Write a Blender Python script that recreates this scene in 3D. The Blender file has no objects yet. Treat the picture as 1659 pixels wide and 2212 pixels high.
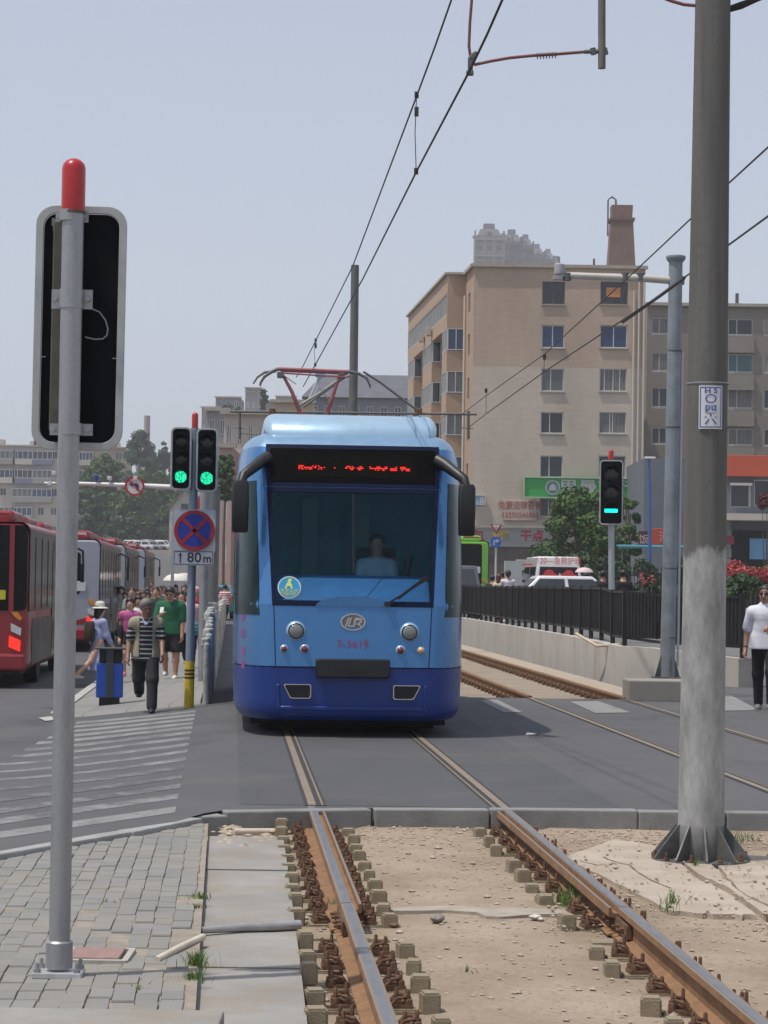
import bpy, bmesh, math, random
import numpy as np
from mathutils import Vector, Matrix, Quaternion
S = bpy.context.scene
COL = S.collection
random.seed(7); RNG = np.random.default_rng(7)
R = math.radians
# ------------------------------------------------------------ camera
F, CX, CY, CAMH = 5150.0, 829.5, 1106.0, 1.67      # measured on the photograph at 1659 x 2212
PITCH, ROLL = math.atan(158.0/5150), R(0.85)
FWD = Vector((0, math.cos(PITCH), math.sin(PITCH)))
_u0 = Vector((0, -math.sin(PITCH), math.cos(PITCH))); _r0 = Vector((1, 0, 0))
RIGHT = math.cos(ROLL)*_r0 + math.sin(ROLL)*_u0
UP = -math.sin(ROLL)*_r0 + math.cos(ROLL)*_u0
CAM = Vector((0, 0, CAMH))
cd = bpy.data.cameras.new('camera'); cam = bpy.data.objects.new('camera', cd); COL.objects.link(cam)
cam.matrix_world = Matrix(((RIGHT.x, UP.x, -FWD.x, 0), (RIGHT.y, UP.y, -FWD.y, 0), (RIGHT.z, UP.z, -FWD.z, CAMH), (0, 0, 0, 1)))
cd.sensor_fit = 'VERTICAL'; cd.sensor_height = 24.0; cd.lens = F/2212*24.0
cd.clip_start = 0.2; cd.clip_end = 6000
S.camera = cam
# ------------------------------------------------------------ light
SUN_EL, SUN_H = R(68), Vector((-0.92, -0.39, 0)).normalized()
sunv = Vector((SUN_H.x*math.cos(SUN_EL), SUN_H.y*math.cos(SUN_EL), math.sin(SUN_EL)))
W = bpy.data.worlds.new('World'); S.world = W; W.use_nodes = True
wn = W.node_tree.nodes; wl = W.node_tree.links
bg = wn['Background']; bg.inputs['Strength'].default_value = 0.13
sky = wn.new('ShaderNodeTexSky'); sky.sky_type = 'NISHITA'; sky.sun_disc = False
sky.sun_elevation = SUN_EL; sky.sun_rotation = math.atan2(SUN_H.x, SUN_H.y)
sky.air_density = 1.0; sky.dust_density = 2.4; sky.ozone_density = 1.6; sky.altitude = 0
hsv = wn.new('ShaderNodeHueSaturation'); hsv.inputs['Saturation'].default_value = 0.7   # thin summer haze greys the blue
veil = wn.new('ShaderNodeMix'); veil.data_type = 'RGBA'; veil.inputs[0].default_value = 0.55; veil.inputs[7].default_value = (3.45, 3.8, 4.65, 1)   # even veil of haze over the sky
wl.new(sky.outputs[0], hsv.inputs['Color']); wl.new(hsv.outputs[0], veil.inputs[6]); wl.new(veil.outputs[2], bg.inputs[0])
ld = bpy.data.lights.new('sun', 'SUN'); ld.energy = 3.1; ld.angle = R(0.9); ld.color = (1.0, 0.94, 0.86)
sun = bpy.data.objects.new('sun', ld); COL.objects.link(sun)
sun.rotation_euler = (-sunv).to_track_quat('-Z', 'Y').to_euler()
S.view_settings.view_transform = 'Standard'; S.view_settings.look = 'None'
S.view_settings.exposure = 0.2; S.view_settings.gamma = 1.0
S.cycles.max_bounces = 8; S.cycles.volume_bounces = 2; S.cycles.transparent_max_bounces = 16; S.cycles.use_denoising = True
# ------------------------------------------------------------ photo geometry helpers
def ray(px, py): return FWD + RIGHT*((px-CX)/F) - UP*((py-CY)/F)
def P(px, py, Y):
    d = ray(px, py); return CAM + d*(Y/d.y)
def xc(y): return .372 - (y-15.6)*.0628             # track centre line
def sst(t): t = min(1, max(0, t)); return t*t*(3-2*t)
def G(x, y):
    u = x - xc(y); t = min(1, max(0, (-1.25-u)/2.4)); w = .3*sst(t)+.7*t
    return w*(-.26*sst((y-17.5)/9) + .26*sst((y-45)/50) + max(0, min(y, 420)-94)*.0245)
def GP(px, py, z=None):
    d = ray(px, py); zz = 0.0 if z is None else z
    for _ in range(12 if z is None else 1):
        t = (zz-CAMH)/d.z; p = CAM + d*t
        if z is None: zz = G(p.x, p.y)
    return Vector((p.x, p.y, zz))
def mpp(Y): return Y/F                              # metres per photo pixel at depth Y
def M4(loc=(0, 0, 0), rz=0, rx=0, ry=0):
    return Matrix.Translation(Vector(loc)) @ Matrix.Rotation(rz, 4, 'Z') @ Matrix.Rotation(ry, 4, 'Y') @ Matrix.Rotation(rx, 4, 'X')
FACE = Matrix.Rotation(R(90), 4, 'X')               # a flat drawing in XY stands up facing -Y
# ------------------------------------------------------------ objects
ROOTM = {}
def rootm(o):
    while o.parent: o = o.parent
    return ROOTM.get(o.name, Matrix.Identity(4))
def tag(o, label=None, cat=None, group=None, kind=None):
    if label: o['label'] = label
    if cat: o['category'] = cat
    if group: o['group'] = group
    if kind: o['kind'] = kind
    return o
def thing(name, label, cat, loc=(0, 0, 0), rz=0, group=None):
    o = bpy.data.objects.new(name, None); COL.objects.link(o)
    o.location = loc; o.rotation_euler = (0, 0, rz); o.empty_display_size = .1
    ROOTM[o.name] = M4(loc, rz)
    return tag(o, label, cat, group)
def copy_tree(o, loc=None, rz=None, label=None, parent=None):
    c = o.copy(); COL.objects.link(c)
    if parent is not None: c.parent = parent
    if loc is not None: c.location = loc
    if rz is not None: c.rotation_euler = (0, 0, rz)
    if label: c['label'] = label
    if o.name in ROOTM and loc is not None: ROOTM[c.name] = M4(loc, rz or 0)
    for ch in o.children: copy_tree(ch, parent=c)
    return c
def inst(mesh, name, parent, loc=(0, 0, 0), rz=0, scale=None):
    o = bpy.data.objects.new(name, mesh); COL.objects.link(o); o.parent = parent
    o.location = loc; o.rotation_euler = (0, 0, rz)
    if scale: o.scale = scale
    return o
class MB:
    def __init__(s): s.v = []; s.f = []; s.m = []
    def add(s, vs, fs, m=0):
        o = len(s.v); s.v += [tuple(v) for v in vs]
        for f in fs: s.f.append(tuple(i+o for i in f)); s.m.append(m)
        return s
    def box(s, c, d, rot=None, m=0, rz=None):
        hx, hy, hz = d[0]/2, d[1]/2, d[2]/2
        if rz is not None: rot = Matrix.Rotation(rz, 3, 'Z')
        vs = [Vector((x, y, z)) for x in (-hx, hx) for y in (-hy, hy) for z in (-hz, hz)]
        if rot is not None: vs = [rot @ v for v in vs]
        c = Vector(c)
        return s.add([v+c for v in vs], [(0, 1, 3, 2), (4, 6, 7, 5), (0, 4, 5, 1), (2, 3, 7, 6), (0, 2, 6, 4), (1, 5, 7, 3)], m)
    def bar(s, p, q, w, h=None, m=0, up=(0, 0, 1)):
        p = Vector(p); q = Vector(q); d = q-p; L = d.length; d.normalize()
        u = Vector(up)
        if abs(d.dot(u)) > .98: u = Vector((0, 1, 0))
        x = d.cross(u).normalized(); z = x.cross(d)
        rot = Matrix((x, d, z)).transposed()
        return s.box((p+q)/2, (w, L, h or w), rot, m)
    def tube(s, pts, r, n=8, m=0, caps=True):
        pts = [Vector(p) for p in pts]; k = len(pts)
        rs = r if isinstance(r, (list, tuple)) else [r]*k
        d0 = (pts[1]-pts[0]).normalized()
        u = Vector((0, 0, 1)) if abs(d0.z) < .9 else Vector((1, 0, 0))
        x = d0.cross(u).normalized(); vs = []
        for i, p in enumerate(pts):
            d = (pts[min(i+1, k-1)]-pts[max(i-1, 0)]).normalized()
            x = (x - d*x.dot(d)).normalized(); y = d.cross(x)
            vs += [p + (x*math.cos(a) + y*math.sin(a))*rs[i] for a in [2*math.pi*j/n for j in range(n)]]
        fs = [(i*n+j, i*n+(j+1) % n, (i+1)*n+(j+1) % n, (i+1)*n+j) for i in range(k-1) for j in range(n)]
        if caps: fs += [tuple(range(n))[::-1], tuple((k-1)*n+j for j in range(n))]
        return s.add(vs, fs, m)
    def lathe(s, prof, c=(0, 0, 0), n=20, m=0, M=None):
        vs = []; c = Vector(c)
        for r, z in prof:
            for j in range(n):
                a = 2*math.pi*j/n; v = Vector((r*math.cos(a), r*math.sin(a), z))
                if M is not None: v = M @ v
                vs.append(v+c)
        k = len(prof)
        fs = [(i*n+j, i*n+(j+1) % n, (i+1)*n+(j+1) % n, (i+1)*n+j) for i in range(k-1) for j in range(n)]
        fs += [tuple(range(n))[::-1], tuple((k-1)*n+j for j in range(n))]
        return s.add(vs, fs, m)
    def prism(s, poly, d, M=None, m=0, m_side=None):     # poly in XY, extruded from z=0 to z=d, then M
        n = len(poly)
        vs = [Vector((x, y, 0)) for x, y in poly] + [Vector((x, y, d)) for x, y in poly]
        if M is not None: vs = [M @ v for v in vs]
        s.add(vs, [tuple(range(n))[::-1], tuple(range(n, 2*n))], m)
        return s.add(vs, [(i, (i+1) % n, n+(i+1) % n, n+i) for i in range(n)], m if m_side is None else m_side)
    def ringprism(s, outer, inner, d, M=None, m=0):
        n = len(outer); vs = []
        for poly, z in ((outer, 0), (inner, 0), (outer, d), (inner, d)): vs += [Vector((x, y, z)) for x, y in poly]
        if M is not None: vs = [M @ v for v in vs]
        fs = []
        for i in range(n):
            j = (i+1) % n
            fs += [(i, n+i, n+j, j), (2*n+i, 2*n+j, 3*n+j, 3*n+i), (i, j, 2*n+j, 2*n+i), (n+i, 3*n+i, 3*n+j, n+j)]
        return s.add(vs, fs, m)
    def loft(s, rings, m=0, closed=True, caps=True):
        n = len(rings[0]); vs = [v for r in rings for v in r]; fs = []
        for i in range(len(rings)-1):
            for j in range(n if closed else n-1):
                fs.append((i*n+j, i*n+(j+1) % n, (i+1)*n+(j+1) % n, (i+1)*n+j))
        if caps and closed: fs += [tuple(range(n))[::-1], tuple((len(rings)-1)*n+j for j in range(n))]
        return s.add(vs, fs, m)
    def grid(s, fn, us, vs, m=0):
        nu, nv = len(us), len(vs)
        return s.add([fn(u, v) for u in us for v in vs],
                     [(i*nv+j, (i+1)*nv+j, (i+1)*nv+j+1, i*nv+j+1) for i in range(nu-1) for j in range(nv-1)], m)
    def xf(s, M): s.v = [tuple(M @ Vector(v)) for v in s.v]; return s
    def build(s, name, mats, parent=None, world=False, smooth=None, bevel=0, seg=2, fix=True):
        vs = s.v
        if world and parent is not None:
            Mi = rootm(parent).inverted(); vs = [tuple(Mi @ Vector(v)) for v in vs]
        me = bpy.data.meshes.new(name); me.from_pydata(vs, [], s.f)
        if not isinstance(mats, (list, tuple)): mats = [mats]
        for mm in mats: me.materials.append(mm)
        if len(mats) > 1: me.polygons.foreach_set('material_index', s.m)
        if fix:
            b = bmesh.new(); b.from_mesh(me); bmesh.ops.recalc_face_normals(b, faces=b.faces); b.to_mesh(me); b.free()
        if smooth is not None:
            me.polygons.foreach_set('use_smooth', [True]*len(me.polygons))
            me.set_sharp_from_angle(angle=R(smooth))
        me.update()
        o = bpy.data.objects.new(name, me); COL.objects.link(o)
        if parent is not None: o.parent = parent
        if bevel:
            bm = o.modifiers.new('bevel', 'BEVEL'); bm.width = bevel; bm.segments = seg; bm.limit_method = 'ANGLE'; bm.angle_limit = R(35)
            bm.harden_normals = False
        return o
def rrect(w, h, r, n=5, cx=0, cy=0):
    pts = []
    for sx, sy, a0 in ((1, 1, 0), (-1, 1, 90), (-1, -1, 180), (1, -1, 270)):
        for k in range(n+1):
            a = R(a0+90*k/n); pts.append((cx+sx*(w/2-r)+r*math.cos(a), cy+sy*(h/2-r)+r*math.sin(a)))
    return pts
def circ(r, n=24, cx=0, cy=0, a0=0, a1=360):
    full = abs(a1-a0) >= 360
    return [(cx+r*math.cos(R(a0+(a1-a0)*k/(n if full else n-1))), cy+r*math.sin(R(a0+(a1-a0)*k/(n if full else n-1)))) for k in range(n)]
def text(body, size, mat, M, parent, name='lettering', ext=.004, world=False, sx=1.0, bold=0.0):
    c = bpy.data.curves.new('t', 'FONT'); c.body = body; c.size = size; c.extrude = ext; c.align_x = 'CENTER'; c.align_y = 'CENTER'; c.offset = bold
    c.resolution_u = 3
    o = bpy.data.objects.new('t', c); COL.objects.link(o)
    dg = bpy.context.evaluated_depsgraph_get(); dg.update()
    me = bpy.data.meshes.new_from_object(o.evaluated_get(dg)); bpy.data.objects.remove(o); bpy.data.curves.remove(c)
    me.name = name
    MM = M @ Matrix.Diagonal((sx, 1, 1, 1))
    if world and parent is not None: MM = rootm(parent).inverted() @ MM
    me.transform(MM); me.materials.clear(); me.materials.append(mat)
    r = bpy.data.objects.new(name, me); COL.objects.link(r)
    if parent is not None: r.parent = parent
    return r
# ------------------------------------------------------------ materials
def srgb(*c): return tuple(((x/255)/12.92 if x/255 <= .04045 else ((x/255+.055)/1.055)**2.4) for x in c)
MATS = {}
class N:
    def __init__(s, name):
        s.mat = bpy.data.materials.new(name); s.mat.use_nodes = True; s.t = s.mat.node_tree; s.n = s.t.nodes; s.l = s.t.links
        s.b = s.n['Principled BSDF']; s.tc = None
    def new(s, typ, **kw):
        x = s.n.new(typ)
        for k, v in kw.items():
            if k.startswith('_'): setattr(x, k[1:], v)
            else: x.inputs[k.replace('__', ' ')].default_value = v
        return x
    def coord(s, which='Object'):
        if s.tc is None: s.tc = s.n.new('ShaderNodeTexCoord')
        return s.tc.outputs[which]
    def noise(s, scale, detail=6, rough=.6, stretch=None, dist=0):
        x = s.new('ShaderNodeTexNoise', Scale=scale, Detail=detail, Roughness=rough, Distortion=dist)
        if stretch:
            mp = s.new('ShaderNodeMapping', Scale=stretch); s.l.new(s.coord(), mp.inputs[0]); s.l.new(mp.outputs[0], x.inputs['Vector'])
        else: s.l.new(s.coord(), x.inputs['Vector'])
        return x.outputs['Fac']
    def ramp(s, fac, stops, interp='LINEAR'):
        x = s.n.new('ShaderNodeValToRGB'); x.color_ramp.interpolation = interp
        el = x.color_ramp.elements
        while len(el) < len(stops): el.new(.5)
        for e, (p, c) in zip(el, stops):
            e.position = p; e.color = (c, c, c, 1) if not isinstance(c, (tuple, list)) else (*c[:3], 1)
        s.l.new(fac, x.inputs[0]); return x.outputs[0]
    def mix(s, fac, a, b, blend='MIX'):
        x = s.n.new('ShaderNodeMix'); x.data_type = 'RGBA'; x.blend_type = blend
        for sock, v in ((x.inputs[0], fac), (x.inputs[6], a), (x.inputs[7], b)):
            if hasattr(v, 'is_linked') or hasattr(v, 'links'): s.l.new(v, sock)
            elif isinstance(v, (tuple, list)): sock.default_value = (*v[:3], 1)
            else: sock.default_value = v
        return x.outputs[2]
    def math(s, op, a, b=0.0, clamp=False):
        x = s.n.new('ShaderNodeMath'); x.operation = op; x.use_clamp = clamp
        for sock, v in ((x.inputs[0], a), (x.inputs[1], b)):
            if hasattr(v, 'links'): s.l.new(v, sock)
            else: sock.default_value = v
        return x.outputs[0]
    def bump(s, h, strength=.3, dist=.01):
        x = s.new('ShaderNodeBump', Strength=strength, Distance=dist); s.l.new(h, x.inputs['Height']); s.l.new(x.outputs[0], s.b.inputs['Normal'])
    def sep(s, which='Object'):
        x = s.n.new('ShaderNodeSeparateXYZ'); s.l.new(s.coord(which), x.inputs[0]); return x.outputs
    def set(s, col=None, rough=None, metal=None, **kw):
        for key, v in (('Base Color', col), ('Roughness', rough), ('Metallic', metal)):
            if v is None: continue
            if hasattr(v, 'links'): s.l.new(v, s.b.inputs[key])
            elif isinstance(v, (tuple, list)): s.b.inputs[key].default_value = (*v[:3], 1)
            else: s.b.inputs[key].default_value = v
        for k, v in kw.items(): s.b.inputs[k.replace('__', ' ')].default_value = v
        return s.mat
def mul(c, k): return tuple(min(1, x*k) for x in c)
def mat(name, col, rough=.65, metal=0, var=.12, scale=5, bump=0, bscale=60, coat=0, spec=.5, dirt=None, dirt_amt=.5, stretch=None, bdist=.01):
    if name in MATS: return MATS[name]
    n = N(name); c = n.mix(n.ramp(n.noise(scale, stretch=stretch), [(.25, 0), (.75, 1)]), mul(col, 1-var), mul(col, 1+var))
    if dirt is not None: c = n.mix(n.math('MULTIPLY', n.ramp(n.noise(scale*.7+1.3, 8, .7, stretch=stretch), [(.45, 0), (.72, 1)]), dirt_amt), c, dirt)
    r = n.ramp(n.noise(scale*2.3), [(.2, max(0, rough-.08)), (.8, min(1, rough+.08))])
    n.set(c, r, metal, Coat__Weight=coat, Specular__IOR__Level=spec)
    if bump: n.bump(n.noise(bscale, 4), bump, bdist)
    MATS[name] = n.mat; return n.mat
def glow(name, col, strength):
    if name in MATS: return MATS[name]
    n = N(name); n.set(mul(col, .5), .4); n.b.inputs['Emission Color'].default_value = (*col, 1); n.b.inputs['Emission Strength'].default_value = strength
    MATS[name] = n.mat; return n.mat
def glass_dark(name, col, rough=.06, var=.2):       # window glass of a room one cannot see into
    return mat(name, col, rough, 0, var, 1.5, spec=.6)
# ============================================================ GROUND
def vnoise(x, y, seed=0):
    r = np.zeros_like(x); rg = np.random.default_rng(seed)
    for k in range(14):
        f = 0.6*1.45**k; a = rg.uniform(0, 2*np.pi, 3); d = rg.uniform(0, np.pi)
        r += np.sin(f*(x*np.cos(d)+y*np.sin(d))*3+a[0]+1.7*np.sin(f*(y*np.cos(d)-x*np.sin(d))*1.9+a[1]))*(.8**k)
    return r/3
def m_asphalt(name, a, b, crack=True):
    n = N(name)
    c = n.mix(n.ramp(n.noise(.45, 5, .65, (1, .35, 1)), [(.3, 0), (.7, 1)]), a, b)
    c = n.mix(n.math('MULTIPLY', n.ramp(n.noise(150, 2), [(.35, 0), (.7, 1)]), .35), c, mul(b, 1.5))
    if crack:
        v = n.new('ShaderNodeTexVoronoi', Scale=.32, _feature='DISTANCE_TO_EDGE')
        mp = n.new('ShaderNodeVectorMath'); mp.operation = 'ADD'
        nz = n.new('ShaderNodeTexNoise', Scale=1.6, Detail=5); n.l.new(n.coord(), nz.inputs['Vector'])
        n.l.new(n.coord(), mp.inputs[0]); n.l.new(nz.outputs['Color'], mp.inputs[1]); n.l.new(mp.outputs[0], v.inputs['Vector'])
        k = n.ramp(v.outputs['Distance'], [(0, 1), (.007, 0)])
        c = n.mix(n.math('MULTIPLY', k, n.ramp(n.noise(.9), [(.5, 0), (.62, .75)])), c, mul(a, .45))
        c = n.mix(n.math('MULTIPLY', n.ramp(n.noise(.8, 4, .6, (1, .5, 1)), [(.56, 0), (.7, 1)]), .45), c, mul(a, .7))
    c = n.mix(n.math('MULTIPLY', n.ramp(n.noise(.33, 7, .7), [(.52, 0), (.7, 1)]), .4), c, (.125, .118, .108))
    c = n.mix(n.math('MULTIPLY', n.ramp(n.noise(1.9, 5, .7), [(.64, 0), (.7, 1)]), .55), c, mul(a, .55))
    n.set(c, n.ramp(n.noise(.7), [(.3, .72), (.7, .9)])); n.bump(n.noise(220, 3), .35, .004); return n.mat
ASPH = m_asphalt('asphalt', (.056, .056, .060), (.088, .088, .090))
def m_dirt(name, a, b, d, bs=70):
    n = N(name)
    c = n.mix(n.ramp(n.noise(1.1, 7, .65), [(.32, 0), (.68, 1)]), a, b)
    c = n.mix(n.math('MULTIPLY', n.ramp(n.noise(26, 5, .7), [(.5, 0), (.68, 1)]), .6), c, d)
    v = n.new('ShaderNodeTexVoronoi', Scale=48); n.l.new(n.coord(), v.inputs['Vector'])
    c = n.mix(n.math('MULTIPLY', n.ramp(v.outputs['Distance'], [(.0, 1), (.35, 0)]), n.ramp(n.noise(3), [(.5, 0), (.6, .55)])), c, mul(a, .55))
    n.set(c, .95, Specular__IOR__Level=.2); n.bump(n.noise(bs, 6, .7), .8, .012); return n.mat
DIRT = m_dirt('dirt', (.265, .205, .15), (.40, .325, .25), (.20, .152, .11))
CONC = mat('concrete', (.40, .38, .345), .88, 0, .16, 1.6, .4, 90, dirt=(.24, .21, .17), dirt_amt=.5)
CONC_W = mat('concrete_pale', (.40, .375, .335), .88, 0, .12, 1.2, .35, 80, dirt=(.36, .30, .24), dirt_amt=.55)
SAND = mat('joint_sand', (.27, .235, .19), .95, 0, .25, 9, .5, 90)
def m_paver():
    n = N('paver')
    g = n.new('ShaderNodeNewGeometry')
    c = n.mix(n.ramp(g.outputs['Random Per Island'], [(0, 0), (1, 1)]), (.19, .19, .18), (.235, .23, .215))
    c = n.mix(n.ramp(n.noise(1.3, 6, .65), [(.42, 0), (.7, .6)]), c, (.26, .235, .19))
    c = n.mix(n.ramp(n.noise(60, 4), [(.5, 0), (.75, .4)]), c, (.15, .145, .135))
    n.set(c, .9); n.bump(n.noise(130, 4), .5, .005); return n.mat
PAVER = m_paver()
PAINT_ROAD = None
def m_roadpaint(name, worn):
    n = N(name)
    c = n.mix(n.ramp(n.noise(3.2, 8, .75, (1, .5, 1)), [(worn-.12, 0), (worn+.12, 1)]), (.225, .225, .218), (.085, .085, .087))
    c = n.mix(n.ramp(n.noise(90, 3), [(.55, 0), (.75, .5)]), c, (.10, .10, .10))
    n.set(c, .8); return n.mat
# base sheet to the horizon
def tickz(lo, hi, mid0, mid1, fine, coarse):
    a = list(np.arange(mid0, mid1+1e-6, fine)); g = fine
    while a[-1] < hi: g *= coarse; a.append(a[-1]+g)
    g = fine
    while a[0] > lo: g *= coarse; a.insert(0, a[0]-g)
    return a
ground = MB().grid(lambda x, y: (x, y, G(x, y)-.42), tickz(-3500, 3500, -16, 14, 1.0, 1.35), tickz(-2000, 5000, -10, 110, 2.0, 1.3))
tag(ground.build('ground', mat('dry_earth', (.22, .2, .17), .95, 0, .2, .4)), kind='structure')
# near edge of the carriageway, read off the photograph
EDGE = [(-14, 8.2), (-6, 12.4)] + [(p.x, p.y) for p in [GP(x, y, 0) for x, y in ((0, 1838), (210, 1800), (380, 1774), (440, 1757), (490, 1749), (850, 1746), (1250, 1748), (1659, 1753))]] + [(9, 18.6), (40, 20)]
EX, EY = [e[0] for e in EDGE], [e[1] for e in EDGE]
def edge_y(x): return float(np.interp(x, EX, EY))
xs = sorted(set([-60, -40, -28, -20, -14] + list(np.round(np.arange(-12, 12.01, .3), 3)) + list(np.round(np.arange(-4.5, -1.0, .06), 3)) + [14, 20, 28, 40] + EX))
def roadpt(x, t):
    y0 = edge_y(x); y = y0 + (36.0 - y0)*t
    return (x, y, G(x, y))
road = MB().grid(roadpt, xs, list(np.linspace(0, 1, 110)))
ys = [36+.6*i for i in range(20)] + list(np.arange(48, 110, 3)) + list(np.arange(110, 440, 12))
road.grid(lambda w, y: (xc(y)-1.3-w, y, G(xc(y)-1.3-w, y)), [0, .3, .6, .9, 1.3, 2, 3, 5, 8, 12, 20, 40, 70], ys)
tag(road.build('road', ASPH, smooth=60), kind='structure')
newer = MB().grid(lambda w, t: (xc(edge_y(0)+(36-edge_y(0))*t)-1.28+w, edge_y(0)+.16+(35.9-edge_y(0))*t, .0022), [0, 1.0, 2.0, 2.9], list(np.linspace(0, 1, 20)))
tag(newer.build('road_strip', m_asphalt('asphalt_newer', (.047, .048, .053), (.072, .073, .077), False)), kind='structure')
# worn zebra on the left: bars run with the traffic, their right ends step along the track
pa, pb = GP(380, 1748), GP(0, 1806); dz = (pb-pa); dz.z = 0; dz.normalize()
ends = [1537, 1544.5, 1553, 1562, 1571, 1582, 1594, 1608, 1623, 1639, 1657, 1677, 1698, 1720, 1749]
A0, A1 = GP(424, 1537), GP(381, 1749); step = (A1-A0); step.z = 0; step.normalize()
worn = [m_roadpaint('zebra_paint', .59), m_roadpaint('zebra_paint_faded', .51), m_roadpaint('zebra_paint_gone', .42)]
for k, y in enumerate(ends):
    px = 424-43*(y-1537)/212; a = GP(px, y); mbz = MB(); sl_ = .089+.056*k/14
    dz = GP(px-300, y+300*sl_)-a; dz.z = 0; dz.normalize()
    wd = .48; L = 5.6 if k > 10 else 4.6+.5*random.random()
    if k < 8: L = (GP(px-250-22*k, y+(250+22*k)*sl_)-a).length
    def zp(s, t, a=a, wd=wd, dz=dz):
        p = a + dz*s + step*(t-wd*.5); return (p.x, p.y, G(p.x, p.y)+.0035-(.012 if (t <= .0001 or t >= wd-.0001 or s <= .0001 or s >= L-.0001) else 0))
    mbz.grid(zp, [0, .01]+list(np.linspace(.15, L-.1, 50))+[L-.01, L], [0, .008, wd*.25, wd*.5, wd*.75, wd-.008, wd])
    o = mbz.build('crossing_stripe', worn[0] if k in (14, 0, 1, 2, 3, 4) else (worn[2] if k in (10, 11, 12) else worn[1]))
    tag(o, kind='structure')
right_bars = [[(1036, 1513), (1075, 1512), (1128, 1539), (1088, 1540)], [(1230, 1516), (1292, 1515), (1363, 1540), (1286, 1541)], [(1520, 1504), (1580, 1503), (1640, 1535), (1560, 1536)]]
wp = m_roadpaint('crossing_paint', .66)
for q in right_bars:
    vs = [GP(x, y) for x, y in q]; tag(MB().add([(v.x, v.y, .006) for v in vs], [(0, 1, 2, 3)]).build('crossing_stripe', wp), kind='structure')
q = [GP(x, y) for x, y in ((83, 1552), (110, 1549), (125, 1556), (98, 1559))]
tag(MB().add([(v.x, v.y, v.z+.012) for v in q], [(0, 1, 2, 3)]).build('road_patch', mat('patch_white', (.4, .4, .38), .9)), kind='structure')
# ---- kerb stones along the near edge: one long laid kerb
kerb = MB()
kx = [-1.17, -.05, .82, 1.94, 2.6, 3.6, 4.6, 5.6, 6.6]
for a, b in zip(kx[:-1], kx[1:]):
    if -.6 < a < 1.1:
        pass
    y = edge_y((a+b)/2)
    kerb.box(((a+b)/2, y-.075, -.085+random.uniform(-.004, .003)), (b-a-.006, .15, .185), rz=math.atan2(edge_y(b)-edge_y(a), b-a))
kerb.box((-1.29, 17.42, -.10), (.26, .34, .17), rz=.5).box((-1.24, 17.72, -.085), (.30, .22, .16), rz=.4)
tag(kerb.build('kerb', mat('kerb_stone', (.235, .235, .23), .9, 0, .18, 2, .5, 80, dirt=(.13, .12, .11)), bevel=.012), kind='structure')
# ---- brick-paved corner on the left
def pave_right(y): return float(np.interp(y, [4, 9.3, 17.1], [-.42, -.72, -1.23]))
pv = MB(); T = Vector((-.063, 1, 0)).normalized(); Nn = Vector((T.y, -T.x, 0))
pw, pl = .098, .205
for i in range(-50, 16):
    off = random.uniform(0, pl)
    for j in range(0, 72):
        c = Vector((-1.6, 3.2, 0)) + Nn*(i*pw) + T*(j*pl+off)
        c.x += random.uniform(-.004, .004)
        if c.x > pave_right(c.y)-.035-.05*abs(math.sin(c.y*2.3))*(c.y < 13) or c.y > edge_y(c.x)-.22 or c.x < -6.2: continue
        w2, l2 = pw/2-.0015-random.random()*.0018, pl/2-.0015-random.random()*.002
        z = -.032 + random.uniform(-.003, .003)*(2.2 if c.y < 12.5 else 1) + .003*math.sin(c.x*3+c.y*1.3); tx, ty = random.uniform(-.014, .014), random.uniform(-.008, .008)
        rr = random.uniform(-.02, .02)
        vs = []
        for (sw, sl, zz) in ((1, 1, 0), (1, -1, 0), (-1, -1, 0), (-1, 1, 0), (1.0, 1.0, -1), (1.0, -1.0, -1), (-1.0, -1.0, -1), (-1.0, 1.0, -1)):
            k = 1.0 if zz else .965
            p = c + Nn*(sw*w2*k + sl*rr*.1) + T*(sl*l2*k)
            vs.append((p.x, p.y, z + (sw*tx*w2 + sl*ty*l2) if not zz else z-.007))
        for sw, sl in ((1, 1), (1, -1), (-1, -1), (-1, 1)):
            p = c + Nn*(sw*w2) + T*(sl*l2); vs.append((p.x, p.y, z-.05))
        pv.add(vs, [(0, 1, 2, 3), (0, 4, 5, 1), (1, 5, 6, 2), (2, 6, 7, 3), (3, 7, 4, 0), (4, 8, 9, 5), (5, 9, 10, 6), (6, 10, 11, 7), (7, 11, 8, 4)])
tag(pv.build('brick_pavement', PAVER), kind='structure')
ud = MB().add([(-6.3, 3, -.0395), (pave_right(4)+.015, 3, -.0395), (pave_right(4)+.015, 4, -.0395), (pave_right(9.3)+.015, 9.3, -.0395), (pave_right(17.1)+.015, 17.0, -.0395), (-1.7, edge_y(-1.7)-.1, -.0395), (-2.6, edge_y(-2.6)-.1, -.0395), (-6.3, edge_y(-6.3)-.1, -.0395)], [(0, 1, 2, 3, 4, 5, 6, 7)])
tag(ud.build('pavement_bedding', SAND), kind='structure')
kb2 = MB()                                           # low edging along the paved corner
ex = [-6.2, -5.1, -4.0, -3.1, -2.4, -1.72, -1.32]
for a, b in zip(ex[:-1], ex[1:]):
    ya, yb = edge_y(a)-.1, edge_y(b)-.1
    kb2.bar((a+.01, ya, -.06), (b-.01, yb, -.062), .16, .12)
tag(kb2.build('pavement_edging', mat('edging', (.30, .30, .29), .9, 0, .2, 3, .5), bevel=.01), kind='structure')
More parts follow.
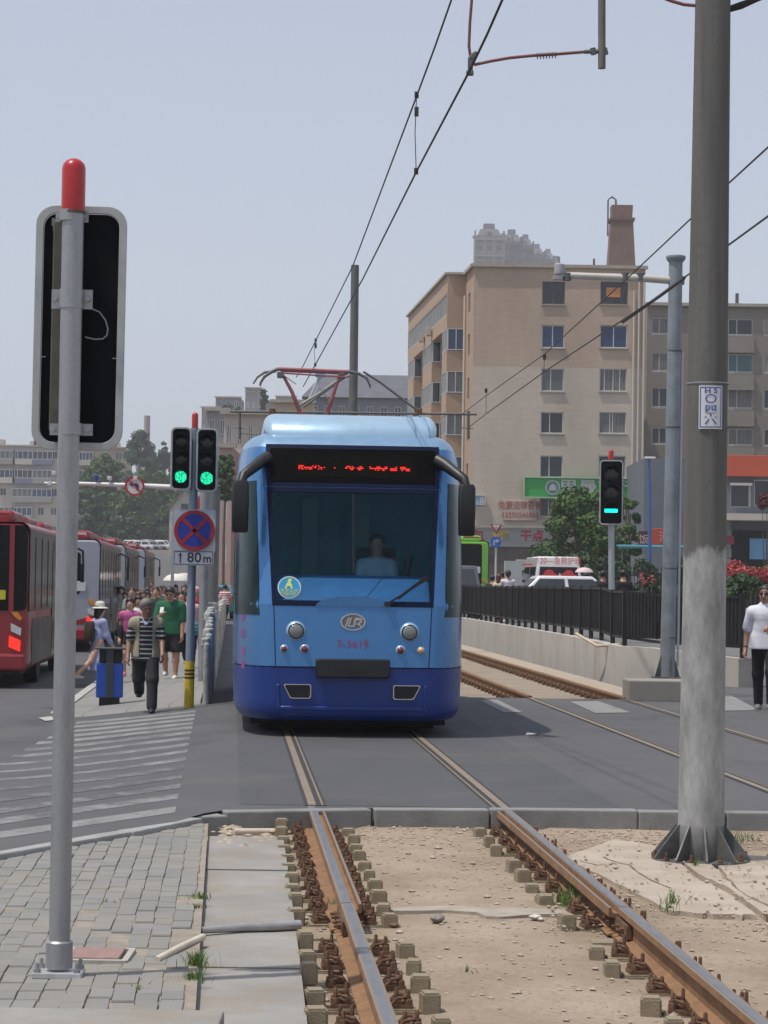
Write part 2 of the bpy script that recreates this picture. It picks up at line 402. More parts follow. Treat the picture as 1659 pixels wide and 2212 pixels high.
# ---- concrete slab strip beside the rail
def slab_right(y): return pave_right(y)+float(np.interp(y, [5, 9.1, 16.2], [.44, .46, .53]))
SLAB = mat('slab_concrete', (.27, .26, .242), .9, 0, .2, 1.9, .5, 100, dirt=(.25, .20, .15), dirt_amt=.8)
yy = [5.0, 8.2, 10.9, 12.35, 14.6, 16.5]
sl = MB()
for k, (a, b) in enumerate(zip(yy[:-1], yy[1:])):
    z = -.078 + (.004, -.003, .002, -.004, .003)[k]
    p = [(pave_right(a)+.012, a+.006), (slab_right(a), a+.006), (slab_right(b), b-.006), (pave_right(b)+.012, b-.006)]
    sl.prism(p, .12, Matrix.Translation((0, 0, z-.12)))
tag(sl.build('concrete_strip', SLAB, bevel=.008), kind='structure')
p0 = GP(0, 2183, -.02)
tag(MB().box((-1.31, 8.50, -.065), (1.42, 1.92, .10)).box((-2.74, 8.52, -.067), (1.40, 1.92, .10)).build('paving_slab', SLAB, bevel=.01), kind='structure')
# ---- dusty track bed, with real relief
nx, ny = 150, 250
gx = np.linspace(-1.25, 7.5, nx); gy = np.linspace(3.5, 18.1, ny)
X, Y = np.meshgrid(gx, gy, indexing='ij')
Z = -.162 + .011*vnoise(X, Y, 3) + .03*np.exp(-((Y-17.9)/.5)**2)
u = X-(.372-(Y-15.6)*.0628)
Z += .022*np.exp(-(np.abs(u)/.42)**4)*np.clip((17-Y)/8, .2, 1)
Z = np.minimum(Z, np.where(np.abs(np.abs(u)-.725) < .3, -.140, -.112))
bed = MB(); bed.v = [tuple(t) for t in np.stack([X, Y, Z], -1).reshape(-1, 3)]
bed.f = [(i*ny+j, (i+1)*ny+j, (i+1)*ny+j+1, i*ny+j+1) for i in range(nx-1) for j in range(ny-1)]; bed.m = [0]*len(bed.f)
tag(bed.build('track_bed', DIRT, smooth=80), kind='structure')
def bed_z(x, y): return float(Z[int(np.clip((x+1.25)/8.75*(nx-1), 0, nx-1)), int(np.clip((y-3.5)/14.6*(ny-1), 0, ny-1))])
# gravel and grit
gr = MB()
def stone(mb, c, r, flat=.6):
    ico = [Vector(v).normalized() for v in ((1, 0, .3), (.3, 1, .2), (-.8, .6, .1), (-.8, -.6, .3), (.3, -1, .1), (.1, 0, 1), (0, .1, -1))]
    vs = [Vector((v.x*r*random.uniform(.7, 1.25), v.y*r*random.uniform(.7, 1.25), v.z*r*flat*random.uniform(.7, 1.2)))+Vector(c) for v in ico]
    mb.add(vs, [(0, 1, 5), (1, 2, 5), (2, 3, 5), (3, 4, 5), (4, 0, 5), (1, 0, 6), (2, 1, 6), (3, 2, 6), (4, 3, 6), (0, 4, 6)])
for k in range(5200):
    y = 5+12.8*random.random()**.8; x = random.uniform(-.7, 3.4)
    if x < slab_right(y)+.02: continue
    if k % 3 == 0: y = random.gauss(17.45, .25)
    if y > 17.9: continue
    r = abs(random.gauss(.006, .005))+.003
    stone(gr, (x, y, bed_z(x, y)+r*.2), min(r, .028))
for k in range(60):
    p_ = GP(random.uniform(456, 590), random.uniform(1785, 1832), -.09); stone(gr, (p_.x, p_.y, -.085), abs(random.gauss(.022, .014))+.01, .5)
for k in range(420):
    p_ = GP(random.uniform(1180, 1659), random.uniform(1790, 2010), -.13); stone(gr, (p_.x, p_.y, -.128), abs(random.gauss(.006, .005))+.003)
for k in range(160):
    y_ = random.uniform(7, 17.6); u_ = random.choice((-1, 1))*.725+random.gauss(0, .28); x_ = xc(y_)+u_
    if x_ > slab_right(y_)+.02: stone(gr, (x_, y_, bed_z(x_, y_)+.006), random.uniform(.012, .03), .6)
tag(gr.build('gravel', mat('grit', (.36, .3, .235), .95, 0, .4, 14)), kind='stuff')
# ---- pale cracked concrete apron on the right
APM = mat('apron', (.40, .345, .28), .92, 0, .14, 1.8, .6, 60, dirt=(.285, .22, .16), dirt_amt=.85)
apm = MB()
for zo_, poly_ in ((0, ((1215, 1852), (1330, 1812), (1432, 1830), (1500, 1893), (1560, 1920), (1636, 1976), (1545, 1974), (1440, 1964), (1350, 1916))), (.006, ((1442, 1832), (1512, 1845), (1548, 1880), (1600, 1930), (1684, 1976), (1652, 1979), (1572, 1917), (1510, 1890))), (-.004, ((1524, 1840), (1700, 1850), (1900, 1890), (1900, 2040), (1696, 1968), (1610, 1928), (1560, 1880))), (-.006, ((1655, 1990), (1900, 2060), (1900, 2130), (1690, 2030)))):
    ap = [GP(x, y, -.135) for x, y in poly_]; apo = []
    for v0, v1 in zip(ap, ap[1:]+ap[:1]):
        for q_ in range(7): w_ = v0.lerp(v1, q_/7); apo.append((w_.x+random.uniform(-.014, .014), w_.y+random.uniform(-.035, .035)))
    apm.prism(apo, .06, Matrix.Translation((0, 0, -.197+zo_)))
tag(apm.build('concrete_apron', APM), kind='structure')
ap2 = [GP(x, y, -.14) for x, y in ((840, 1962), (905, 1958), (1000, 1956), (1100, 1960), (1240, 1966), (1244, 1973), (1150, 1975), (1085, 1980), (1050, 1979), (1030, 1970), (960, 1966), (900, 1967), (845, 1967))]
tag(MB().prism([(v.x, v.y) for v in ap2], .06, Matrix.Translation((0, 0, -.2))).build('concrete_sill', mat('sill_dusty', (.36, .32, .265), .92, 0, .15, 6, .6, 60, dirt=(.25, .195, .14), dirt_amt=.8)), kind='structure')
crk = MB()
for pts in ([(1560, 1900), (1659, 1906)], [(1300, 1850), (1360, 1868), (1400, 1900), (1470, 1925)], [(1250, 1860), (1290, 1868), (1340, 1864)]):
    pts2 = []
    for (a, b) in zip(pts[:-1], pts[1:]):
        for t in (0, .25, .5, .75): pts2.append((a[0]+(b[0]-a[0])*t+random.uniform(-4, 4), a[1]+(b[1]-a[1])*t+random.uniform(-2, 2)))
    w3 = [GP(x, y, -.1335) for x, y in pts2]
    for p, q2 in zip(w3[:-1], w3[1:]):
        d = (q2-p).normalized(); nn = Vector((d.y, -d.x, 0))*random.uniform(.003, .008)
        crk.add([p-nn, p+nn, q2+nn, q2-nn], [(0, 1, 2, 3)])
tag(crk.build('apron_cracks', mat('crack', (.16, .12, .085), 1)), kind='stuff')
# single stones
stones = [(945, 1986, .075, 'flat grey lump of broken concrete between the near rails', (.22, .2, .17)), (1155, 1978, .05, 'pale stone chip lying by the right rail fastenings', (.5, .46, .4)),
          (850, 1992, .05, 'dark rusty clod beside the left rail joint', (.14, .09, .06)), (978, 1772, .04, 'dark round pebble against the kerb face', (.12, .1, .08)), (1168, 1980, .03, 'small whitish pebble next to a pale stone chip', (.5, .45, .4))]
for px, py, r, lab, colr in stones:
    p = GP(px, py, -.13); sb = MB(); stone(sb, (0, 0, 0), r, .55); 
    o = sb.build('stone', mat('stone_%d' % px, colr, .95, 0, .3, 20, .6, 60), bevel=r*.2); o.location = (p.x, p.y, bed_z(p.x, p.y)+r*.3); tag(o, lab, 'stone', 'loose stones on the track bed')
# ---- left street pavement where people walk
KL = GP(166, 1519); uL = KL.x-xc(KL.y); KR = GP(432, 1523); uR = KR.x-xc(KR.y)
wys = [33.6, 33.8, 34.3, 35, 36, 38, 40, 42, 45, 48, 52, 56, 60, 66, 72, 80, 90, 100, 115, 130]
def walk(w, y):
    x = xc(y)+uL+(uR-uL)*w; h = .035 if 33.7 < y else -.02
    return (x, y+ (0 if y > 33.7 else (w-.5)*.3), G(x, y)+h)
sw = MB().grid(walk, list(np.linspace(0, 1, 12)), wys)
def m_slabs():
    n = N('street_paving'); b = n.new('ShaderNodeTexBrick', Scale=1.0, Mortar__Size=.012, Brick__Width=.6, Row__Height=.6); b.offset = 0
    b.inputs['Color1'].default_value = (.20, .197, .19, 1); b.inputs['Color2'].default_value = (.235, .23, .22, 1); b.inputs['Mortar'].default_value = (.14, .135, .125, 1)
    n.l.new(n.coord(), b.inputs['Vector'])
    c = n.mix(n.ramp(n.noise(.9, 6), [(.4, 0), (.7, .5)]), b.outputs['Color'], (.2, .19, .17)); n.set(c, .9); return n.mat
tag(sw.build('pavement', m_slabs(), smooth=50), kind='structure')
kk = MB()
for y in np.arange(33.8, 120, 1.0):
    a = walk(0, y); b = walk(0, y+.98); kk.bar((a[0]-.06, a[1], a[2]-.04), (b[0]-.06, b[1], b[2]-.04), .14, .12)
tag(kk.build('pavement_kerb', mat('kerb_pale', (.38, .37, .35), .9, 0, .15, 3)), kind='structure')
# ---- ballast bed beyond the crossing and second track bed
b2 = MB().grid(lambda w, y: (xc(y)-1.3+w, y, -.13+.012*math.sin(w*9+y*5)*math.sin(y*3.1)), list(np.linspace(0, 6.2, 26)), list(np.arange(36.05, 60, .35))+list(np.arange(60, 170, 3)))
tag(b2.build('ballast_bed', m_dirt('ballast', (.25, .205, .155), (.32, .27, .215), (.15, .12, .09), 40), smooth=60), kind='structure')
# ============================================================ TRACKS
def m_rail(name, top=True):
    n = N(name); g = n.n.new('ShaderNodeNewGeometry'); sp = n.n.new('ShaderNodeSeparateXYZ'); n.l.new(g.outputs['Normal'], sp.inputs[0])
    rust = n.mix(n.ramp(n.noise(7, 8, .7), [(.3, 0), (.7, 1)]), (.17, .09, .045), (.29, .165, .08))
    rust = n.mix(n.ramp(n.noise(45, 5), [(.5, 0), (.75, .6)]), rust, (.11, .05, .025))
    if top:
        o = n.sep()
        k = n.math('MULTIPLY', n.math('GREATER_THAN', sp.outputs[2], .75), n.math('GREATER_THAN', o[2], -.012))
        n.set(n.mix(k, rust, n.mix(n.noise(30), (.17, .135, .105), (.26, .22, .185))), n.math('SUBTRACT', .85, n.math('MULTIPLY', k, .2)), n.math('MULTIPLY', k, .2))
    else: n.set(rust, .88)
    n.bump(n.noise(120, 4), .35, .003); return n.mat
RAIL = m_rail('rail_steel'); RUST = m_rail('rusty_iron', False)
STEEL = mat('worn_steel', (.21, .215, .23), .42, .45, .2, 9, stretch=(3, .4, 1))
RUST_D = mat('rust_dark', (.12, .06, .036), .92, 0, .4, 25, .6, 90, dirt=(.21, .145, .095), dirt_amt=.7)
T_RAIL = [(-.034, 0), (-.02, .002), (.02, .002), (.034, 0), (.036, -.03), (.01, -.046), (.009, -.125), (.065, -.140), (.065, -.150), (-.065, -.150), (-.065, -.140), (-.009, -.125), (-.01, -.046), (-.036, -.03)]
G_RAIL = [(-.034, 0), (-.02, .002), (.016, .002), (.026, -.002), (.028, -.034), (.060, -.034), (.063, -.004), (.078, -.004), (.080, -.05), (.03, -.06), (.009, -.07), (.009, -.125), (.085, -.142), (.085, -.150), (-.085, -.150), (-.085, -.142), (-.009, -.125), (-.01, -.046), (-.036, -.03)]
def rail_mb(u, y0, y1, prof, zoff=0, flip=1, step=2.0):
    ysr = list(np.arange(y0, y1, step))+[y1]
    rings = [[Vector((xc(y)+u*1.002+px*flip, y+.063*px*flip, pz+zoff)) for px, pz in prof] for y in ysr]
    return MB().loft(rings)
track = thing('tram_track', 'rusty bolted tram track in the foreground, running up to the blue tram', 'tram track', (0, 0, 0))
YJ = 12.55
for u in (-.725, .725):
    rail_mb(u, 4, YJ, T_RAIL).build('rail', RAIL, track, smooth=30)
    rail_mb(u, YJ+.02, 18.02, G_RAIL, flip=1 if u < 0 else -1).build('rail', RAIL, track, smooth=30)
    for y0_, y1_ in ((4, YJ), (YJ+.02, 18.02)):
        rs_ = MB(); rs_.add([(xc(y)+u+k_, y, .0028) for y in (y0_, (y0_+y1_)/2, y1_) for k_ in (-.021, .017)], [(0, 1, 3, 2), (2, 3, 5, 4)]); rs_.build('running_surface', STEEL, track)
    fp = MB()
    for s in (-1, 1):
        fp.box((xc(YJ)+u+s*.026, YJ-.02, -.085), (.028, .62, .07), rz=.063)
        for dy in (-.24, -.1, .08, .22): fp.lathe([(.017, 0), (.017, .022), (.009, .022), (.009, .04)], (xc(YJ+dy)+u+s*.04, YJ+dy, -.085), 6, M=Matrix.Rotation(s*R(90), 3, 'Y'))
    fp.build('fishplate', RUST_D, track)
# a rail fastening: bolted plate with a spring clip
def fastener_mesh(seed):
    rd = random.Random(seed); mb = MB()
    mb.box((0, 0, .006), (.12, .135, .022))
    mb.box((-.012, 0, .022), (.06, .07, .024))
    for dx, dy, h in ((.036, -.04, .085), (.036, .042, .075), (-.02, 0, .10)):
        h *= rd.uniform(.85, 1.15)
        mb.lathe([(.023, .018), (.023, .022), (.021, .046), (.019, .047), (.011, .048), (.011, h), (.006, h+.008)], (dx, dy, 0), 7)
    mb.tube([(-.05, -.055, .02), (-.02, -.06, .055), (.02, -.045, .06), (.03, 0, .058), (.02, .045, .06), (-.02, .06, .055), (-.05, .055, .02)], .0105, 6)
    o = mb.build('fastener', RUST_D, None, smooth=40); me = o.data; bpy.data.objects.remove(o); return me
def block_mesh(name, d):
    o = MB().box((0, 0, 0), d).build(name, mat('sleeper_concrete', (.255, .21, .145), .92, 0, .18, 9, .5, 90), bevel=0)
    b = bmesh.new(); b.from_mesh(o.data); bmesh.ops.bevel(b, geom=b.edges[:], offset=.009, segments=2, affect='EDGES'); b.to_mesh(o.data); b.free()
    me = o.data; bpy.data.objects.remove(o); return me
FM = [fastener_mesh(k) for k in range(3)]; BMs = block_mesh('sleeper_block', (.088, .115, .10)); PAD = block_mesh('sleeper_pad', (.42, .15, .05))
row = 0; y = 6.3
while y < 17.5:
    for u in (-.725, .725):
        inst(PAD, 'sleeper_pad', track, (xc(y)+u, y, -.172), .063)
        for s in (-1, 1):
            if abs(y-YJ) < .25: continue
            yy2 = y + random.uniform(-.02, .02)
            inst(FM[(row+s) % 3], 'fastener', track, (xc(yy2)+u+s*.125, yy2, -.146), (0 if s > 0 else math.pi)+.063+random.uniform(-.2, .2), scale=(random.uniform(.78, .9), random.uniform(.78, .92), random.uniform(.72, .98)))
            if not (s < 0 and u > 0 and row % 5 == 4) and not (s > 0 and u > 0):
                inst(BMs, 'sleeper_block', track, (xc(yy2)+u+s*(.25+random.uniform(-.01, .01)), yy2-.03, (-.088 if s < 0 and u < 0 else -.128)+random.uniform(-.034, .006)), .063+random.uniform(-.16, .16), scale=(random.uniform(.8, 1.05), random.uniform(.8, 1.1), 1))
    y += .505; row += 1
# grooved rails flush with the carriageway
IRON = mat('groove_dark', (.035, .03, .028), .8, 0, .3, 9); POL = mat('rail_head', (.25, .20, .15), .6, .25, .25, 12)
for nm, u0, ya, yb, lab in (('embedded_track', 0, 18.02, 36.0, 'grooved rails set flush in the asphalt under and before the blue tram'), ('embedded_track', 3.87, 13.0, 36.02, 'pair of grooved rails crossing the asphalt behind the concrete pole')):
    tr = thing(nm, lab, 'tram track', (0, 0, 0)); tr['group'] = 'rails let into the road'
    for u in (-.725+u0, .725+u0):
        hd, gv = MB(), MB(); s = 1 if u < u0 else -1
        yl = list(np.arange(ya if u0 == 0 else max(ya, edge_y(4.5)), yb, 1.2))+[yb]
        for mb, a, b, z in ((hd, -.032, .028, .008), (hd, .068, .084, .007), (gv, -.060, -.032, .0045), (gv, .028, .068, .0045), (gv, .084, .105, .0045)):
            mb.add([(xc(y)+u+s*k, y, z) for y in yl for k in (a, b)], [(2*i, 2*i+1, 2*i+3, 2*i+2) for i in range(len(yl)-1)])
        hd.build('rail', POL, tr); gv.build('rail_groove', IRON, tr)
# second track beyond the crossing
t2 = thing('tram_track', 'second rusty tram track running along the pale concrete wall', 'tram track', (0, 0, 0))
for u in (3.87-.725, 3.87+.725): rail_mb(u, 36.02, 165, T_RAIL, .035, 1, 8).build('rail', RUST, t2, smooth=30)
tr1 = thing('tram_track', 'tram track on dusty ballast left of and behind the blue tram', 'tram track', (0, 0, 0))
for u in (-.725, .725): rail_mb(u, 36.02, 165, T_RAIL, .02, 1, 8).build('rail', RUST, tr1, smooth=30)
for k in range(48):
    y = 36.5+k*.6
    for u in (3.87-.725, 3.87+.725):
        inst(FM[k % 3], 'fastener', t2, (xc(y)+u-.125, y, -.12), math.pi+random.uniform(-.1, .1))
slp = MB()
for k in range(60):
    y = 37.2+k*.62; slp.box((xc(y)+3.87+1.25, y, -.10), (.75, .5, .09), rz=.063+random.uniform(-.02, .02))
tag(slp.build('track_side_slabs', mat('side_slab', (.36, .305, .24), .92, 0, .15, 2, .4, 50), bevel=.015), kind='structure')
# pipes, cover, wooden batten
p = [GP(x, y, -.05) for x, y in ((436, 2010), (520, 2003), (590, 2001), (648, 1998))]
tag(MB().tube(p, [.016, .024, .026, .026], 10).build('conduit', mat('zinc_pipe', (.36, .35, .34), .45, .5, .25, 8), smooth=60), 'grey zinc conduit lying across the concrete strip to the left rail', 'pipe', 'pipes lying near the rails')
a, b = GP(338, 2074, -.03), GP(438, 2024, -.03)
tag(MB().tube([a, (a+b)/2+Vector((0, 0, .004)), b], .017, 10).build('pipe', mat('cream_pipe', (.55, .48, .38), .7, 0, .2, 9), smooth=60), 'short cream plastic pipe slanting out of the brick paving', 'pipe', 'pipes lying near the rails')
a, b = GP(505, 1797, -.08), GP(592, 1797, -.09)
tag(MB().tube([a, b], .026, 10).build('pipe', mat('cream_pipe', (.55, .48, .38), .7), smooth=60), 'stubby beige pipe below the kerb, left of the rail', 'pipe', 'pipes lying near the rails')
a = GP(218, 2064, -.03)
cov = thing('utility_cover', 'reddish rectangular utility cover in a pale frame beside the signal pole foot', 'cover', (a.x, a.y, -.03), .0)
MB().box((-.02, 0, .0), (.235, .30, .03)).build('lid', mat('red_granite', (.27, .17, .15), .85, 0, .2, 25, .3), cov, bevel=.006)
MB().ringprism(rrect(.30, .38, .01, 1), rrect(.245, .31, .005, 1), .03, Matrix.Translation((-.01, 0, -.022))).build('frame', CONC, cov)
# tufts of grass
def tuft(mb, p, n, h, spread):
    for k in range(n):
        a = random.uniform(0, 6.28); r = abs(random.gauss(0, spread)); c = Vector(p)+Vector((r*math.cos(a), r*math.sin(a), 0))
        hh = h*random.uniform(.5, 1.1); lean = Vector((random.gauss(0, .35), random.gauss(0, .35), 0))*hh; w = Vector((math.cos(a+1.6), math.sin(a+1.6), 0))*.003
        mb.add([c-w, c+w, c+lean*.4+Vector((0, 0, hh*.6))+w*.7, c+lean*.4+Vector((0, 0, hh*.6))-w*.7, c+lean+Vector((0, 0, hh))], [(0, 1, 2, 3), (3, 2, 4)])
gt = MB()
for px, py, z, n, h, s in ((432, 1945, -.05, 70, .05, .045), (425, 1965, -.05, 50, .04, .05), (425, 2090, -.05, 110, .085, .04), (418, 2120, -.05, 60, .06, .04), (1585, 1822, -.15, 60, .10, .05), (1222, 1955, -.15, 70, .10, .09), (1235, 1935, -.15, 40, .10, .05), (1455, 1952, -.14, 30, .09, .05), (1440, 1968, -.14, 20, .07, .06), (1620, 1815, -.15, 40, .07, .08), (1500, 1870, -.13, 16, .06, .02), (960, 1785, -.15, 24, .06, .06), (1190, 1790, -.15, 30, .07, .08), (1380, 1795, -.15, 30, .07, .1), (740, 1790, -.15, 14, .05, .04), (300, 2140, -.04, 16, .03, .06), (230, 1950, -.04, 12, .025, .05), (1010, 2100, -.15, 10, .05, .03), (720, 1960, -.15, 14, .06, .03)):
    p = GP(px, py, z); tuft(gt, p, n, h, s)
tag(gt.build('grass', mat('grass_blade', (.10, .17, .035), .7, 0, .4, 9), fix=False), kind='stuff')
ra_ = MB().add([(x, y, .003) for x, y in ((4.1, 35.98), (40, 35.98), (40, 41.3), (6.3, 41.3), (5.0, 43.7), (4.62, 44.5))], [(0, 1, 2, 3, 4, 5)])
tag(ra_.build('road_apron', ASPH), kind='structure')
p_ = GP(1150, 1588); pp_ = MB().add([(p_.x-.08, p_.y-.05, .006), (p_.x+.07, p_.y-.07, .02), (p_.x+.09, p_.y+.06, .008), (p_.x-.06, p_.y+.08, .03)], [(0, 1, 2, 3)])
tag(pp_.build('paper_scrap', mat('paper', (.5, .5, .52), .8)), 'small crumpled white paper scrap on the asphalt right of the tram', 'litter')
# ============================================================ TRAM
def m_paint(name, col, metal=.35, rough=.32, coat=.6):
    n = N(name); c = n.mix(n.noise(.9, 4), mul(col, .9), mul(col, 1.08))
    z = n.sep()[2]
    d = n.math('MULTIPLY', n.ramp(n.noise(3.5, 7, .7, (1, 1, .35)), [(.48, 0), (.75, 1)]), .28)
    c = n.mix(d, c, mul(col, .75)); n.set(c, n.ramp(n.noise(6, 5), [(.3, rough-.05), (.7, rough+.1)]), metal, Coat__Weight=coat, Coat__Roughness=.12)
    return n.mat
T_LIGHT = m_paint('tram_sky_blue', (.065, .21, .45), .5, .27, .4); T_ROOF = m_paint('tram_pale_blue', (.36, .53, .67), .35, .3)
T_DARK = m_paint('tram_royal_blue', (.002, .030, .20), .0, .38, .15); T_FRAME = mat('tram_navy', (.004, .008, .032), .6, 0, .1, 3, spec=.1)
BLACK = mat('black_plastic', (.012, .012, .013), .45, 0, .25, 8, .15, 120); RUBBER = mat('rubber', (.018, .018, .018), .8)
SIDEGL = mat('side_glass', (.010, .030, .034), .2, 0, .5, 2, spec=.12)
CHROME = mat('chrome', (.6, .6, .62), .18, .95, .05)
def m_screen(name, tint, refl=1.0):
    n = N(name); n.n.remove(n.b); out = n.n['Material Output']
    tr = n.new('ShaderNodeBsdfTransparent'); tr.inputs[0].default_value = (*tint, 1)
    gl = n.new('ShaderNodeBsdfGlossy', Roughness=.03); gl.inputs[0].default_value = (.5, .8, 1.0, 1)
    fr = n.new('ShaderNodeFresnel', IOR=1.5); ml = n.math('MULTIPLY', fr.outputs[0], refl)
    mx = n.new('ShaderNodeMixShader'); n.l.new(ml, mx.inputs[0]); n.l.new(tr.outputs[0], mx.inputs[1]); n.l.new(gl.outputs[0], mx.inputs[2]); n.l.new(mx.outputs[0], out.inputs[0])
    return n.mat
SCREEN = m_screen('windscreen_glass', (.68, .88, .92), .45)
TY = 26.05
tram = thing('tram', 'blue single-cab tram with dark windscreen and red pantograph, facing the camera at the crossing', 'tram', (xc(TY)-.035, TY, -.045), R(3.6))
LEN = 12.5
ZT = [.23, .30, .34, .79, .81, 1.49, 2.77, 3.0, 3.14, 3.25, 3.33, 3.39, 3.43, 3.45]
WF = [.80, .82, .84, .855, .855, .885, .960, .968, .972, .975, .965, .93, .86, .70]
YF = [.10, .01, .0, 0, 0, .05, .46, .55, .61, .66, .74, .86, 1.0, 1.25]
WS = [1.22, 1.265, 1.285, 1.30, 1.30, 1.30, 1.295, 1.285, 1.275, 1.25, 1.21, 1.15, 1.06, .87]
DD = 1.25
def Sf(s, z, off=0.0):
    def raw(s, z):
        wf, yf, ws = (float(np.interp(z, ZT, q)) for q in (WF, YF, WS))
        a = abs(s); sg = 1 if s >= 0 else -1
        if a <= 1: return Vector((s*wf, yf+.035*a*a*a, z))
        if a <= 2:
            t = (a-1)*math.pi/2; return Vector((sg*(wf+(ws-wf)*math.sin(t)), yf+.035+DD*(1-math.cos(t)), z))
        return Vector((sg*ws, yf+.035+DD+(a-2)*(LEN-yf-DD-.035), z))
    p = raw(s, z)
    if off:
        ds, dzz = .01, .01
        n = (raw(s+ds, z)-raw(s-ds, z)).cross(raw(s, min(z+dzz, 3.45))-raw(s, max(z-dzz, .23)))
        if n.length > 1e-9: p = p + n.normalized()*off
    return p
SS = [-3, -2.6, -2.3, -2]+[-2+k/8 for k in range(1, 8)]+[-1, -.8, -.5, -.25, 0]
SS = SS + [-q for q in SS[-2::-1]]
def band(mb, ss, zs, m=0): mb.grid(lambda s, z: Sf(s, z), ss, zs, m)
body = MB(); ssL = [s for s in SS if s <= -.98]; ssR = [s for s in SS if s >= .98]
band(body, SS, [.815, 1.0, 1.2, 1.40, 1.49])
zw = list(np.linspace(1.49, 2.77, 9))
band(body, ssL, zw); band(body, ssR, zw); band(body, SS, [2.77, 3.0, 3.14, 3.25])
rofm = MB(); band(rofm, SS, ZT[9:]); rofm.add([Sf(s, 3.45) for s in SS], [tuple(range(len(SS)))]); rofm.build('roof', m_paint('tram_mid_blue', (.20, .34, .50), .4, .34, .3), tram, smooth=40)
body.add([Sf(s, z) for s in (-3, 3) for z in (.815, 1.49, 2.77, 3.25, 3.45)], [(0, 1, 2, 3, 4, 9, 8, 7, 6, 5)])
body.build('body', T_LIGHT, tram, smooth=40, fix=True)
low = MB(); band(low, SS, [.23, .26, .30, .34, .45, .6, .79, .805])
low.add([Sf(s, .23) for s in SS], [tuple(range(len(SS)))])
low.build('bumper', T_DARK, tram, smooth=40)
lip = MB()
def patch(mb, s0, s1, z0, z1, off, ns=8, nz=6, depth=.03, m=0, ztop=None):
    us = list(np.linspace(s0, s1, ns)); ts = list(np.linspace(0, 1, nz))
    def zz(s, t): return z0+(z1-z0)*t
    top = [Sf(s, zz(s, t), off) for s in us for t in ts]; bot = [Sf(s, zz(s, t), off-depth) for s in us for t in ts]
    idx = lambda i, j, k=0: k*ns*nz+i*nz+j
    fs = [(idx(i, j), idx(i+1, j), idx(i+1, j+1), idx(i, j+1)) for i in range(ns-1) for j in range(nz-1)]
    for i in range(ns-1): fs += [(idx(i, 0), idx(i+1, 0), idx(i+1, 0, 1), idx(i, 0, 1)), (idx(i, nz-1), idx(i+1, nz-1), idx(i+1, nz-1, 1), idx(i, nz-1, 1))]
    for j in range(nz-1): fs += [(idx(0, j), idx(0, j+1), idx(0, j+1, 1), idx(0, j, 1)), (idx(ns-1, j), idx(ns-1, j+1), idx(ns-1, j+1, 1), idx(ns-1, j, 1))]
    return mb.add(top+bot, fs, m)
patch(lip, -.93, .93, .345, .385, .016, 14, 4)
for sg in (-1, 1): patch(lip, sg*.93, sg*.97, .345, .62, .012, 3, 8)
lip.build('bumper_lip', T_DARK, tram, smooth=50, bevel=.008)
# seams
sm = MB()
for sg in (-1, 1): patch(sm, sg*.975, sg*.985, .82, 1.47, .003, 2, 8, .01)
patch(sm, -1.8, 1.8, .803, .817, .003, 24, 2, .01)
sm.build('panel_seam', T_FRAME, tram)
# windscreen, its frame, and the cab inside
ws = MB(); zs2 = list(np.linspace(1.47, 2.79, 10)); ws.grid(lambda s, z: Sf(s, z, -.004), list(np.linspace(-.985, .985, 13)), zs2)
ws.build('windscreen', SCREEN, tram, smooth=60)
fr = MB()
for sg in (-1, 1): patch(fr, sg*.95, sg*1.0, 1.49, 2.78, .004, 3, 10, .02)
patch(fr, -1.0, 1.0, 1.475, 1.535, .005, 14, 2, .02); patch(fr, -1.0, 1.0, 2.735, 2.79, .006, 14, 2, .02)
fr.build('windscreen_frame', T_FRAME, tram, smooth=50)
patch(MB(), -.005, .005, 1.85, 2.73, .002, 2, 8, .006).build('windscreen_seam', RUBBER, tram)
arch = MB(); ap_ = [(.41*math.cos(R(a)), .115*math.sin(R(a))) for a in range(0, 181, 12)]
arch.prism(ap_, .05, M4((0, .088, 1.475)) @ FACE); arch.build('panel_arch', T_LIGHT, tram, smooth=50, bevel=.012)
TEAL_D = mat('cab_dark', (.30, .64, .72), .8, 0, .2, 2); TEAL_L = mat('cab_panel', (.5, .75, .75), .7, 0, .1, 2)
cab = MB(); x0, x1, y0, y1, z0, z1 = -1.19, 1.19, .62, 4.2, .9, 3.1
cab.add([(x0, y1, z0), (x1, y1, z0), (x1, y1, z1), (x0, y1, z1), (x0, 1.7, z0), (x1, 1.7, z0), (x1, 1.7, z1), (x0, 1.7, z1)], [(0, 1, 2, 3), (0, 3, 7, 4), (1, 5, 6, 2), (3, 2, 6, 7), (0, 4, 5, 1)])
cab.add([(-.93, .66, 2.79), (.93, .66, 2.79), (1.1, 1.7, 3.0), (-1.1, 1.7, 3.0)], [(0, 1, 2, 3)])
cab.build('cab_lining', TEAL_D, tram)
pl = MB(); pl.box((-.36, 4.1, 1.95), (.20, .05, 1.7)); pl.box((.30, 4.1, 2.2), (.20, .05, 1.1)); pl.box((-.1, 4.1, 1.45), (2.0, .05, .5)); pl.build('cab_partition', TEAL_L, tram)
ds = MB(); ds.loft([[Vector((x, y, z)) for x, z in ((-.86, .95), (.86, .95), (.86, zt-.03), (.8, zt), (-.8, zt), (-.86, zt-.03))] for y, zt in ((.14, 1.50), (.3, 1.60), (.55, 1.78), (.8, 1.82), (.95, 1.76))])
ds.build('dashboard', mat('dash_blue', (.07, .19, .44), .5, 0, .15, 5), tram, smooth=50)
st = MB(); st.box((.34, 1.75, 1.75), (.46, .12, .8)); st.box((.34, 1.5, 1.3), (.46, .5, .14)); st.build('driver_seat', mat('seat_cloth', (.02, .03, .05), .9), tram, bevel=.05)
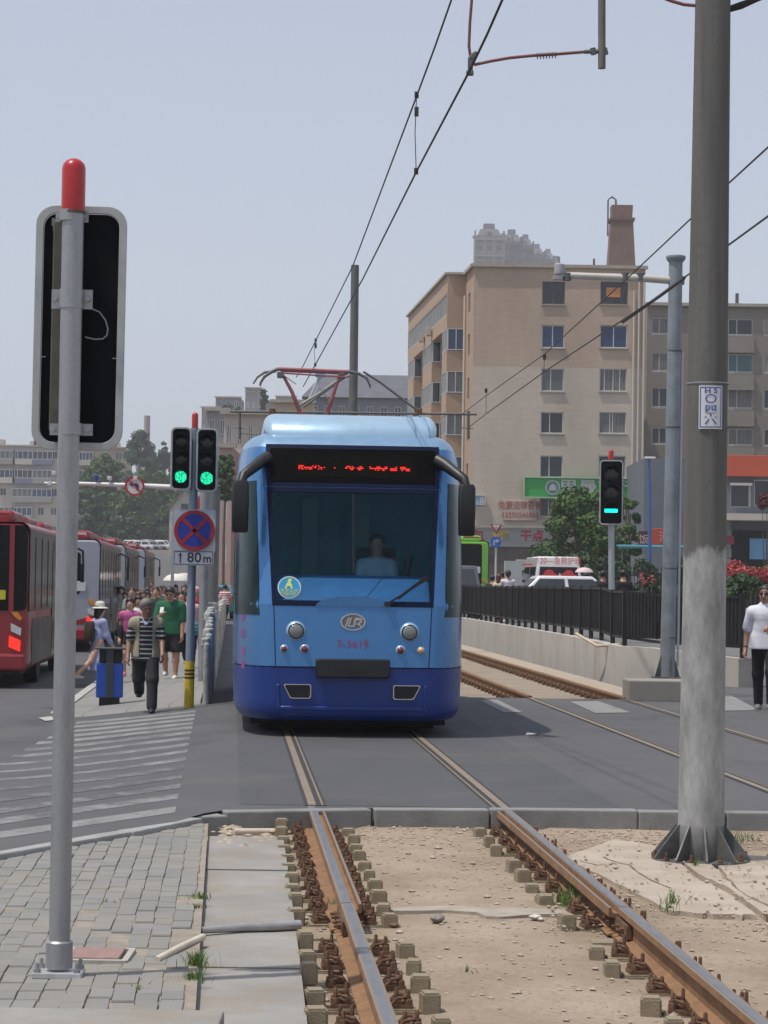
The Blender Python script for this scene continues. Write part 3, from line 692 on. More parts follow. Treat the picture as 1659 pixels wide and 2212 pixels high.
MB().tube([(.62, .95, 1.78), (.66, .93, 1.95), (.68, .92, 2.08)], [.05, .045, .035], 10).build('control_column', BLACK, tram, smooth=60)
# destination display
sg_ = MB(); patch(sg_, -1.0, 1.0, 2.80, 3.27, .012, 14, 6, .04); sg_.build('sign_frame', T_FRAME, tram, smooth=50)
dsp = MB(); patch(dsp, -.95, .95, 2.845, 3.225, .018, 14, 6, .03)
disp = dsp.build('destination_display', mat('display_glass', (.003, .003, .0035), .4, 0, .1, 4, spec=.04), tram, smooth=50)
patch(MB(), -.66, .72, 2.90, 3.15, .021, 10, 4, .01).build('display_matrix', mat('led_matrix', (.007, .007, .0065), .9, 0, .3, 90, spec=.02), disp, smooth=50)
led = MB(); x = -.60
rl = random.Random(3)
for w_, gap in ((.19, .01), (.075, .085), (.018, .085), (.10, .012), (.075, .05), (.20, .012), (.075, .02), (.10, 0)):
    xx = x
    while xx < x+w_:
        for rr_ in range(3):
            if rl.random() < (.9 if rr_ == 1 else .5):
                p = Sf(xx/.965, 3.005+(rr_-1)*.017, .026); led.box(p, (.013, .006, .012))
        xx += .0155
    x += w_+gap+.018
led.build('led_lettering', glow('led_red', (.9, .03, .02), 1.1), disp)
# roof cover
dm = MB(); rings = []
for y, w_, h_ in ((.80, .86, .02), (.84, .93, .09), (.92, .965, .17), (1.1, .985, .26), (1.4, .99, .31), (2.0, .99, .335), (4, .99, .34), (7.2, .99, .34), (7.5, .9, .2)):
    r_ = min(.11, h_*.9); rings.append([Vector((x_, y+ (.10*(x_/w_)**4 if y < 2 else 0), 3.36+z_)) for x_, z_ in rrect(2*w_, h_, min(r_, h_*.49), 5, 0, h_/2)])
dm.loft(rings); dm.build('roof_cover', T_ROOF, tram, smooth=50)
sj = MB()
for xs_ in (.70, .85):
    sj.tube([(xs_*q, y_, z_) for q, y_, z_ in ((1.05, .905, 3.40), (1.02, .95, 3.53), (.99, 1.12, 3.632), (.96, 1.42, 3.682), (.93, 2.0, 3.70))], .006, 6)
sj.build('roof_cover_seam', mat('seam_blue', (.14, .26, .42), .5), tram)
# side glass
for sg in (-1, 1):
    g1 = MB(); patch(g1, sg*1.22, sg*1.82, 1.37, 2.86, .006, 8, 8, .02); g1.build('side_window', SIDEGL, tram, smooth=60)
    for a, b in ((2.0, 2.2), (2.22, 2.42), (2.44, 2.64), (2.66, 2.86)):
        g1 = MB(); patch(g1, sg*a, sg*b, 1.37, 2.86, .006, 4, 4, .02); g1.build('side_window', SIDEGL, tram, smooth=60)
for zz_ in (1.35, 1.16, .96, .82):
    pk = MB(); patch(pk, -1.58, -1.50, zz_-.05, zz_+.05, .003, 3, 3, .006); pk.build('side_letter', mat('pink_letter', (.20, .06, .26), .6), tram)
# mirrors
for sg in (-1, 1):
    mi = MB(); mi.loft([[Vector((sg*1.25+x_, .22+y_, z_)) for x_, y_ in rrect(w_, w_*.72, .04, 4)] for z_, w_ in ((2.27, .15), (2.29, .18), (2.6, .19), (2.80, .185), (2.84, .15))])
    mo = mi.build('mirror', BLACK, tram, smooth=40)
    am = MB(); am.tube([(sg*.95, .60, 3.12), (sg*1.03, .52, 3.07), (sg*1.13, .38, 2.98), (sg*1.22, .26, 2.90), (sg*1.25, .22, 2.80)], [.075, .07, .06, .055, .045], 10)
    am.build('mirror_arm', BLACK, mo, smooth=60)
# lamps
def lens_mat(nm, c): return mat(nm, c, .15, 0, .1, 40, .3, 90, coat=1)
for sg in (-1, 1):
    hl = MB(); hl.lathe([(.115, -.05), (.112, .0), (.095, .028), (.084, .036), (.082, .03)], (0, 0, 0), 28, M=Matrix.Rotation(R(90), 3, 'X'))
    z_ = 1.20; p = Sf(sg*.62/.87, z_)
    h = hl.xf(M4((sg*.62, p.y+.01, z_))).build('headlight', T_ROOF, tram, smooth=60)
    MB().lathe([(.080, .025), (.078, .037), (.060, .047), (.03, .052), (.0001, .053)], (0, 0, 0), 28, M=Matrix.Rotation(R(90), 3, 'X')).xf(M4((sg*.62, p.y+.01, z_))).build('lens', lens_mat('lens_clear', (.20, .21, .20)), h, smooth=60)
    MB().ringprism(circ(.088, 28), circ(.074, 28), .012, M4((sg*.62, p.y-.018, z_)) @ FACE).build('bezel', RUBBER, h)
    for xm, c in ((.525, 'r'), (.747, 'r' if sg < 0 else 'a')):
        p = Sf(sg*xm/.865, 1.005); ml_ = MB(); r_ = .05 if xm < .6 else .042
        o = ml_.lathe([(r_*1.15, -.03), (r_*1.1, 0), (r_*.8, .018)], (0, 0, 0), 20, M=Matrix.Rotation(R(90), 3, 'X')).xf(M4((sg*xm, p.y, 1.005))).build('marker_light', T_ROOF, tram, smooth=60)
        MB().lathe([(r_*.78, .015), (r_*.72, .028), (r_*.45, .04), (.0001, .044)], (0, 0, 0), 20, M=Matrix.Rotation(R(90), 3, 'X')).xf(M4((sg*xm, p.y, 1.005))).build('lens', lens_mat('lens_'+c, (.16, .012, .02) if c == 'r' else (.75, .38, .12)), o, smooth=60)
    gq = [(-.15, .08), (.13, .08), (.145, .065), (.145, -.06), (.13, -.08), (-.06, -.08), (-.09, -.07), (-.155, .06)]
    gq = [(x_*-sg if sg > 0 else x_, z_) for x_, z_ in gq]
    if sg > 0: gq = gq[::-1]
    go = MB().ringprism(gq, [(x_*.9, z_*.86) for x_, z_ in gq], .02, M4((sg*.59, -.004, .545)) @ FACE).build('bumper_grille', CHROME, tram, bevel=.004)
    gb = MB().prism([(x_*.9, z_*.86) for x_, z_ in gq], .006, M4((sg*.59, .0, .545)) @ FACE)
    for k in range(4): gb.box((sg*.59, -.008, .50+k*.03), (.21, .012, .008))
    gb.build('grille_slats', BLACK, go)
# badge, number, coupling cover, sticker, wiper
p = Sf(0, 1.305); el = [(.14*math.cos(R(a)), .095*math.sin(R(a))) for a in range(0, 360, 12)]
bd = MB().ringprism(el, [(x_*.86, y_*.84) for x_, y_ in el], .014, M4((0, p.y+.002, 1.305)) @ FACE).build('badge', CHROME, tram, bevel=.003)
MB().prism([(x_*.87, y_*.85) for x_, y_ in el], .006, M4((0, p.y+.002, 1.305)) @ FACE).build('badge_plate', mat('badge_grey', (.22, .22, .21), .35, .7), bd)
bl = MB()
for q in ([(-.088, -.05), (-.070, -.05), (-.036, .05), (-.054, .05)], [(-.058, -.05), (.0, -.05), (.004, -.036), (-.038, -.036), (-.012, .05), (-.030, .05)], [(.0, -.05), (.018, -.05), (.034, .02), (.085, .02), (.08, .05), (.02, .05)], [(.034, -.012), (.07, -.012), (.10, -.05), (.082, -.05), (.055, -.026), (.03, -.026)], [(.085, .05), (.1, .038), (.1, .01), (.085, -.012), (.06, -.012), (.06, 0), (.082, .012), (.08, .035)]):
    bl.prism(q, .006, M4((0, p.y-.006, 1.305)) @ FACE)
bl.build('badge_letters', CHROME, bd)
p = Sf(0, 1.06); text('7-3619', .125, mat('number_pink', (.34, .05, .15), .6), M4((0, p.y-.003, 1.06)) @ FACE, tram, 'number', .002)
cc = MB(); cc.loft([[Vector((x_, y_, z_)) for x_, z_ in rrect(w_, h_, .02, 3, 0, .805)] for y_, w_, h_ in ((.03, .80, .2), (-.10, .81, .205), (-.125, .78, .18))])
co = cc.build('coupling_cover', BLACK, tram, smooth=40)
MB().box((0, -.127, .80), (.26, .012, .035)).build('cover_slot', RUBBER, co)
s0 = Vector((-.70, 0, 1.675)); p = Sf(-.70/.90, 1.675, .004); p2 = Sf(-.70/.90, 1.775, .004); tl = math.atan2(p2.y-p.y, .1)
SM = Matrix.Translation((-.70, p.y-.01, 1.675)) @ Matrix.Rotation(R(90)-tl, 4, 'X')
stk = MB().prism(circ(.128, 32), .004, SM).build('windscreen_sticker', mat('sticker_rim', (.55, .62, .5), .5), tram)
MB().prism(circ(.115, 32), .003, SM @ Matrix.Translation((0, 0, .0045))).build('sticker_disc', mat('sticker_blue', (.02, .28, .52), .5), stk)
MB().prism([(-.05, -.02), (-.035, .03), (-.02, .05), (-.015, .085), (.0, .1), (.035, .09), (.02, .07), (.015, .05), (.03, .03), (.035, -.02), (.02, -.02), (.012, .01), (-.022, .01), (-.03, -.02)], .003, SM @ Matrix.Translation((0, 0, .008))).build('sticker_figure', mat('sticker_yellow', (.62, .66, .18), .5), stk)
text('生态公交', .045, mat('sticker_yellow', (.62, .66, .18)), SM @ Matrix.Translation((0, -.045, .009)), stk, 'sticker_text', .001, sx=1.1); text('节能环保', .036, mat('sticker_yellow', (.62, .66, .18)), SM @ Matrix.Translation((0, -.083, .009)), stk, 'sticker_text', .001)
wp_ = MB(); a = Sf(.42, 1.50, .03); b = Sf(.93, 1.80, .02); wp_.bar(a, b, .02, .02); a2 = Sf(.55, 1.56, .035); wp_.bar(a2, Sf(.90, 1.81, .035), .012, .03); wp_.box(a, (.06, .05, .05))
wp_.build('wiper', BLACK, tram)
# underframe, wheels
uf = MB(); uf.box((0, LEN/2+.3, .19), (2.2, LEN-1.2, .10)); uf.box((0, 2.1, .15), (2.0, 1.7, .14)); uf.build('underframe', RUBBER, tram)
skirt_shade = MB(); patch(skirt_shade, -1.75, 1.75, .232, .30, -.16, 30, 2, .04); skirt_shade.v = [(x_, y_, z_ if z_ > .26 else .045) for x_, y_, z_ in skirt_shade.v]; skirt_shade.build('skirt', RUBBER, tram)  # black skirt, whose front span stands in for the shadow under the bumper
for yw in (1.5, 3.2, 9, 10.7):
    for sg in (-1, 1): MB().lathe([(.1, -.05), (.26, -.05), (.28, .05), (.1, .05)], (0, 0, 0), 24, M=Matrix.Rotation(R(90), 3, 'Y')).xf(M4((sg*.74, yw, .285))).build('wheel', RUST_D, tram, smooth=40)
# pantograph (drawn from the photograph at its own depth)
YP = 35.3
PINK = mat('pantograph_red', (.30, .085, .095), .55, 0, .15, 9); GREYM = mat('weathered_steel', (.12, .125, .125), .6, .4, .25, 9)
def W3(*pts, Y=YP): return [P(x, y, Y) for x, y in pts]
pan = MB().tube(W3((600, 797), (640, 798.5), (700, 801), (752, 803)), .028, 8).tube(W3((612, 806), (750, 815), Y=YP-.1), .014, 6).tube(W3((606, 801), (752, 807), Y=YP+.35), .02, 6)
po = pan.build('pantograph', PINK, tram, world=True, smooth=60)
for pts_, rr_, yy_ in ((((600, 797), (585, 804), (571, 814), (563, 827), (562, 834)), [.028, .026, .022, .018, .015], YP), (((596, 802), (572, 804), (556, 815), (547, 829)), [.02, .02, .016, .012], YP+.45), (((752, 803), (775, 807), (792, 817), (800, 834)), [.028, .024, .02, .014], YP)):
    MB().tube(W3(*pts_, Y=yy_), rr_, 8).build('pantograph_horn', GREYM, po, world=True, smooth=60)
for pts_ in (((612, 812), (630, 845), (648, 890), (686, 978)), ((733, 812), (722, 845), (708, 890), (684, 978))): MB().tube(W3(*pts_), [.022, .028, .034, .04], 8).build('pantograph_arm', PINK, po, world=True, smooth=60)
for pts_, rr_ in ((((640, 880), (690, 850), (735, 818)), .022), (((614, 812), (640, 830)), .008), (((725, 885), (700, 850), (690, 838)), .006)): MB().tube(W3(*pts_), rr_, 8).build('pantograph_rod', mat('rod_grey', (.30, .29, .25), .6), po, world=True, smooth=60)
for px_, py_ in ((606, 810), (738, 812)): MB().box(P(px_, py_, YP), (.10, .14, .09)).build('pantograph_block', GREYM, po, world=True, bevel=.01)
MB().box(P(690, 985, YP), (1.3, 1.6, .16)).build('pantograph_base', GREYM, po, world=True, bevel=.02)
# ============================================================ STREET FURNITURE
def m_galv(name, base=(.33, .34, .36), streak=True):
    n = N(name); v = n.new('ShaderNodeTexVoronoi', Scale=55); n.l.new(n.coord(), v.inputs['Vector'])
    c = n.mix(n.ramp(v.outputs['Distance'], [(.1, 0), (.6, 1)]), mul(base, .96), mul(base, 1.04))
    c = n.mix(n.math('MULTIPLY', n.ramp(n.noise(6, 7, .7, (3, 3, .5)), [(.48, 0), (.66, 1)]), .45), c, mul(base, .6)); n.set(c, .42, .55); n.bump(n.noise(90), .12, .003); return n.mat
GALV = m_galv('galvanised', (.33, .335, .345)); ALU = mat('aluminium_rim', (.42, .43, .43), .5, .35, .12, 6, dirt=(.22, .22, .21), dirt_amt=.4)
def m_redcap():
    n = N('red_cap'); c = n.mix(n.ramp(n.noise(11, 7, .7), [(.68, 0), (.72, 1)]), (.40, .014, .014), (.35, .32, .27)); n.set(c, .3, 0, Coat__Weight=.25); return n.mat
REDCAP = m_redcap()
SIGBLK = mat('signal_black', (.006, .007, .009), .6, 0, .3, 6, spec=.12)
GREEN_LED = glow('signal_green', (.02, .85, .42), 1.5); CYAN_LED = glow('signal_green_bar', (.0, .9, .66), 1.6)
LENS_OFF = mat('lens_off', (.02, .022, .02), .25, 0, .3, 60)
def cap_mb(r, h, c): return MB().lathe([(r*.98, 0), (r, .01), (r, h-r*.9)]+[(r*math.cos(R(a)), h-r*.9+r*.9*math.sin(R(a))) for a in (25, 50, 70, 85)]+[(.0005, h)], c, 24)
# ---- near signal seen from behind
base = GP(127, 2108, -.035); LP = base.y; mm = mpp(LP)
sgp = thing('traffic_signal', 'near traffic signal seen from behind, grey steel pole with red cap on the brick paving', 'traffic light', (base.x, base.y, -.035))
top = P(158, 452, LP); b0 = P(128, 2062, LP)
MB().tube([b0+Vector((0, 0, .0)), (b0+top)/2, top], [.046, .0465, .047], 28).build('pole', GALV, sgp, world=True, smooth=50)
MB().lathe([(.058, 0), (.058, .11), (.050, .118)], (b0.x, b0.y, .0), 28).build('pole_collar', GALV, sgp, world=True, smooth=40)
bp = MB().box((0, 0, .012), (.21, .17, .024)).build('base_plate', mat('plate_zinc', (.55, .55, .55), .4, .6, .2, 12), sgp, bevel=.003)
for sx in (-1, 1):
    for sy in (-1, 1): MB().lathe([(.016, .02), (.016, .04), (.008, .04), (.008, .065)], (sx*.085, sy*.065, 0), 6).build('bolt', GALV, bp)
cap_mb(.052, .235, top-Vector((0, 0, .012))).build('cap', REDCAP, sgp, world=True, smooth=60)
MB().lathe([(.053, 0), (.053, .012)], top-Vector((0, 0, .02)), 24).build('cap_ring', mat('old_rubber', (.1, .08, .06), .9), sgp, world=True, smooth=40)
tilt = Matrix.Rotation(R(.25), 4, 'Y')
c = P(172, 709, LP+.16); w_, h_ = 196*mpp(LP+.16), 530*mpp(LP+.16)
BM = Matrix.Translation(c) @ Matrix.Rotation(R(3), 4, 'Z') @ tilt @ FACE
o_ = rrect(w_, h_, .085, 6); i_ = rrect(w_-.068, h_-.068, .062, 6)
bk = MB().ringprism(o_, i_, .022, BM @ Matrix.Translation((0, 0, .0))).build('backboard_rim', ALU, sgp, world=True, bevel=.003)
MB().prism(i_, .008, BM @ Matrix.Translation((0, 0, -.012))).build('backboard', SIGBLK, sgp, world=True)
dp = MB()
for dx_, dl_, dw_ in ((-.122, .06, .009), (-.108, .09, .014), (-.093, .05, .008), (-.13, .035, .006), (-.082, .07, .010)): dp.box(BM @ Vector((dx_, h_/2-.055-dl_/2, .003)), (dw_, .004, dl_))
dp.build('paint_drip', mat('paint_drip', (.36, .36, .35), .7), bk, world=True, bevel=.002)
tk = MB()
for sx in (-1, 1): tk.box(BM @ Vector((sx*(w_/2-.042), -.13, .0)), (.022, .012, .004))
tk.build('rim_clip', ALU, bk, world=True)
hs = MB(); hx = (135-172)*mpp(LP+.1)
hs.loft([[BM @ Vector((x_, y_, z_)) for x_, y_ in rrect(.13, 470*mpp(LP), .02, 3, hx+.02, 0)] for z_ in (-.005, .055, .062)])
hs.build('signal_housing', mat('housing_brown', (.085, .08, .065), .75, 0, .25, 8, dirt=(.2, .19, .17), dirt_amt=.35), sgp, world=True, bevel=.006)
for yy_, hh, ww in ((466, 24, 70), (645, 42, 88), (927, 25, 92)):
    cc_ = P(154 if yy_ < 900 else 152, yy_, LP); k = mpp(LP)
    cl = MB().lathe([(.0495, -hh*k/2), (.0505, -hh*k/2), (.0505, hh*k/2), (.0495, hh*k/2)], cc_, 28)
    for sx in (-1, 1): cl.box(cc_+Vector((sx*(.048+(ww*k/2-.048)/2), .03, 0)), (ww*k/2-.046, .012, hh*k))
    for sx in (-1, 1): cl.lathe([(.011, 0), (.011, .012)], cc_+Vector((sx*(ww*k/2-.016), .018, 0)), 6, M=Matrix.Rotation(R(90), 3, 'X'))
    cl.build('clamp', GALV, sgp, world=True, smooth=40)
cb = [P(x, y, LP+.03) for x, y in ((196, 666), (215, 674), (228, 692), (233, 710), (231, 724), (222, 732), (205, 733), (184, 728))]
MB().tube(cb, .0035, 6).build('cable', mat('cable_grey', (.25, .25, .24), .6), sgp, world=True, smooth=60)
# ---- twin signal post by the pavement
g = GP(408, 1529); YS = g.y; k = mpp(YS)
ts = thing('traffic_signal', 'twin-headed traffic signal showing two green lights on a blue-grey post with a yellow foot', 'traffic light', tuple(g))
pt = P(421, 925, YS)
MB().tube([g+Vector((0, 0, .6)), pt], .062*.95, 20).build('post', mat('post_bluegrey', (.24, .29, .36), .5, .3, .15, 6), ts, world=True, smooth=60)
yl = MB().tube([g, g+(pt-g)*(.165)], .068, 20).build('yellow_sleeve', mat('sleeve_yellow', (.62, .43, .02), .5, 0, .15, 8, dirt=(.3, .2, .03), dirt_amt=.4), ts, world=True, smooth=60)
rg = MB()
for f in (.105, .118, .131): rg.tube([g+(pt-g)*f, g+(pt-g)*(f+.006)], .071, 20)
rg.build('sleeve_band', RUBBER, yl, world=True)
cap_mb(.045, .24, P(421, 928, YS)).build('cap', REDCAP, ts, world=True, smooth=60)
def head(cx, cy, w, h, Y, parent, lit, tiltdeg=0, bar=False):
    k = mpp(Y); c = P(cx, cy, Y-.12); M = Matrix.Translation(c) @ Matrix.Rotation(R(tiltdeg), 4, 'Z') @ FACE
    w, h = w*k, h*k
    o = rrect(w, h, .075, 6); i = rrect(w-.055, h-.055, .055, 6)
    hd = MB().ringprism(o, i, .05, M @ Matrix.Translation((0, 0, -.03))).build('signal_head', ALU, parent, world=True, bevel=.004)
    hb = MB().prism(i, .012, M @ Matrix.Translation((0, 0, -.02))); hb.box(M @ Vector((0, 0, -.08)), (w*.8, .13, h*.9))
    hb.build('backboard', SIGBLK, hd, world=True)
    r = (w-.06)*.36; pitch = h*.285
    for q in (1, 0, -1):
        on = q == -1
        if bar and on: MB().prism(rrect(w*.55, .075, .012, 2), .012, M @ Matrix.Translation((0, -pitch*.98, -.005))).build('lamp', lit, hd, world=True)
        else:
            lm = MB().lathe([(r, -.008), (r*.97, .004), (r*.6, .014), (.001, .017)], (0, 0, 0), 28).xf(M @ Matrix.Translation((0, q*pitch, 0)))
            lm.build('lamp', lit if on else LENS_OFF, hd, world=True, smooth=60)
        vz = MB(); a_ = [R(t) for t in range(10, 171, 16)]
        vz.loft([[M @ Vector((rr*math.cos(t), q*pitch+rr*math.sin(t), zz)) for t in a_] for rr, zz in ((r*1.16, 0), (r*1.16, .15), (r*1.1, .15), (r*1.1, 0))], closed=False)
        vz.build('visor', SIGBLK, hd, world=True, smooth=50)
    return hd
def m_led():
    n = N('signal_green_dots'); v = n.new('ShaderNodeTexVoronoi', Scale=42); n.l.new(n.coord(), v.inputs['Vector'])
    f = n.ramp(v.outputs['Distance'], [(.30, 1), (.62, .18)]); c = n.mix(f, (.0, .10, .05), (.02, .95, .47)); n.set((.01, .2, .1), .3)
    n.l.new(c, n.b.inputs['Emission Color']); n.b.inputs['Emission Strength'].default_value = 1.35; return n.mat
DOTS = m_led()
head(391, 991, 45, 137, YS, ts, DOTS, 2); head(447, 994, 47, 138, YS, ts, DOTS, 2)
MB().box(P(420, 945, YS-.03), (.20, .05, .05)).box(P(420, 1040, YS-.03), (.20, .05, .05)).build('bracket', GALV, ts, world=True)
# signs on the post
YW = YS-.09; k = mpp(YW)
WHITE = mat('sign_white', (.42, .44, .50), .5, 0, .06, 4); SRED = mat('sign_red', (.34, .015, .025), .5, 0, .1, 6); SBLUE = mat('sign_blue', (.012, .03, .30), .5, 0, .12, 6)
c = P(420, 1147, YW); ns = thing('no_stopping_sign', 'square white no-stopping sign with a red-crossed blue disc below the twin signal', 'road sign', tuple(c))
SMx = FACE
MB().prism(rrect(91*k, 93*k, .03, 3), .006, Matrix.Translation((0, 0, -.0)) @ FACE).build('panel', WHITE, ns)
MB().prism(circ(44*k, 40), .004, Matrix.Translation((.0, -.0065, .005)) @ FACE).build('disc', SBLUE, ns)
rr = MB().ringprism(circ(44*k, 40), circ(36*k, 40), .004, Matrix.Translation((0, -.011, .005)) @ FACE)
for a in (45, -45): rr.box((0, -.0125, .005), (74*k, .003, 7.5*k), Matrix.Rotation(R(a), 3, 'Y'))
rr.build('red_ring', SRED, ns)
c = P(417.5, 1205, YW); dsn = thing('distance_plate', 'white plate with an up arrow and 80m under the no-stopping sign', 'road sign', tuple(c))
MB().prism(rrect(88*k, 33*k, .015, 3), .006, FACE).build('panel', WHITE, dsn)
SBLK = mat('sign_black', (.02, .02, .03), .5)
MB().ringprism(rrect(84*k, 29*k, .01, 2), rrect(82*k, 27*k, .008, 2), .002, Matrix.Translation((0, -.0065, 0)) @ FACE).build('border', SBLK, dsn)
ar = MB().box((-28*k, -.008, -.01), (2.6*k, .003, 18*k)).prism([(-32.5*k, 4*k), (-28*k, 6.5*k), (-23.5*k, 4*k), (-28*k, 11.5*k)], .003, Matrix.Translation((0, -.007, 0)) @ FACE); ar.build('arrow', SBLK, dsn)
text('80', 30*k, SBLK, Matrix.Translation((2*k, -.0065, .2*k)) @ FACE, dsn, 'lettering', .002, sx=1.05, bold=.002); text('m', 25*k, SBLK, Matrix.Translation((30*k, -.0065, -1.5*k)) @ FACE, dsn, 'lettering', .002, bold=.002)
# other posts, further along the pavement edge
def post(name, lab, px, pyt, pyb, Y, r, m, cat, extra=None, group=None):
    a, b = P(px[1], pyb, Y), P(px[0], pyt, Y); t = thing(name, lab, cat, tuple(a), 0, group)
    MB().tube([a, b], r, 14).build('post', m, t, world=True, smooth=60)
    return t
GREYP = mat('post_grey', (.26, .27, .28), .55, .3, .2, 3); 
t = post('street_lamp', 'plain grey lamp column just right of the twin signal post', (444, 437), 1058, 1520, 41, .085, GREYP, 'lamp post')
t = post('utility_post', 'dark grey square-looking post behind the twin signal, hung with a blue sign edge', (464, 455), 1055, 1470, 46, .11, mat('post_dark', (.15, .155, .16), .6, .2, .2, 4), 'post')
MB().box(P(457, 1160, 45.8), (.09, .05, .58)).build('sign_blade', mat('blade_blue', (.02, .04, .14), .5), t, world=True, bevel=.015)
MB().ringprism(rrect(.13, .62, .03, 3), rrect(.09, .58, .02, 3), .03, Matrix.Translation(P(457, 1160, 45.7)) @ FACE).build('sign_rim', ALU, t, world=True)
t = post('flag_pole', 'thin pale pole with a small red flag right of the twin signal', (436, 432), 1066, 1500, 52, .04, ALU, 'pole')
MB().add([P(432, 1068, 52), P(425, 1085, 52), P(427, 1102, 52), P(433, 1094, 52)], [(0, 1, 2, 3)]).add([P(432, 1068, 52.03), P(425, 1085, 52.03), P(427, 1102, 52.03), P(433, 1094, 52.03)], [(0, 3, 2, 1)]).build('flag', mat('flag_red', (.45, .03, .04), .7), t, world=True)
post('street_lamp', 'slim pale column left of the no-stopping sign, in front of the trees', (373, 372), 1105, 1330, 70, .05, ALU, 'lamp post')
# mast arm with cameras over the street
YM = 86; t = thing('mast_arm', 'long white traffic mast arm with cameras reaching over the bus lane', 'mast arm', tuple(P(446, 1290, YM)))
WPOLE = mat('mast_white', (.60, .62, .62), .45, .1, .1, 3)
MB().tube([P(446, 1300, YM), P(447, 1030, YM)], .16, 16).build('mast', GREYP, t, world=True, smooth=60)
MB().tube([P(446, 1056, YM), P(300, 1049, YM), P(176, 1045, YM), P(96, 1044, YM)], [.11, .085, .07, .05], 12).build('arm', WPOLE, t, world=True, smooth=60)
for px, py in ((209, 1032), (237, 1033), (293, 1033), (117, 1022), (108, 1045)):
    MB().box(P(px, py, YM-.1), (.14, .3, .14)).box(P(px, py+8, YM), (.03, .03, .25)).build('camera', mat('cam_white', (.6, .6, .6), .5) if px != 209 else SBLUE, t, world=True, bevel=.02)
MB().tube([P(209, 1045, YM), P(209, 1058, YM)], .03, 6).build('stay', GREYM, t, world=True)
c = P(291, 1050, YM-.15); k = mpp(YM)
nl = thing('no_left_turn_sign', 'round no-left-turn sign with a red ring on the white mast arm', 'road sign', tuple(c))
MB().prism(circ(21*k, 32), .02, FACE).build('disc', mat('sign_pale', (.55, .56, .58), .5), nl)
MB().ringprism(circ(21.5*k, 32), circ(17*k, 32), .02, Matrix.Translation((0, -.021, 0)) @ FACE).build('red_ring', SRED, nl)
aa = MB()
for q in ([(4, -9), (9, -9), (9, 1), (5, 6), (-4, 6), (-4, 11), (-12, 4), (-4, -3), (-4, 1), (2, 1), (4, -1)],): aa.prism([(x_*k, y_*k) for x_, y_ in q], .01, Matrix.Translation((0, -.022, 0)) @ FACE)
aa.build('arrow', SBLK, nl)
MB().box((0, -.036, 0), (34*k, .008, 3.2*k), Matrix.Rotation(R(45), 3, 'Y')).build('bar', SRED, nl)
# ---- litter bin on the pavement corner
g = GP(236, 1527); g.z += .02; bn = thing('litter_bin', 'blue two-sided litter bin with a dark roof on the pavement corner', 'litter bin', tuple(g), R(6)); k = mpp(g.y)
BINB = mat('bin_blue', (.006, .06, .36), .4, 0, .12, 5, coat=.3); BIND = mat('bin_dark', (.035, .045, .055), .55, 0, .2, 5)
MB().box((0, 0, 55*k), (58*k, .34, 74*k)).build('bin_body', BINB, bn, bevel=.02)
MB().box((0, -.172, 55*k), (15*k, .02, 74*k)).box((0, 0, 106*k), (15*k, .355, 30*k)).build('bin_band', BIND, bn, bevel=.004)
MB().box((2*k, 0, 106*k), (50*k, .27, 28*k)).build('bin_inner', RUBBER, bn)
for sx in (-1, 1): MB().box((sx*27*k, 0, 95*k), (3*k, .33, 6*k)).build('bin_edge', mat('bin_pale', (.3, .42, .5), .5), bn)
MB().box((1*k, 0, 123*k), (66*k, .40, 4*k)).build('bin_roof', BIND, bn, bevel=.012)
MB().box((0, 0, 9*k), (44*k, .26, 20*k)).build('bin_foot', RUBBER, bn, bevel=.01)
# ---- rough whitewashed rubble fence between pavement and track
g0 = GP(446, 1522); ug = g0.x-xc(g0.y)
rf = MB(); rnd = random.Random(4)
for y in np.arange(g0.y, 96, .42):
    h = (1.28 + rnd.uniform(-.10, .12) - .25*sst((y-44)/6)) if y > g0.y+4 else 1.0+.33*(y-g0.y)/4+rnd.uniform(-.06, .06); x = xc(y)+ug+rnd.uniform(-.02, .02)
    rf.box((x, y+.2, G(x, y)+h/2-.1), (.07+rnd.uniform(0, .03), .40, h), rz=.063+rnd.uniform(-.08, .08))
    if rnd.random() < .7: rf.box((x-.02, y+.2, G(x, y)+h-.1), (.11, .30, .14), rz=rnd.uniform(-.3, .3))
fn = thing('rubble_fence', 'ragged whitewashed fence between the crowded pavement and the tram track', 'fence', (0, 0, 0))
rf.build('panels', mat('whitewash', (.46, .46, .44), .9, 0, .18, 4, .8, 22, dirt=(.14, .13, .11), dirt_amt=.8), fn, bevel=.03)
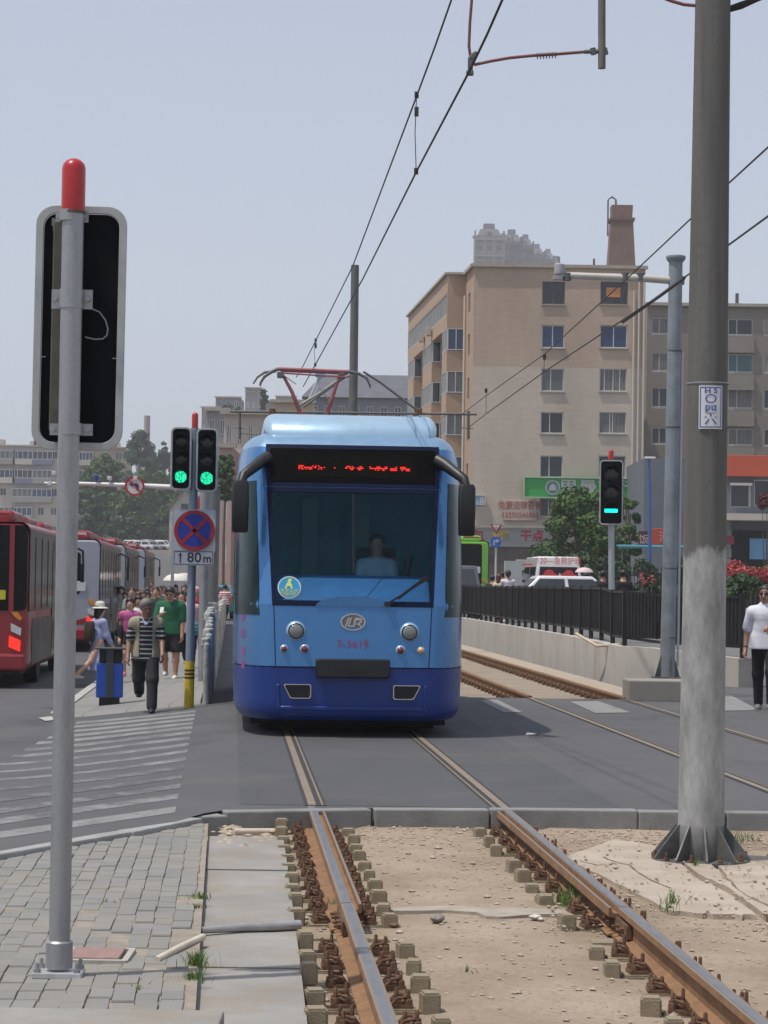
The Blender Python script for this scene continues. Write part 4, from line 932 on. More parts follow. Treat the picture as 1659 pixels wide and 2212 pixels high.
# ---- concrete pole on the right
g = GP(1513, 1860, -.15); YC = g.y
cp = thing('utility_pole', 'thick concrete overhead-line pole with whitewashed foot and finned base on the right', 'pole', (g.x, g.y, -.15))
def m_pole():
    n = N('pole_concrete'); o = n.sep(); nz = n.noise(3.2, 6, .7, (1.6, 1.6, .9))
    base = n.mix(n.ramp(n.noise(2.2, 7, .65, (5, 5, .25)), [(.35, 0), (.7, 1)]), (.095, .093, .087), (.148, .146, .138))
    base = n.mix(n.math('MULTIPLY', n.ramp(n.noise(26, 5), [(.45, 0), (.7, 1)]), .35), base, (.085, .08, .07))
    hz = n.math('ADD', o[2], n.math('MULTIPLY', nz, .42)); k = n.ramp(n.math('SUBTRACT', hz, 1.40), [(.88, 1), (.925, 0)])
    ws_ = n.mix(n.ramp(n.noise(2.6, 8, .72, (2.2, 2.2, .8)), [(.38, 0), (.62, 1)]), (.38, .385, .38), (.215, .22, .215))
    ws_ = n.mix(n.ramp(n.noise(9, 6, .7, (3, 3, .4)), [(.6, 0), (.75, .7)]), ws_, (.22, .22, .21))
    rs = n.math('MULTIPLY', n.ramp(n.noise(2.0, 4, .6, (6, 6, .7)), [(.62, 0), (.72, 1)]), n.ramp(o[2], [(.0, 1), (1, 1)]))
    base = n.mix(n.math('MULTIPLY', rs, .55), base, (.12, .085, .05))
    n.set(n.mix(k, base, ws_), .9); n.bump(n.noise(40, 7, .7), .35, .008); return n.mat
mp_ = m_pole()
# shift so that the ramp crosses at the whitewash line (z about 1.98 above the foot)
pts = [P(1513, 1866, YC), P(1540, 0, YC)]; d = (pts[1]-pts[0]); pts.append(pts[0]+d*1.45)
MB().tube([pts[0], (pts[0]+pts[1])/2, pts[1], pts[2]], [.156, .138, .119, .108], 40).build('shaft', mp_, cp, world=True, smooth=60)
FIN = mat('fin_steel', (.115, .12, .12), .6, .4, .3, 7, .2, dirt=(.3, .27, .23), dirt_amt=.5)
MB().lathe([(.150, .0), (.158, .02), (.158, .24), (.15, .25)], (0, 0, 0), 40).build('base_sleeve', mat('sleeve_grey', (.19, .19, .185), .7, .3, .2, 6), cp, smooth=40)
MB().lathe([(.33, -.01), (.33, .02), (.15, .02)], (0, 0, 0), 32).build('base_flange', FIN, cp)
for j in range(10):
    a = R(18+36*j); f_ = MB(); f_.prism([(.15, .02), (.335, .02), (.335, .035), (.165, .245), (.15, .245)], .012, Matrix.Rotation(a, 4, 'Z') @ Matrix.Translation((0, .006, 0)) @ FACE)
    f_.build('fin', FIN, cp)
    MB().lathe([(.02, .02), (.02, .04), (.01, .04), (.01, .07)], (.305*math.cos(a+.3), .305*math.sin(a+.3), 0), 6).build('bolt', RUST_D, cp)
# number plate on the pole
c = P(1530, 883, YC-.15); k = mpp(YC-.15)
npl = MB(); aa = [R(t) for t in np.linspace(-31, 31, 11)]; rp = .15
cx_ = P(1529, 883, YC)
def pcyl(a, z, r): return Vector((cx_.x-.0+r*math.sin(a), cx_.y-r*math.cos(a), cx_.z+z))
h_ = 47*k
pl_ = thing('pole_number_plate', 'white plate lettered HS 〇四六 in blue strapped to the concrete pole', 'sign', tuple(cx_))
MB().loft([[pcyl(a, z, r) for a in aa] for z, r in ((-h_, .140), (-h_, .152), (h_, .152), (h_, .140))], closed=False, caps=False).build('plate', mat('plate_white', (.58, .60, .62), .5, 0, .08, 8), pl_, world=True)
PB = mat('plate_blue', (.06, .09, .30), .5)
bd = MB()
for z0_, z1_, a0_, a1_ in ((h_-.016, h_-.009, -28, 28), (-h_+.009, -h_+.016, -28, 28), (-h_+.009, h_-.009, -28, -25.5), (-h_+.009, h_-.009, 25.5, 28)):
    ar_ = [R(t) for t in np.linspace(a0_, a1_, 7)]; bd.loft([[pcyl(a, z, .1535) for a in ar_] for z in (z0_, z1_)], closed=False, caps=False)
bd.build('plate_border', PB, pl_, world=True)
def wrap(o):
    for v in o.data.vertices:
        a = v.co.x/.152; r = .1545; v.co = Vector((r*math.sin(a), -r*math.cos(a), v.co.z))
for body_, z_, s_ in (('H S', .108, .048), ('〇', .052, .066), ('四', -.018, .068), ('六', -.086, .078)):
    wrap(text(body_, s_, PB, Matrix.Translation((0, 0, z_)) @ FACE, pl_, 'lettering', 0, sx=1.1 if s_ > .07 else 1.25, bold=.0012))
MB().loft([[pcyl(a, z, .146) for a in [R(t) for t in range(0, 360, 12)]] for z in (.165, .173)], closed=True, caps=False).build('strap', GALV, pl_, world=True)
# pull-off bracket, drop tube and feeders
tk_ = MB().tube([P(1300, -260, YC), P(1300, 148, YC)], .026, 14); tk_.build('drop_tube', mat('tube_weathered', (.16, .155, .14), .7, .3, .2, 6), cp, world=True, smooth=60)
MB().tube([P(1300, -250, YC), P(1545, -330, YC)], .04, 10).build('cantilever', GREYM, cp, world=True, smooth=60)
DKRED = mat('rod_oxide', (.17, .06, .06), .6, 0, .25, 8)
steady = MB().tube([P(x, y, YC) for x, y in ((1024, 140), (1060, 132), (1100, 125), (1150, 120), (1200, 117), (1262, 112))], .011, 8).build('steady_arm', DKRED, cp, world=True, smooth=60)
ins = MB()
for j in range(7): ins.tube([P(1160+j*6.5, 121-j*.4, YC), P(1162+j*6.5, 121-j*.4, YC)], .022, 10)
ins.build('insulator', mat('insulator_brown', (.10, .07, .06), .4), steady, world=True)
MB().tube([P(1262, 112, YC), P(1286, 111, YC), P(1312, 110, YC)], [.014, .016, .018], 8).tube([P(1280, 104, YC), P(1283, 118, YC)], .02, 8).tube([P(1306, 104, YC), P(1309, 118, YC)], .018, 8).build('clamp', GREYM, cp, world=True, smooth=60)
MB().tube([P(1024, 140, YC), P(1017, 128, YC), P(1013, 100, YC), P(1015, 50, YC), P(1019, 0, YC), P(1024, -60, YC)], .010, 8).build('steady_arm', DKRED, cp, world=True, smooth=60)
MB().box(P(1022, 122, YC), (.05, .05, .035), Matrix.Rotation(R(-50), 3, 'Y')).box(P(1016, 142, YC), (.035, .04, .10)).box(P(1015, 158, YC), (.05, .05, .03)).tube([P(1030, 112, YC), P(1012, 128, YC)], .014, 6).build('wire_clamp', GREYM, cp, world=True, bevel=.006)
MB().tube([P(1420, -10, YC), P(1450, 2, YC), P(1478, 10, YC), P(1503, 12, YC)], .012, 8).build('feeder', DKRED, cp, world=True, smooth=60)
MB().tube([P(1575, 20, YC), P(1600, 12, YC), P(1630, 0, YC), P(1665, -14, YC)], [.022, .026, .02, .018], 8).build('feeder', RUBBER, cp, world=True, smooth=60)
# ---- overhead wires
WIRE = mat('wire', (.045, .042, .042), .6, .3, .2, 9)
def wire(pts, r): return MB().tube([P(*q) for q in pts], r, 6)
ohl = thing('overhead_line', 'pair of overhead tram wires with droppers, running down to the red pantograph', 'overhead wire', (0, 0, 0))
wire([(1120, -75, 13.9), (1085, 0, 14.6), (1052, 75, 15.0), (1015, 152, 15.6), (900, 370, 19.7), (785, 600, 26.5), (680, 790, 35.3), (655, 835, 40)], .0085).build('contact_wire', WIRE, ohl, smooth=60)
wire([(1000, -75, 16.3), (975, 0, 17.1), (940, 100, 18.2), (900, 208, 19.7), (762, 575, 27.4), (655, 790, 36.5), (640, 815, 40)], .0075).build('messenger_wire', WIRE, ohl, smooth=60)
for a, b, Y in (((900, 205), (899, 370), 19.7), ((682, 735), (681, 788), 35.3)):
    t_ = MB().tube([P(*a, Y), P((a[0]+b[0])/2-3, (a[1]+b[1])/2, Y), P(*b, Y)], .004, 5)
    for f in (0, .22, 1): 
        q = P(a[0]+(b[0]-a[0])*f, a[1]+(b[1]-a[1])*f, Y); t_.box(q, (.035, .035, .05 if f != .22 else .075))
    t_.build('dropper', WIRE, ohl)
oh2 = thing('overhead_line', 'pair of overhead tram wires with droppers crossing in front of the tan building', 'overhead wire', (0, 0, 0))
wire([(1790, 205, 17), (1659, 318, 20.5), (1575, 395, 23), (1480, 484, 26), (1380, 578, 30), (1176, 765, 42), (1050, 855, 53), (1000, 893, 61.5)], .009).build('messenger_wire', WIRE, oh2, smooth=60)
wire([(1790, 378, 18.5), (1659, 467, 22), (1570, 532, 25), (1430, 635, 30.5), (1176, 803, 43), (1050, 894, 53), (1010, 925, 61.5)], .0105).build('contact_wire', WIRE, oh2, smooth=60)
wire([(1478, 600, 28.6), (1430, 636, 30.4), (1345, 696, 34.5)], .022).build('wire_sleeve', WIRE, oh2, smooth=60)
for a, b, Y in (((1176, 765), (1175, 803), 42.5), ((1050, 838), (1050, 893), 53)):
    t_ = MB().tube([P(*a, Y), P(*b, Y)], .006, 5); t_.box(P(a[0], a[1]+6, Y), (.06, .06, .09)); t_.build('dropper', WIRE, oh2)
# ---- steel centre pole behind the tram with its cross arm
YT = 62
cpole = thing('catenary_pole', 'steel overhead-line pole with a horizontal cross arm rising behind the blue tram', 'pole', tuple(P(757, 1298, YT)))
MB().tube([P(757, 1300, YT), P(767, 573, YT)], [.13, .105], 18).build('shaft', mat('pole_grey', (.13, .13, .125), .65, .2, .2, 3), cpole, world=True, smooth=60)
MB().tube([P(497, 889, YT-.2), P(766, 892, YT-.2), P(1030, 895, YT-.2)], .032, 8).build('cross_arm', GREYM, cpole, world=True, smooth=60)
MB().tube([P(785, 803, YT), P(820, 825, YT), P(905, 889, YT)], .03, 8).tube([P(776, 808, YT), P(795, 820, YT), P(800, 838, YT)], .022, 8).tube([P(756, 812, YT), P(745, 815, YT), P(655, 880, YT)], .026, 8).build('stay', GREYM, cpole, world=True, smooth=60)
for px in (518, 1012): MB().tube([P(px, 888, YT-.2), P(px, 948, YT-.2)], .035, 8).tube([P(px-14, 924, YT-.2), P(px+10, 926, YT-.2)], .015, 6).build('hanger', GREYM, cpole, world=True)
for px in (588, 905): MB().box(P(px, 890, YT-.2), (.16, .16, .2)).build('insulator', RUST_D, cpole, world=True, bevel=.03)
MB().tube([P(518, 936, YT-.2), P(560, 939, YT-.2), P(600, 941, YT-.2)], .015, 6).build('steady_arm', GREYM, cpole, world=True)
# ---- steel mast with camera arm on the right
YG = 37.2
gm = thing('steel_mast', 'tall blue-grey steel mast with a camera arm standing on a concrete plinth', 'mast', tuple(P(1441, 1466, YG)))
PMAST = mat('mast_bluegrey', (.25, .275, .30), .55, .25, .18, 2.5, .1, 60, dirt=(.13, .13, .125), dirt_amt=.6)
MB().tube([P(1441, 1466, YG), P(1452, 1000, YG), P(1460, 556, YG)], [.118, .112, .108], 24).build('shaft', PMAST, gm, world=True, smooth=60)
tp = P(1460, 556, YG); MB().lathe([(.11, -.08), (.15, -.03), (.155, .0), (.15, .02), (.12, .03)], tp, 24).build('mast_cap', PMAST, gm, world=True, smooth=40)
MB().tube([P(1456, 606, YG), P(1390, 601, YG), P(1300, 598, YG), P(1207, 594, YG)], [.062, .06, .056, .05], 14).build('arm', mat('arm_cream', (.50, .47, .42), .5, .1, .12, 3), gm, world=True, smooth=60)
MB().tube([P(1456, 604, YG), P(1478, 606, YG)], .07, 12).build('arm_stub', PMAST, gm, world=True)
cmr = MB().lathe([(.085, -.06), (.09, 0), (.08, .09), (.05, .11)], P(1209, 584, YG), 16).tube([P(1207, 556, YG), P(1207, 578, YG)], .022, 8).box(P(1205, 600, YG), (.14, .14, .06)); cmr.build('camera', mat('cam_grey', (.33, .33, .33), .5), gm, world=True, smooth=40)
for px in (1225, 1350, 1383): MB().tube([P(px, 590, YG), P(px, 606, YG)], .068, 12).build('arm_band', GREYM, gm, world=True)
for yb_ in (760, 925, 1230, 1380): 
    a_ = P(1452+ (1000-yb_)*.022, yb_, YG); MB().lathe([(.116, 0), (.118, .015), (.116, .03)], a_, 20).build('band', GREYM, gm, world=True)
MB().tube([P(1474, 760, YG), P(1470, 1000, YG), P(1464, 1440, YG)], .02, 8).build('cable', mat('cable_white', (.5, .5, .5), .6), gm, world=True)
bpl = P(1441, 1466, YG); MB().box(bpl+Vector((0, 0, .015)), (.44, .44, .03)).build('base_plate', FIN, gm, world=True)
for j in range(4):
    a = R(45+90*j-20); MB().prism([(.11, .03), (.22, .03), (.115, .36)], .015, Matrix.Translation(bpl) @ Matrix.Rotation(a, 4, 'Z') @ FACE).build('fin', FIN, gm, world=True)
pc = [GP(1358, 1513), GP(1500, 1498)]
tag(MB().box((pc[0].x+.6, pc[0].y+.25, .15), (1.25, .8, .32), rz=.02).build('plinth', mat('plinth_conc', (.27, .25, .22), .9, 0, .15, 2, .4, 60), bevel=.02), 'grey concrete plinth under the blue-grey steel mast', 'plinth')
# ---- retaining wall with black railing
ws_line = [(-3.6, 165), (2.61-.0, 81), (4.55, 44.6), (6.25, 41.2)]
def wl_at(y): 
    yy_ = [41.2, 44.6, 81, 165]; return float(np.interp(y, yy_, [6.25, 4.55, 2.61, -3.6]))
WL = MB()
wp_ = [Vector((wl_at(y), y, 0)) for y in (165, 130, 100, 81, 70, 60, 52, 44.6)]+[Vector((5.0, 43.6, 0)), Vector((6.28, 41.15, 0))]
def wallring(i):
    p = wp_[i]; d = (wp_[min(i+1, len(wp_)-1)]-wp_[max(i-1, 0)]).normalized(); n_ = Vector((d.y, -d.x, 0))*.16
    if i in (0, len(wp_)-1): pass
    h = .64 if p.y > 47 else (.60 if p.y > 43 else .50)
    return [p+n_+Vector((0, 0, -.35)), p+n_+Vector((0, 0, h)), p-n_+Vector((0, 0, h)), p-n_+Vector((0, 0, -.35))]
def m_wall():
    n = N('wall_concrete'); c = n.mix(n.ramp(n.noise(.8, 6), [(.35, 0), (.65, 1)]), (.37, .35, .31), (.45, .425, .385))
    c = n.mix(n.math('MULTIPLY', n.ramp(n.noise(1.3, 7, .7, (1, 1, .35)), [(.56, 0), (.70, 1)]), .65), c, (.24, .19, .14))
    o = n.sep(); c = n.mix(n.math('MULTIPLY', n.ramp(n.noise(.5, 3), [(.4, 0), (.6, 1)]), .3), c, (.36, .29, .25)); n.set(c, .92); n.bump(n.noise(30, 7), .3, .01); return n.mat
wal = thing('retaining_wall', 'low pale stained concrete wall under the black railing', 'wall', (0, 0, 0))
WL.loft([wallring(i) for i in range(len(wp_))]).build('wall_face', m_wall(), wal)
fe = thing('railing', 'black picket railing on the pale retaining wall', 'railing', (0, 0, 0))
FBLK = mat('railing_black', (.016, .016, .017), .5, .2, .3, 4)
segs = []; fine = [Vector((wl_at(y), y, 0)) for y in np.arange(112, 44.6, -.115)]
tail = []; a, b = Vector((4.55, 44.6, 0)), Vector((6.2, 41.25, 0)); nT = int((b-a).length/.115)
tail = [a+(b-a)*(j/nT) for j in range(nT+1)]
fine += tail
def rz_top(y): return .64 if y > 47 else (.58 if y > 43.5 else .52)
n_per = 13; pk_ = None; cnt = 0
for i0 in range(0, len(fine)-1, n_per):
    seg = fine[i0:i0+n_per+1]; pk_ = MB()
    for p in seg[:-1]: h0 = rz_top(p.y); pk_.box((p.x, p.y, h0+.615), (.030, .030, .83), rz=.08)
    h0, h1 = rz_top(seg[0].y), rz_top(seg[-1].y)
    up = lambda p, z: p+Vector((0, 0, z))
    pk_.bar(up(seg[0], h0+1.03), up(seg[-1], h1+1.03), .055, .045); pk_.bar(up(seg[0], h0+.18), up(seg[-1], h1+.18), .04, .05)
    [pk_.bar(up(a_, rz_top(a_.y)+.60), up(b_, rz_top(b_.y)+.60), .010, .84) for a_, b_ in zip(seg[:-1], seg[1:])]; pk_.build('picket_panel', FBLK, fe)
    MB().box(up(seg[0], h0+.53), (.085, .085, 1.08)).build('post', FBLK, fe)
MB().box((6.22, 41.2, 1.06), (.08, .08, 1.12)).build('post', FBLK, fe)
# raised street behind the wall
rs = MB(); lx = [-3.6, 2.61, 4.55, 6.3]; 
rs.add([(wl_at(max(y, 41.2))+.1+(40-wl_at(max(y, 41.2)))*t, y, .60*sst((y-41.2)/9))
        for y in (175, 140, 110, 81, 65, 56, 50.2, 48, 46, 44.6, 43.6, 42.5, 41.2) for t in (0, .04, .08, .15, .3, .5, 1)],
       [(i*7+j, i*7+j+1, (i+1)*7+j+1, (i+1)*7+j) for i in range(12) for j in range(6)])
tag(rs.build('raised_street', m_asphalt('asphalt_far', (.10, .10, .10), (.13, .128, .122), False), smooth=50), kind='structure')
hd = P(1320, 1064, 49)
rt = thing('traffic_signal', 'single traffic signal with a green bar behind the black railing', 'traffic light', (hd.x-.03, 49, .58))
MB().tube([P(1321, 1292, 49), P(1320, 1000, 49)], .062, 18).build('post', mat('post_pale', (.40, .43, .45), .45, .35, .1, 4), rt, world=True, smooth=60)
cap_mb(.055, .26, P(1320, 998, 49)).build('cap', REDCAP, rt, world=True, smooth=60)
head(1320.5, 1064, 51, 140, 49, rt, CYAN_LED, -2, True)
cv = MB()
cv.tube([P(1245, 1380, 47)+Vector((0, 0, .1)), P(1290, 1395, 46), P(1335, 1393, 45.5), P(1352, 1385, 45.4)], .03, 8)
tag(cv.build('hose', mat('hose_pale', (.5, .42, .32), .7), smooth=60), 'pale hose lying on the slabs along the concrete wall', 'hose')
# ============================================================ PEOPLE (implicit surfaces, polygonised)
def surfnet(D, org, h):
    nx, ny, nz = D.shape; ins = D < 0
    c = np.zeros((nx-1, ny-1, nz-1), np.int8)
    for dx in (0, 1):
        for dy in (0, 1):
            for dz in (0, 1): c += ins[dx:nx-1+dx, dy:ny-1+dy, dz:nz-1+dz]
    act = np.argwhere((c > 0) & (c < 8))
    if len(act) == 0: return [], []
    idm = -np.ones(c.shape, np.int64); idm[tuple(act.T)] = np.arange(len(act))
    acc = np.zeros((len(act), 3)); cnt = np.zeros(len(act))
    cor = [(a, b, d) for a in (0, 1) for b in (0, 1) for d in (0, 1)]
    for p in cor:
        for ax in range(3):
            if p[ax]: continue
            q = list(p); q[ax] = 1
            A = D[tuple((act+p).T)]; B = D[tuple((act+q).T)]; m = (A < 0) != (B < 0)
            t = np.where(m, A/np.where(m, A-B, 1), 0)
            pos = np.tile(np.array(p, float), (len(act), 1)); pos[:, ax] += t
            acc[m] += pos[m]; cnt[m] += 1
    V = (act+acc/cnt[:, None])*h+org
    Fs = []
    for ax in range(3):
        a1, a2 = (ax+1) % 3, (ax+2) % 3
        s0 = [slice(None)]*3; s1 = [slice(None)]*3; s0[ax] = slice(0, -1); s1[ax] = slice(1, None)
        e = np.argwhere(ins[tuple(s0)] != ins[tuple(s1)])
        e = e[(e[:, a1] > 0) & (e[:, a2] > 0) & (e[:, a1] < D.shape[a1]-1) & (e[:, a2] < D.shape[a2]-1)]
        if len(e) == 0: continue
        o1 = np.zeros(3, int); o1[a1] = 1; o2 = np.zeros(3, int); o2[a2] = 1
        quad = np.stack([idm[tuple((e-o1-o2).T)], idm[tuple((e-o2).T)], idm[tuple(e.T)], idm[tuple((e-o1).T)]], 1)
        fl = ~ins[tuple(e.T)]; quad[fl] = quad[fl][:, ::-1]
        Fs.append(quad)
    return V, np.concatenate(Fs)
def sdf_mesh(name, prims, h, mats, parent, cut=None, k=.03):
    lo = np.min([np.minimum(np.array(p[0])-max(p[2], p[3]), np.array(p[1])-max(p[2], p[3])) for p in prims], 0)-3*h
    hi = np.max([np.maximum(np.array(p[0])+max(p[2], p[3]), np.array(p[1])+max(p[2], p[3])) for p in prims], 0)+3*h
    ax = [lo[i]+np.arange(int((hi[i]-lo[i])/h)+2)*h for i in range(3)]
    D = np.full([len(a) for a in ax], .5)
    for p in prims:
        a, b, ra, rb = np.array(p[0], float), np.array(p[1], float), p[2], p[3]
        fl = p[4] if len(p) > 4 else 1.0; kk = p[5] if len(p) > 5 else k
        mr = max(ra, rb)+kk+2*h; sl = []; sub = []
        for i in range(3):
            i0, i1 = np.searchsorted(ax[i], min(a[i], b[i])-mr), np.searchsorted(ax[i], max(a[i], b[i])+mr)
            sl.append(slice(i0, i1)); sub.append(ax[i][i0:i1])
        X, Y, Z = np.meshgrid(*sub, indexing='ij')
        ba = b-a; L = max(1e-9, (ba**2).sum())
        t = np.clip(((X-a[0])*ba[0]+(Y-a[1])*ba[1]+(Z-a[2])*ba[2])/L, 0, 1)
        dx, dy, dz = X-a[0]-t*ba[0], (Y-a[1]-t*ba[1])/fl, Z-a[2]-t*ba[2]
        d = np.sqrt(dx*dx+dy*dy+dz*dz)-(ra+(rb-ra)*t)
        d *= min(1, fl)
        c = D[tuple(sl)]; m = np.maximum(kk-np.abs(c-d), 0)/kk
        D[tuple(sl)] = np.minimum(c, d)-m*m*kk*.25
    if cut is not None:
        X, Y, Z = np.meshgrid(*ax, indexing='ij'); D = np.maximum(D, cut(X, Y, Z))
    V, Q = surfnet(D, lo, h)
    me = bpy.data.meshes.new(name); me.from_pydata([tuple(v) for v in V], [], [tuple(int(i) for i in q) for q in Q])
    me.polygons.foreach_set('use_smooth', [True]*len(me.polygons)); me.materials.append(mats); me.update()
    o = bpy.data.objects.new(name, me); COL.objects.link(o); o.parent = parent; return o
SKIN = mat('skin', (.40, .22, .15), .55, 0, .1, 8); SKIN_L = mat('skin_light', (.50, .31, .23), .55, 0, .08, 8); SKIN_D = mat('skin_tanned', (.28, .145, .095), .5, 0, .12, 8)
HAIRB = mat('hair_black', (.012, .010, .010), .5, 0, .3, 30); HAIRG = mat('hair_grey', (.16, .15, .14), .6, 0, .4, 40); HAIRR = mat('hair_auburn', (.09, .025, .015), .5, 0, .3, 30)
def cloth(nm, c, var=.12): return mat('cloth_'+nm, c, .85, 0, var, 7, .25, 25, bdist=.02)
def stripes(nm, a, b, period, frac):
    n = N('cloth_'+nm); z = n.sep()[2]; f = n.math('FRACT', n.math('DIVIDE', n.math('ADD', z, n.math('MULTIPLY', n.noise(3, 2), .02)), period))
    n.set(n.mix(n.math('LESS_THAN', f, frac), a, b), .85); n.bump(n.noise(20, 4), .3, .02); return n.mat
def rotx(v, a): c, s = math.cos(a), math.sin(a); return Vector((v.x, v.y*c-v.z*s, v.y*s+v.z*c))
def person(label, loc, rz, H=1.68, build=1.0, skin=SKIN, top=None, bottom=None, hair=('short', HAIRB), shoes=None, pose=None, lod=.02, group='people on foot', extras=(), zfoot=0):
    """faces -Y at rz = 0; +x is the figure's left"""
    po = dict(lt=18, lk=8, rt=-16, rk=30, la=-18, le=15, lo=6, ra=16, re=18, ro=6, lean=3, hp=0, hy=0)
    po.update(pose or {}); s = H/1.75; B = build
    r_ = {q: R(v) for q, v in po.items()}
    t = thing('person', label, 'person', loc, rz, group)
    fwd = lambda L, a, out=0, sg=1: Vector((sg*math.sin(out)*L, -math.sin(a)*math.cos(out)*L, -math.cos(a)*math.cos(out)*L))
    hips, legs = {}, {}
    for sg, nm in ((1, 'l'), (-1, 'r')):
        hp = Vector((sg*.092*B, 0, 0)); kn = hp+fwd(.435, r_[nm+'t'], R(1.5), sg); an = kn+fwd(.42, r_[nm+'t']-r_[nm+'k'])
        legs[nm] = (hp, kn, an)
    low_ = min(legs['l'][2].z, legs['r'][2].z)-.075
    base = Vector((0, 0, -low_+zfoot/s))
    def T(v): return (v+base)*s
    lean = lambda v: rotx(v, r_['lean'])
    chest, neck = lean(Vector((0, .0, .33))), lean(Vector((0, .015, .50)))
    hc = neck+rotx(Vector((0, -.012, .155)), r_['lean']*.3+r_['hp'])
    prims = []
    def pr(a, b, ra, rb, fl=1.0, k=.03): prims.append((tuple(T(a)), tuple(T(b)), ra*s, rb*s, fl, k))
    def head_(v): # head-local to figure
        v = Vector((v.x*math.cos(r_['hy'])-v.y*math.sin(r_['hy']), v.x*math.sin(r_['hy'])+v.y*math.cos(r_['hy']), v.z)); return hc+rotx(v, r_['lean']*.3+r_['hp'])
    pr(neck+Vector((0, 0, -.03)), hc+Vector((0, .01, -.05)), .056*B, .052)
    pr(head_(Vector((0, .012, .035))), head_(Vector((0, -.012, -.045))), .088, .068, 1.08, .03)
    pr(head_(Vector((0, -.04, -.075))), head_(Vector((0, -.05, -.088))), .042, .030, 1, .03)
    pr(head_(Vector((0, -.088, .01))), head_(Vector((0, -.103, -.028))), .012, .017, 1, .015)
    for sg in (-1, 1): pr(head_(Vector((sg*.079, .01, .012))), head_(Vector((sg*.080, .006, -.025))), .020, .013, 1, .012)
    tors = [(Vector((0, .0, -.02)), Vector((0, 0, .06)), .135*B, .128*B, .78), (Vector((0, .0, .08)), lean(Vector((0, .0, .18))), .128*B, .132*B, .74), (lean(Vector((0, 0, .2))), chest, .135*B, .148*B, .70),
            (lean(Vector((-.10*B, .01, .40))), lean(Vector((.10*B, .01, .40))), .085*B, .085*B, .9), (lean(Vector((0, .01, .40))), neck, .10*B, .058*B, .9)]
    for a, b, ra, rb, f in tors: pr(a, b, ra, rb, f, .05)
    arms = {}
    for sg, nm in ((1, 'l'), (-1, 'r')):
        sh = lean(Vector((sg*.178*(.4+.6*B), .012, .415))); el = sh+fwd(.285, r_[nm+'a'], r_[nm+'o'], sg); wr = el+fwd(.245, r_[nm+'a']+r_[nm+'e'], r_[nm+'o']*.2-R(po.get(nm+'i', 0)), sg)
        arms[nm] = (sh, el, wr)
        pr(sh, el, .055*B, .042*B, 1, .04); pr(el, wr, .043*B, .029, 1, .02)
        d = (wr-el).normalized(); sd = d.cross(Vector((0, 1, 0))) if abs(d.y) < .8 else d.cross(Vector((0, 0, 1))); sd.normalize(); pn = d.cross(sd)
        # hand: palm, four unequal bent fingers, a thumb from the side
        ac = Vector((0, -1, 0)) if abs(d.y) < .8 else Vector((0, 0, -1))
        ac = (ac-d*ac.dot(d)).normalized(); pl = wr+d*.085
        pr(wr+d*.015, pl, .028, .033, .8, .02)
        if lod < .016:
            inn = Vector((-sg, 0, 0)); inn = (inn-d*inn.dot(d)).normalized()
            for j, L in enumerate((.072, .082, .076, .058)):
                o_ = ac*(.030-.020*j); a0 = pl+o_+d*.01; a1 = a0+d*L*.5+inn*.012; a2 = a1+d*L*.38+inn*.032
                pr(a0, a1, .0098, .0092, 1, .008); pr(a1, a2, .0092, .008, 1, .008)
            t0 = wr+d*.035+ac*.026; t1 = t0+d*.035+ac*.030+inn*.01; pr(t0, t1, .013, .011, 1, .012); pr(t1, t1+d*.03+inn*.012, .011, .009, 1, .008)
        else: pr(pl, pl+d*.07, .03, .018, .7, .02)
    for nm in 'lr':
        hp, kn, an = legs[nm]
        pr(hp, kn, .088*B, .056*B, 1, .04); pr(kn, kn+(an-kn)*.35, .054*B, .054*B, 1, .03); pr(kn+(an-kn)*.35, an, .054*B, .036, 1, .03)
        pr(an+Vector((0, .03, -.03)), an+Vector((0, -.13, -.05)), .036, .028, 1, .03)
    body_ = sdf_mesh('body', prims, lod, skin, t)
    def shell(name, segs, m, off, cut=None, k=.04, hh=None):
        pp = [(tuple(T(a)), tuple(T(b)), (ra+off)*s, (rb+off)*s, f, k) for a, b, ra, rb, f in segs]
        return sdf_mesh(name, pp, hh or lod, m, t, cut)
    bz = base.z*s
    if top:
        segs = list(tors); sl_ = top.get('sleeve', .6)
        for nm in 'lr':
            sh, el, wr = arms[nm]
            segs.append((sh, sh+(el-sh)*min(1, sl_), .058*B, .058*B-.008*min(1, sl_), 1))
            if sl_ > 1: segs.append((el, el+(wr-el)*min(.95, sl_-1), .05*B, .04*B, 1))
        hem = top.get('hem', -.06); nk = top.get('neck', .055)
        if hem < -.05: segs.append((Vector((0, 0, hem+.02)), Vector((0, 0, 0)), .135*B+top.get('flare', .012), .135*B, .78))
        if hem < -.05:
            for sg in (-1, 1): segs.append((Vector((sg*.07*B, 0, hem+.01)), Vector((sg*.058*B, 0, .05)), .128*B, .116*B, .9))
        nz = (neck+base).z*s
        def cut(X, Y, Z, nz=nz): return np.maximum(bz+hem*s-Z, np.where(np.sqrt(X**2+(Y-.01)**2) < .075, Z-(nz-.055*s+.25*(Y)), -1))
        c2 = cut
        if top.get('open'):
            c2 = lambda X, Y, Z: np.maximum(cut(X, Y, Z), np.where(Y < .0, top['open']-np.abs(X), -1))
        shell(top.get('name', 'shirt'), segs, top['m'], top.get('off', .016), c2)
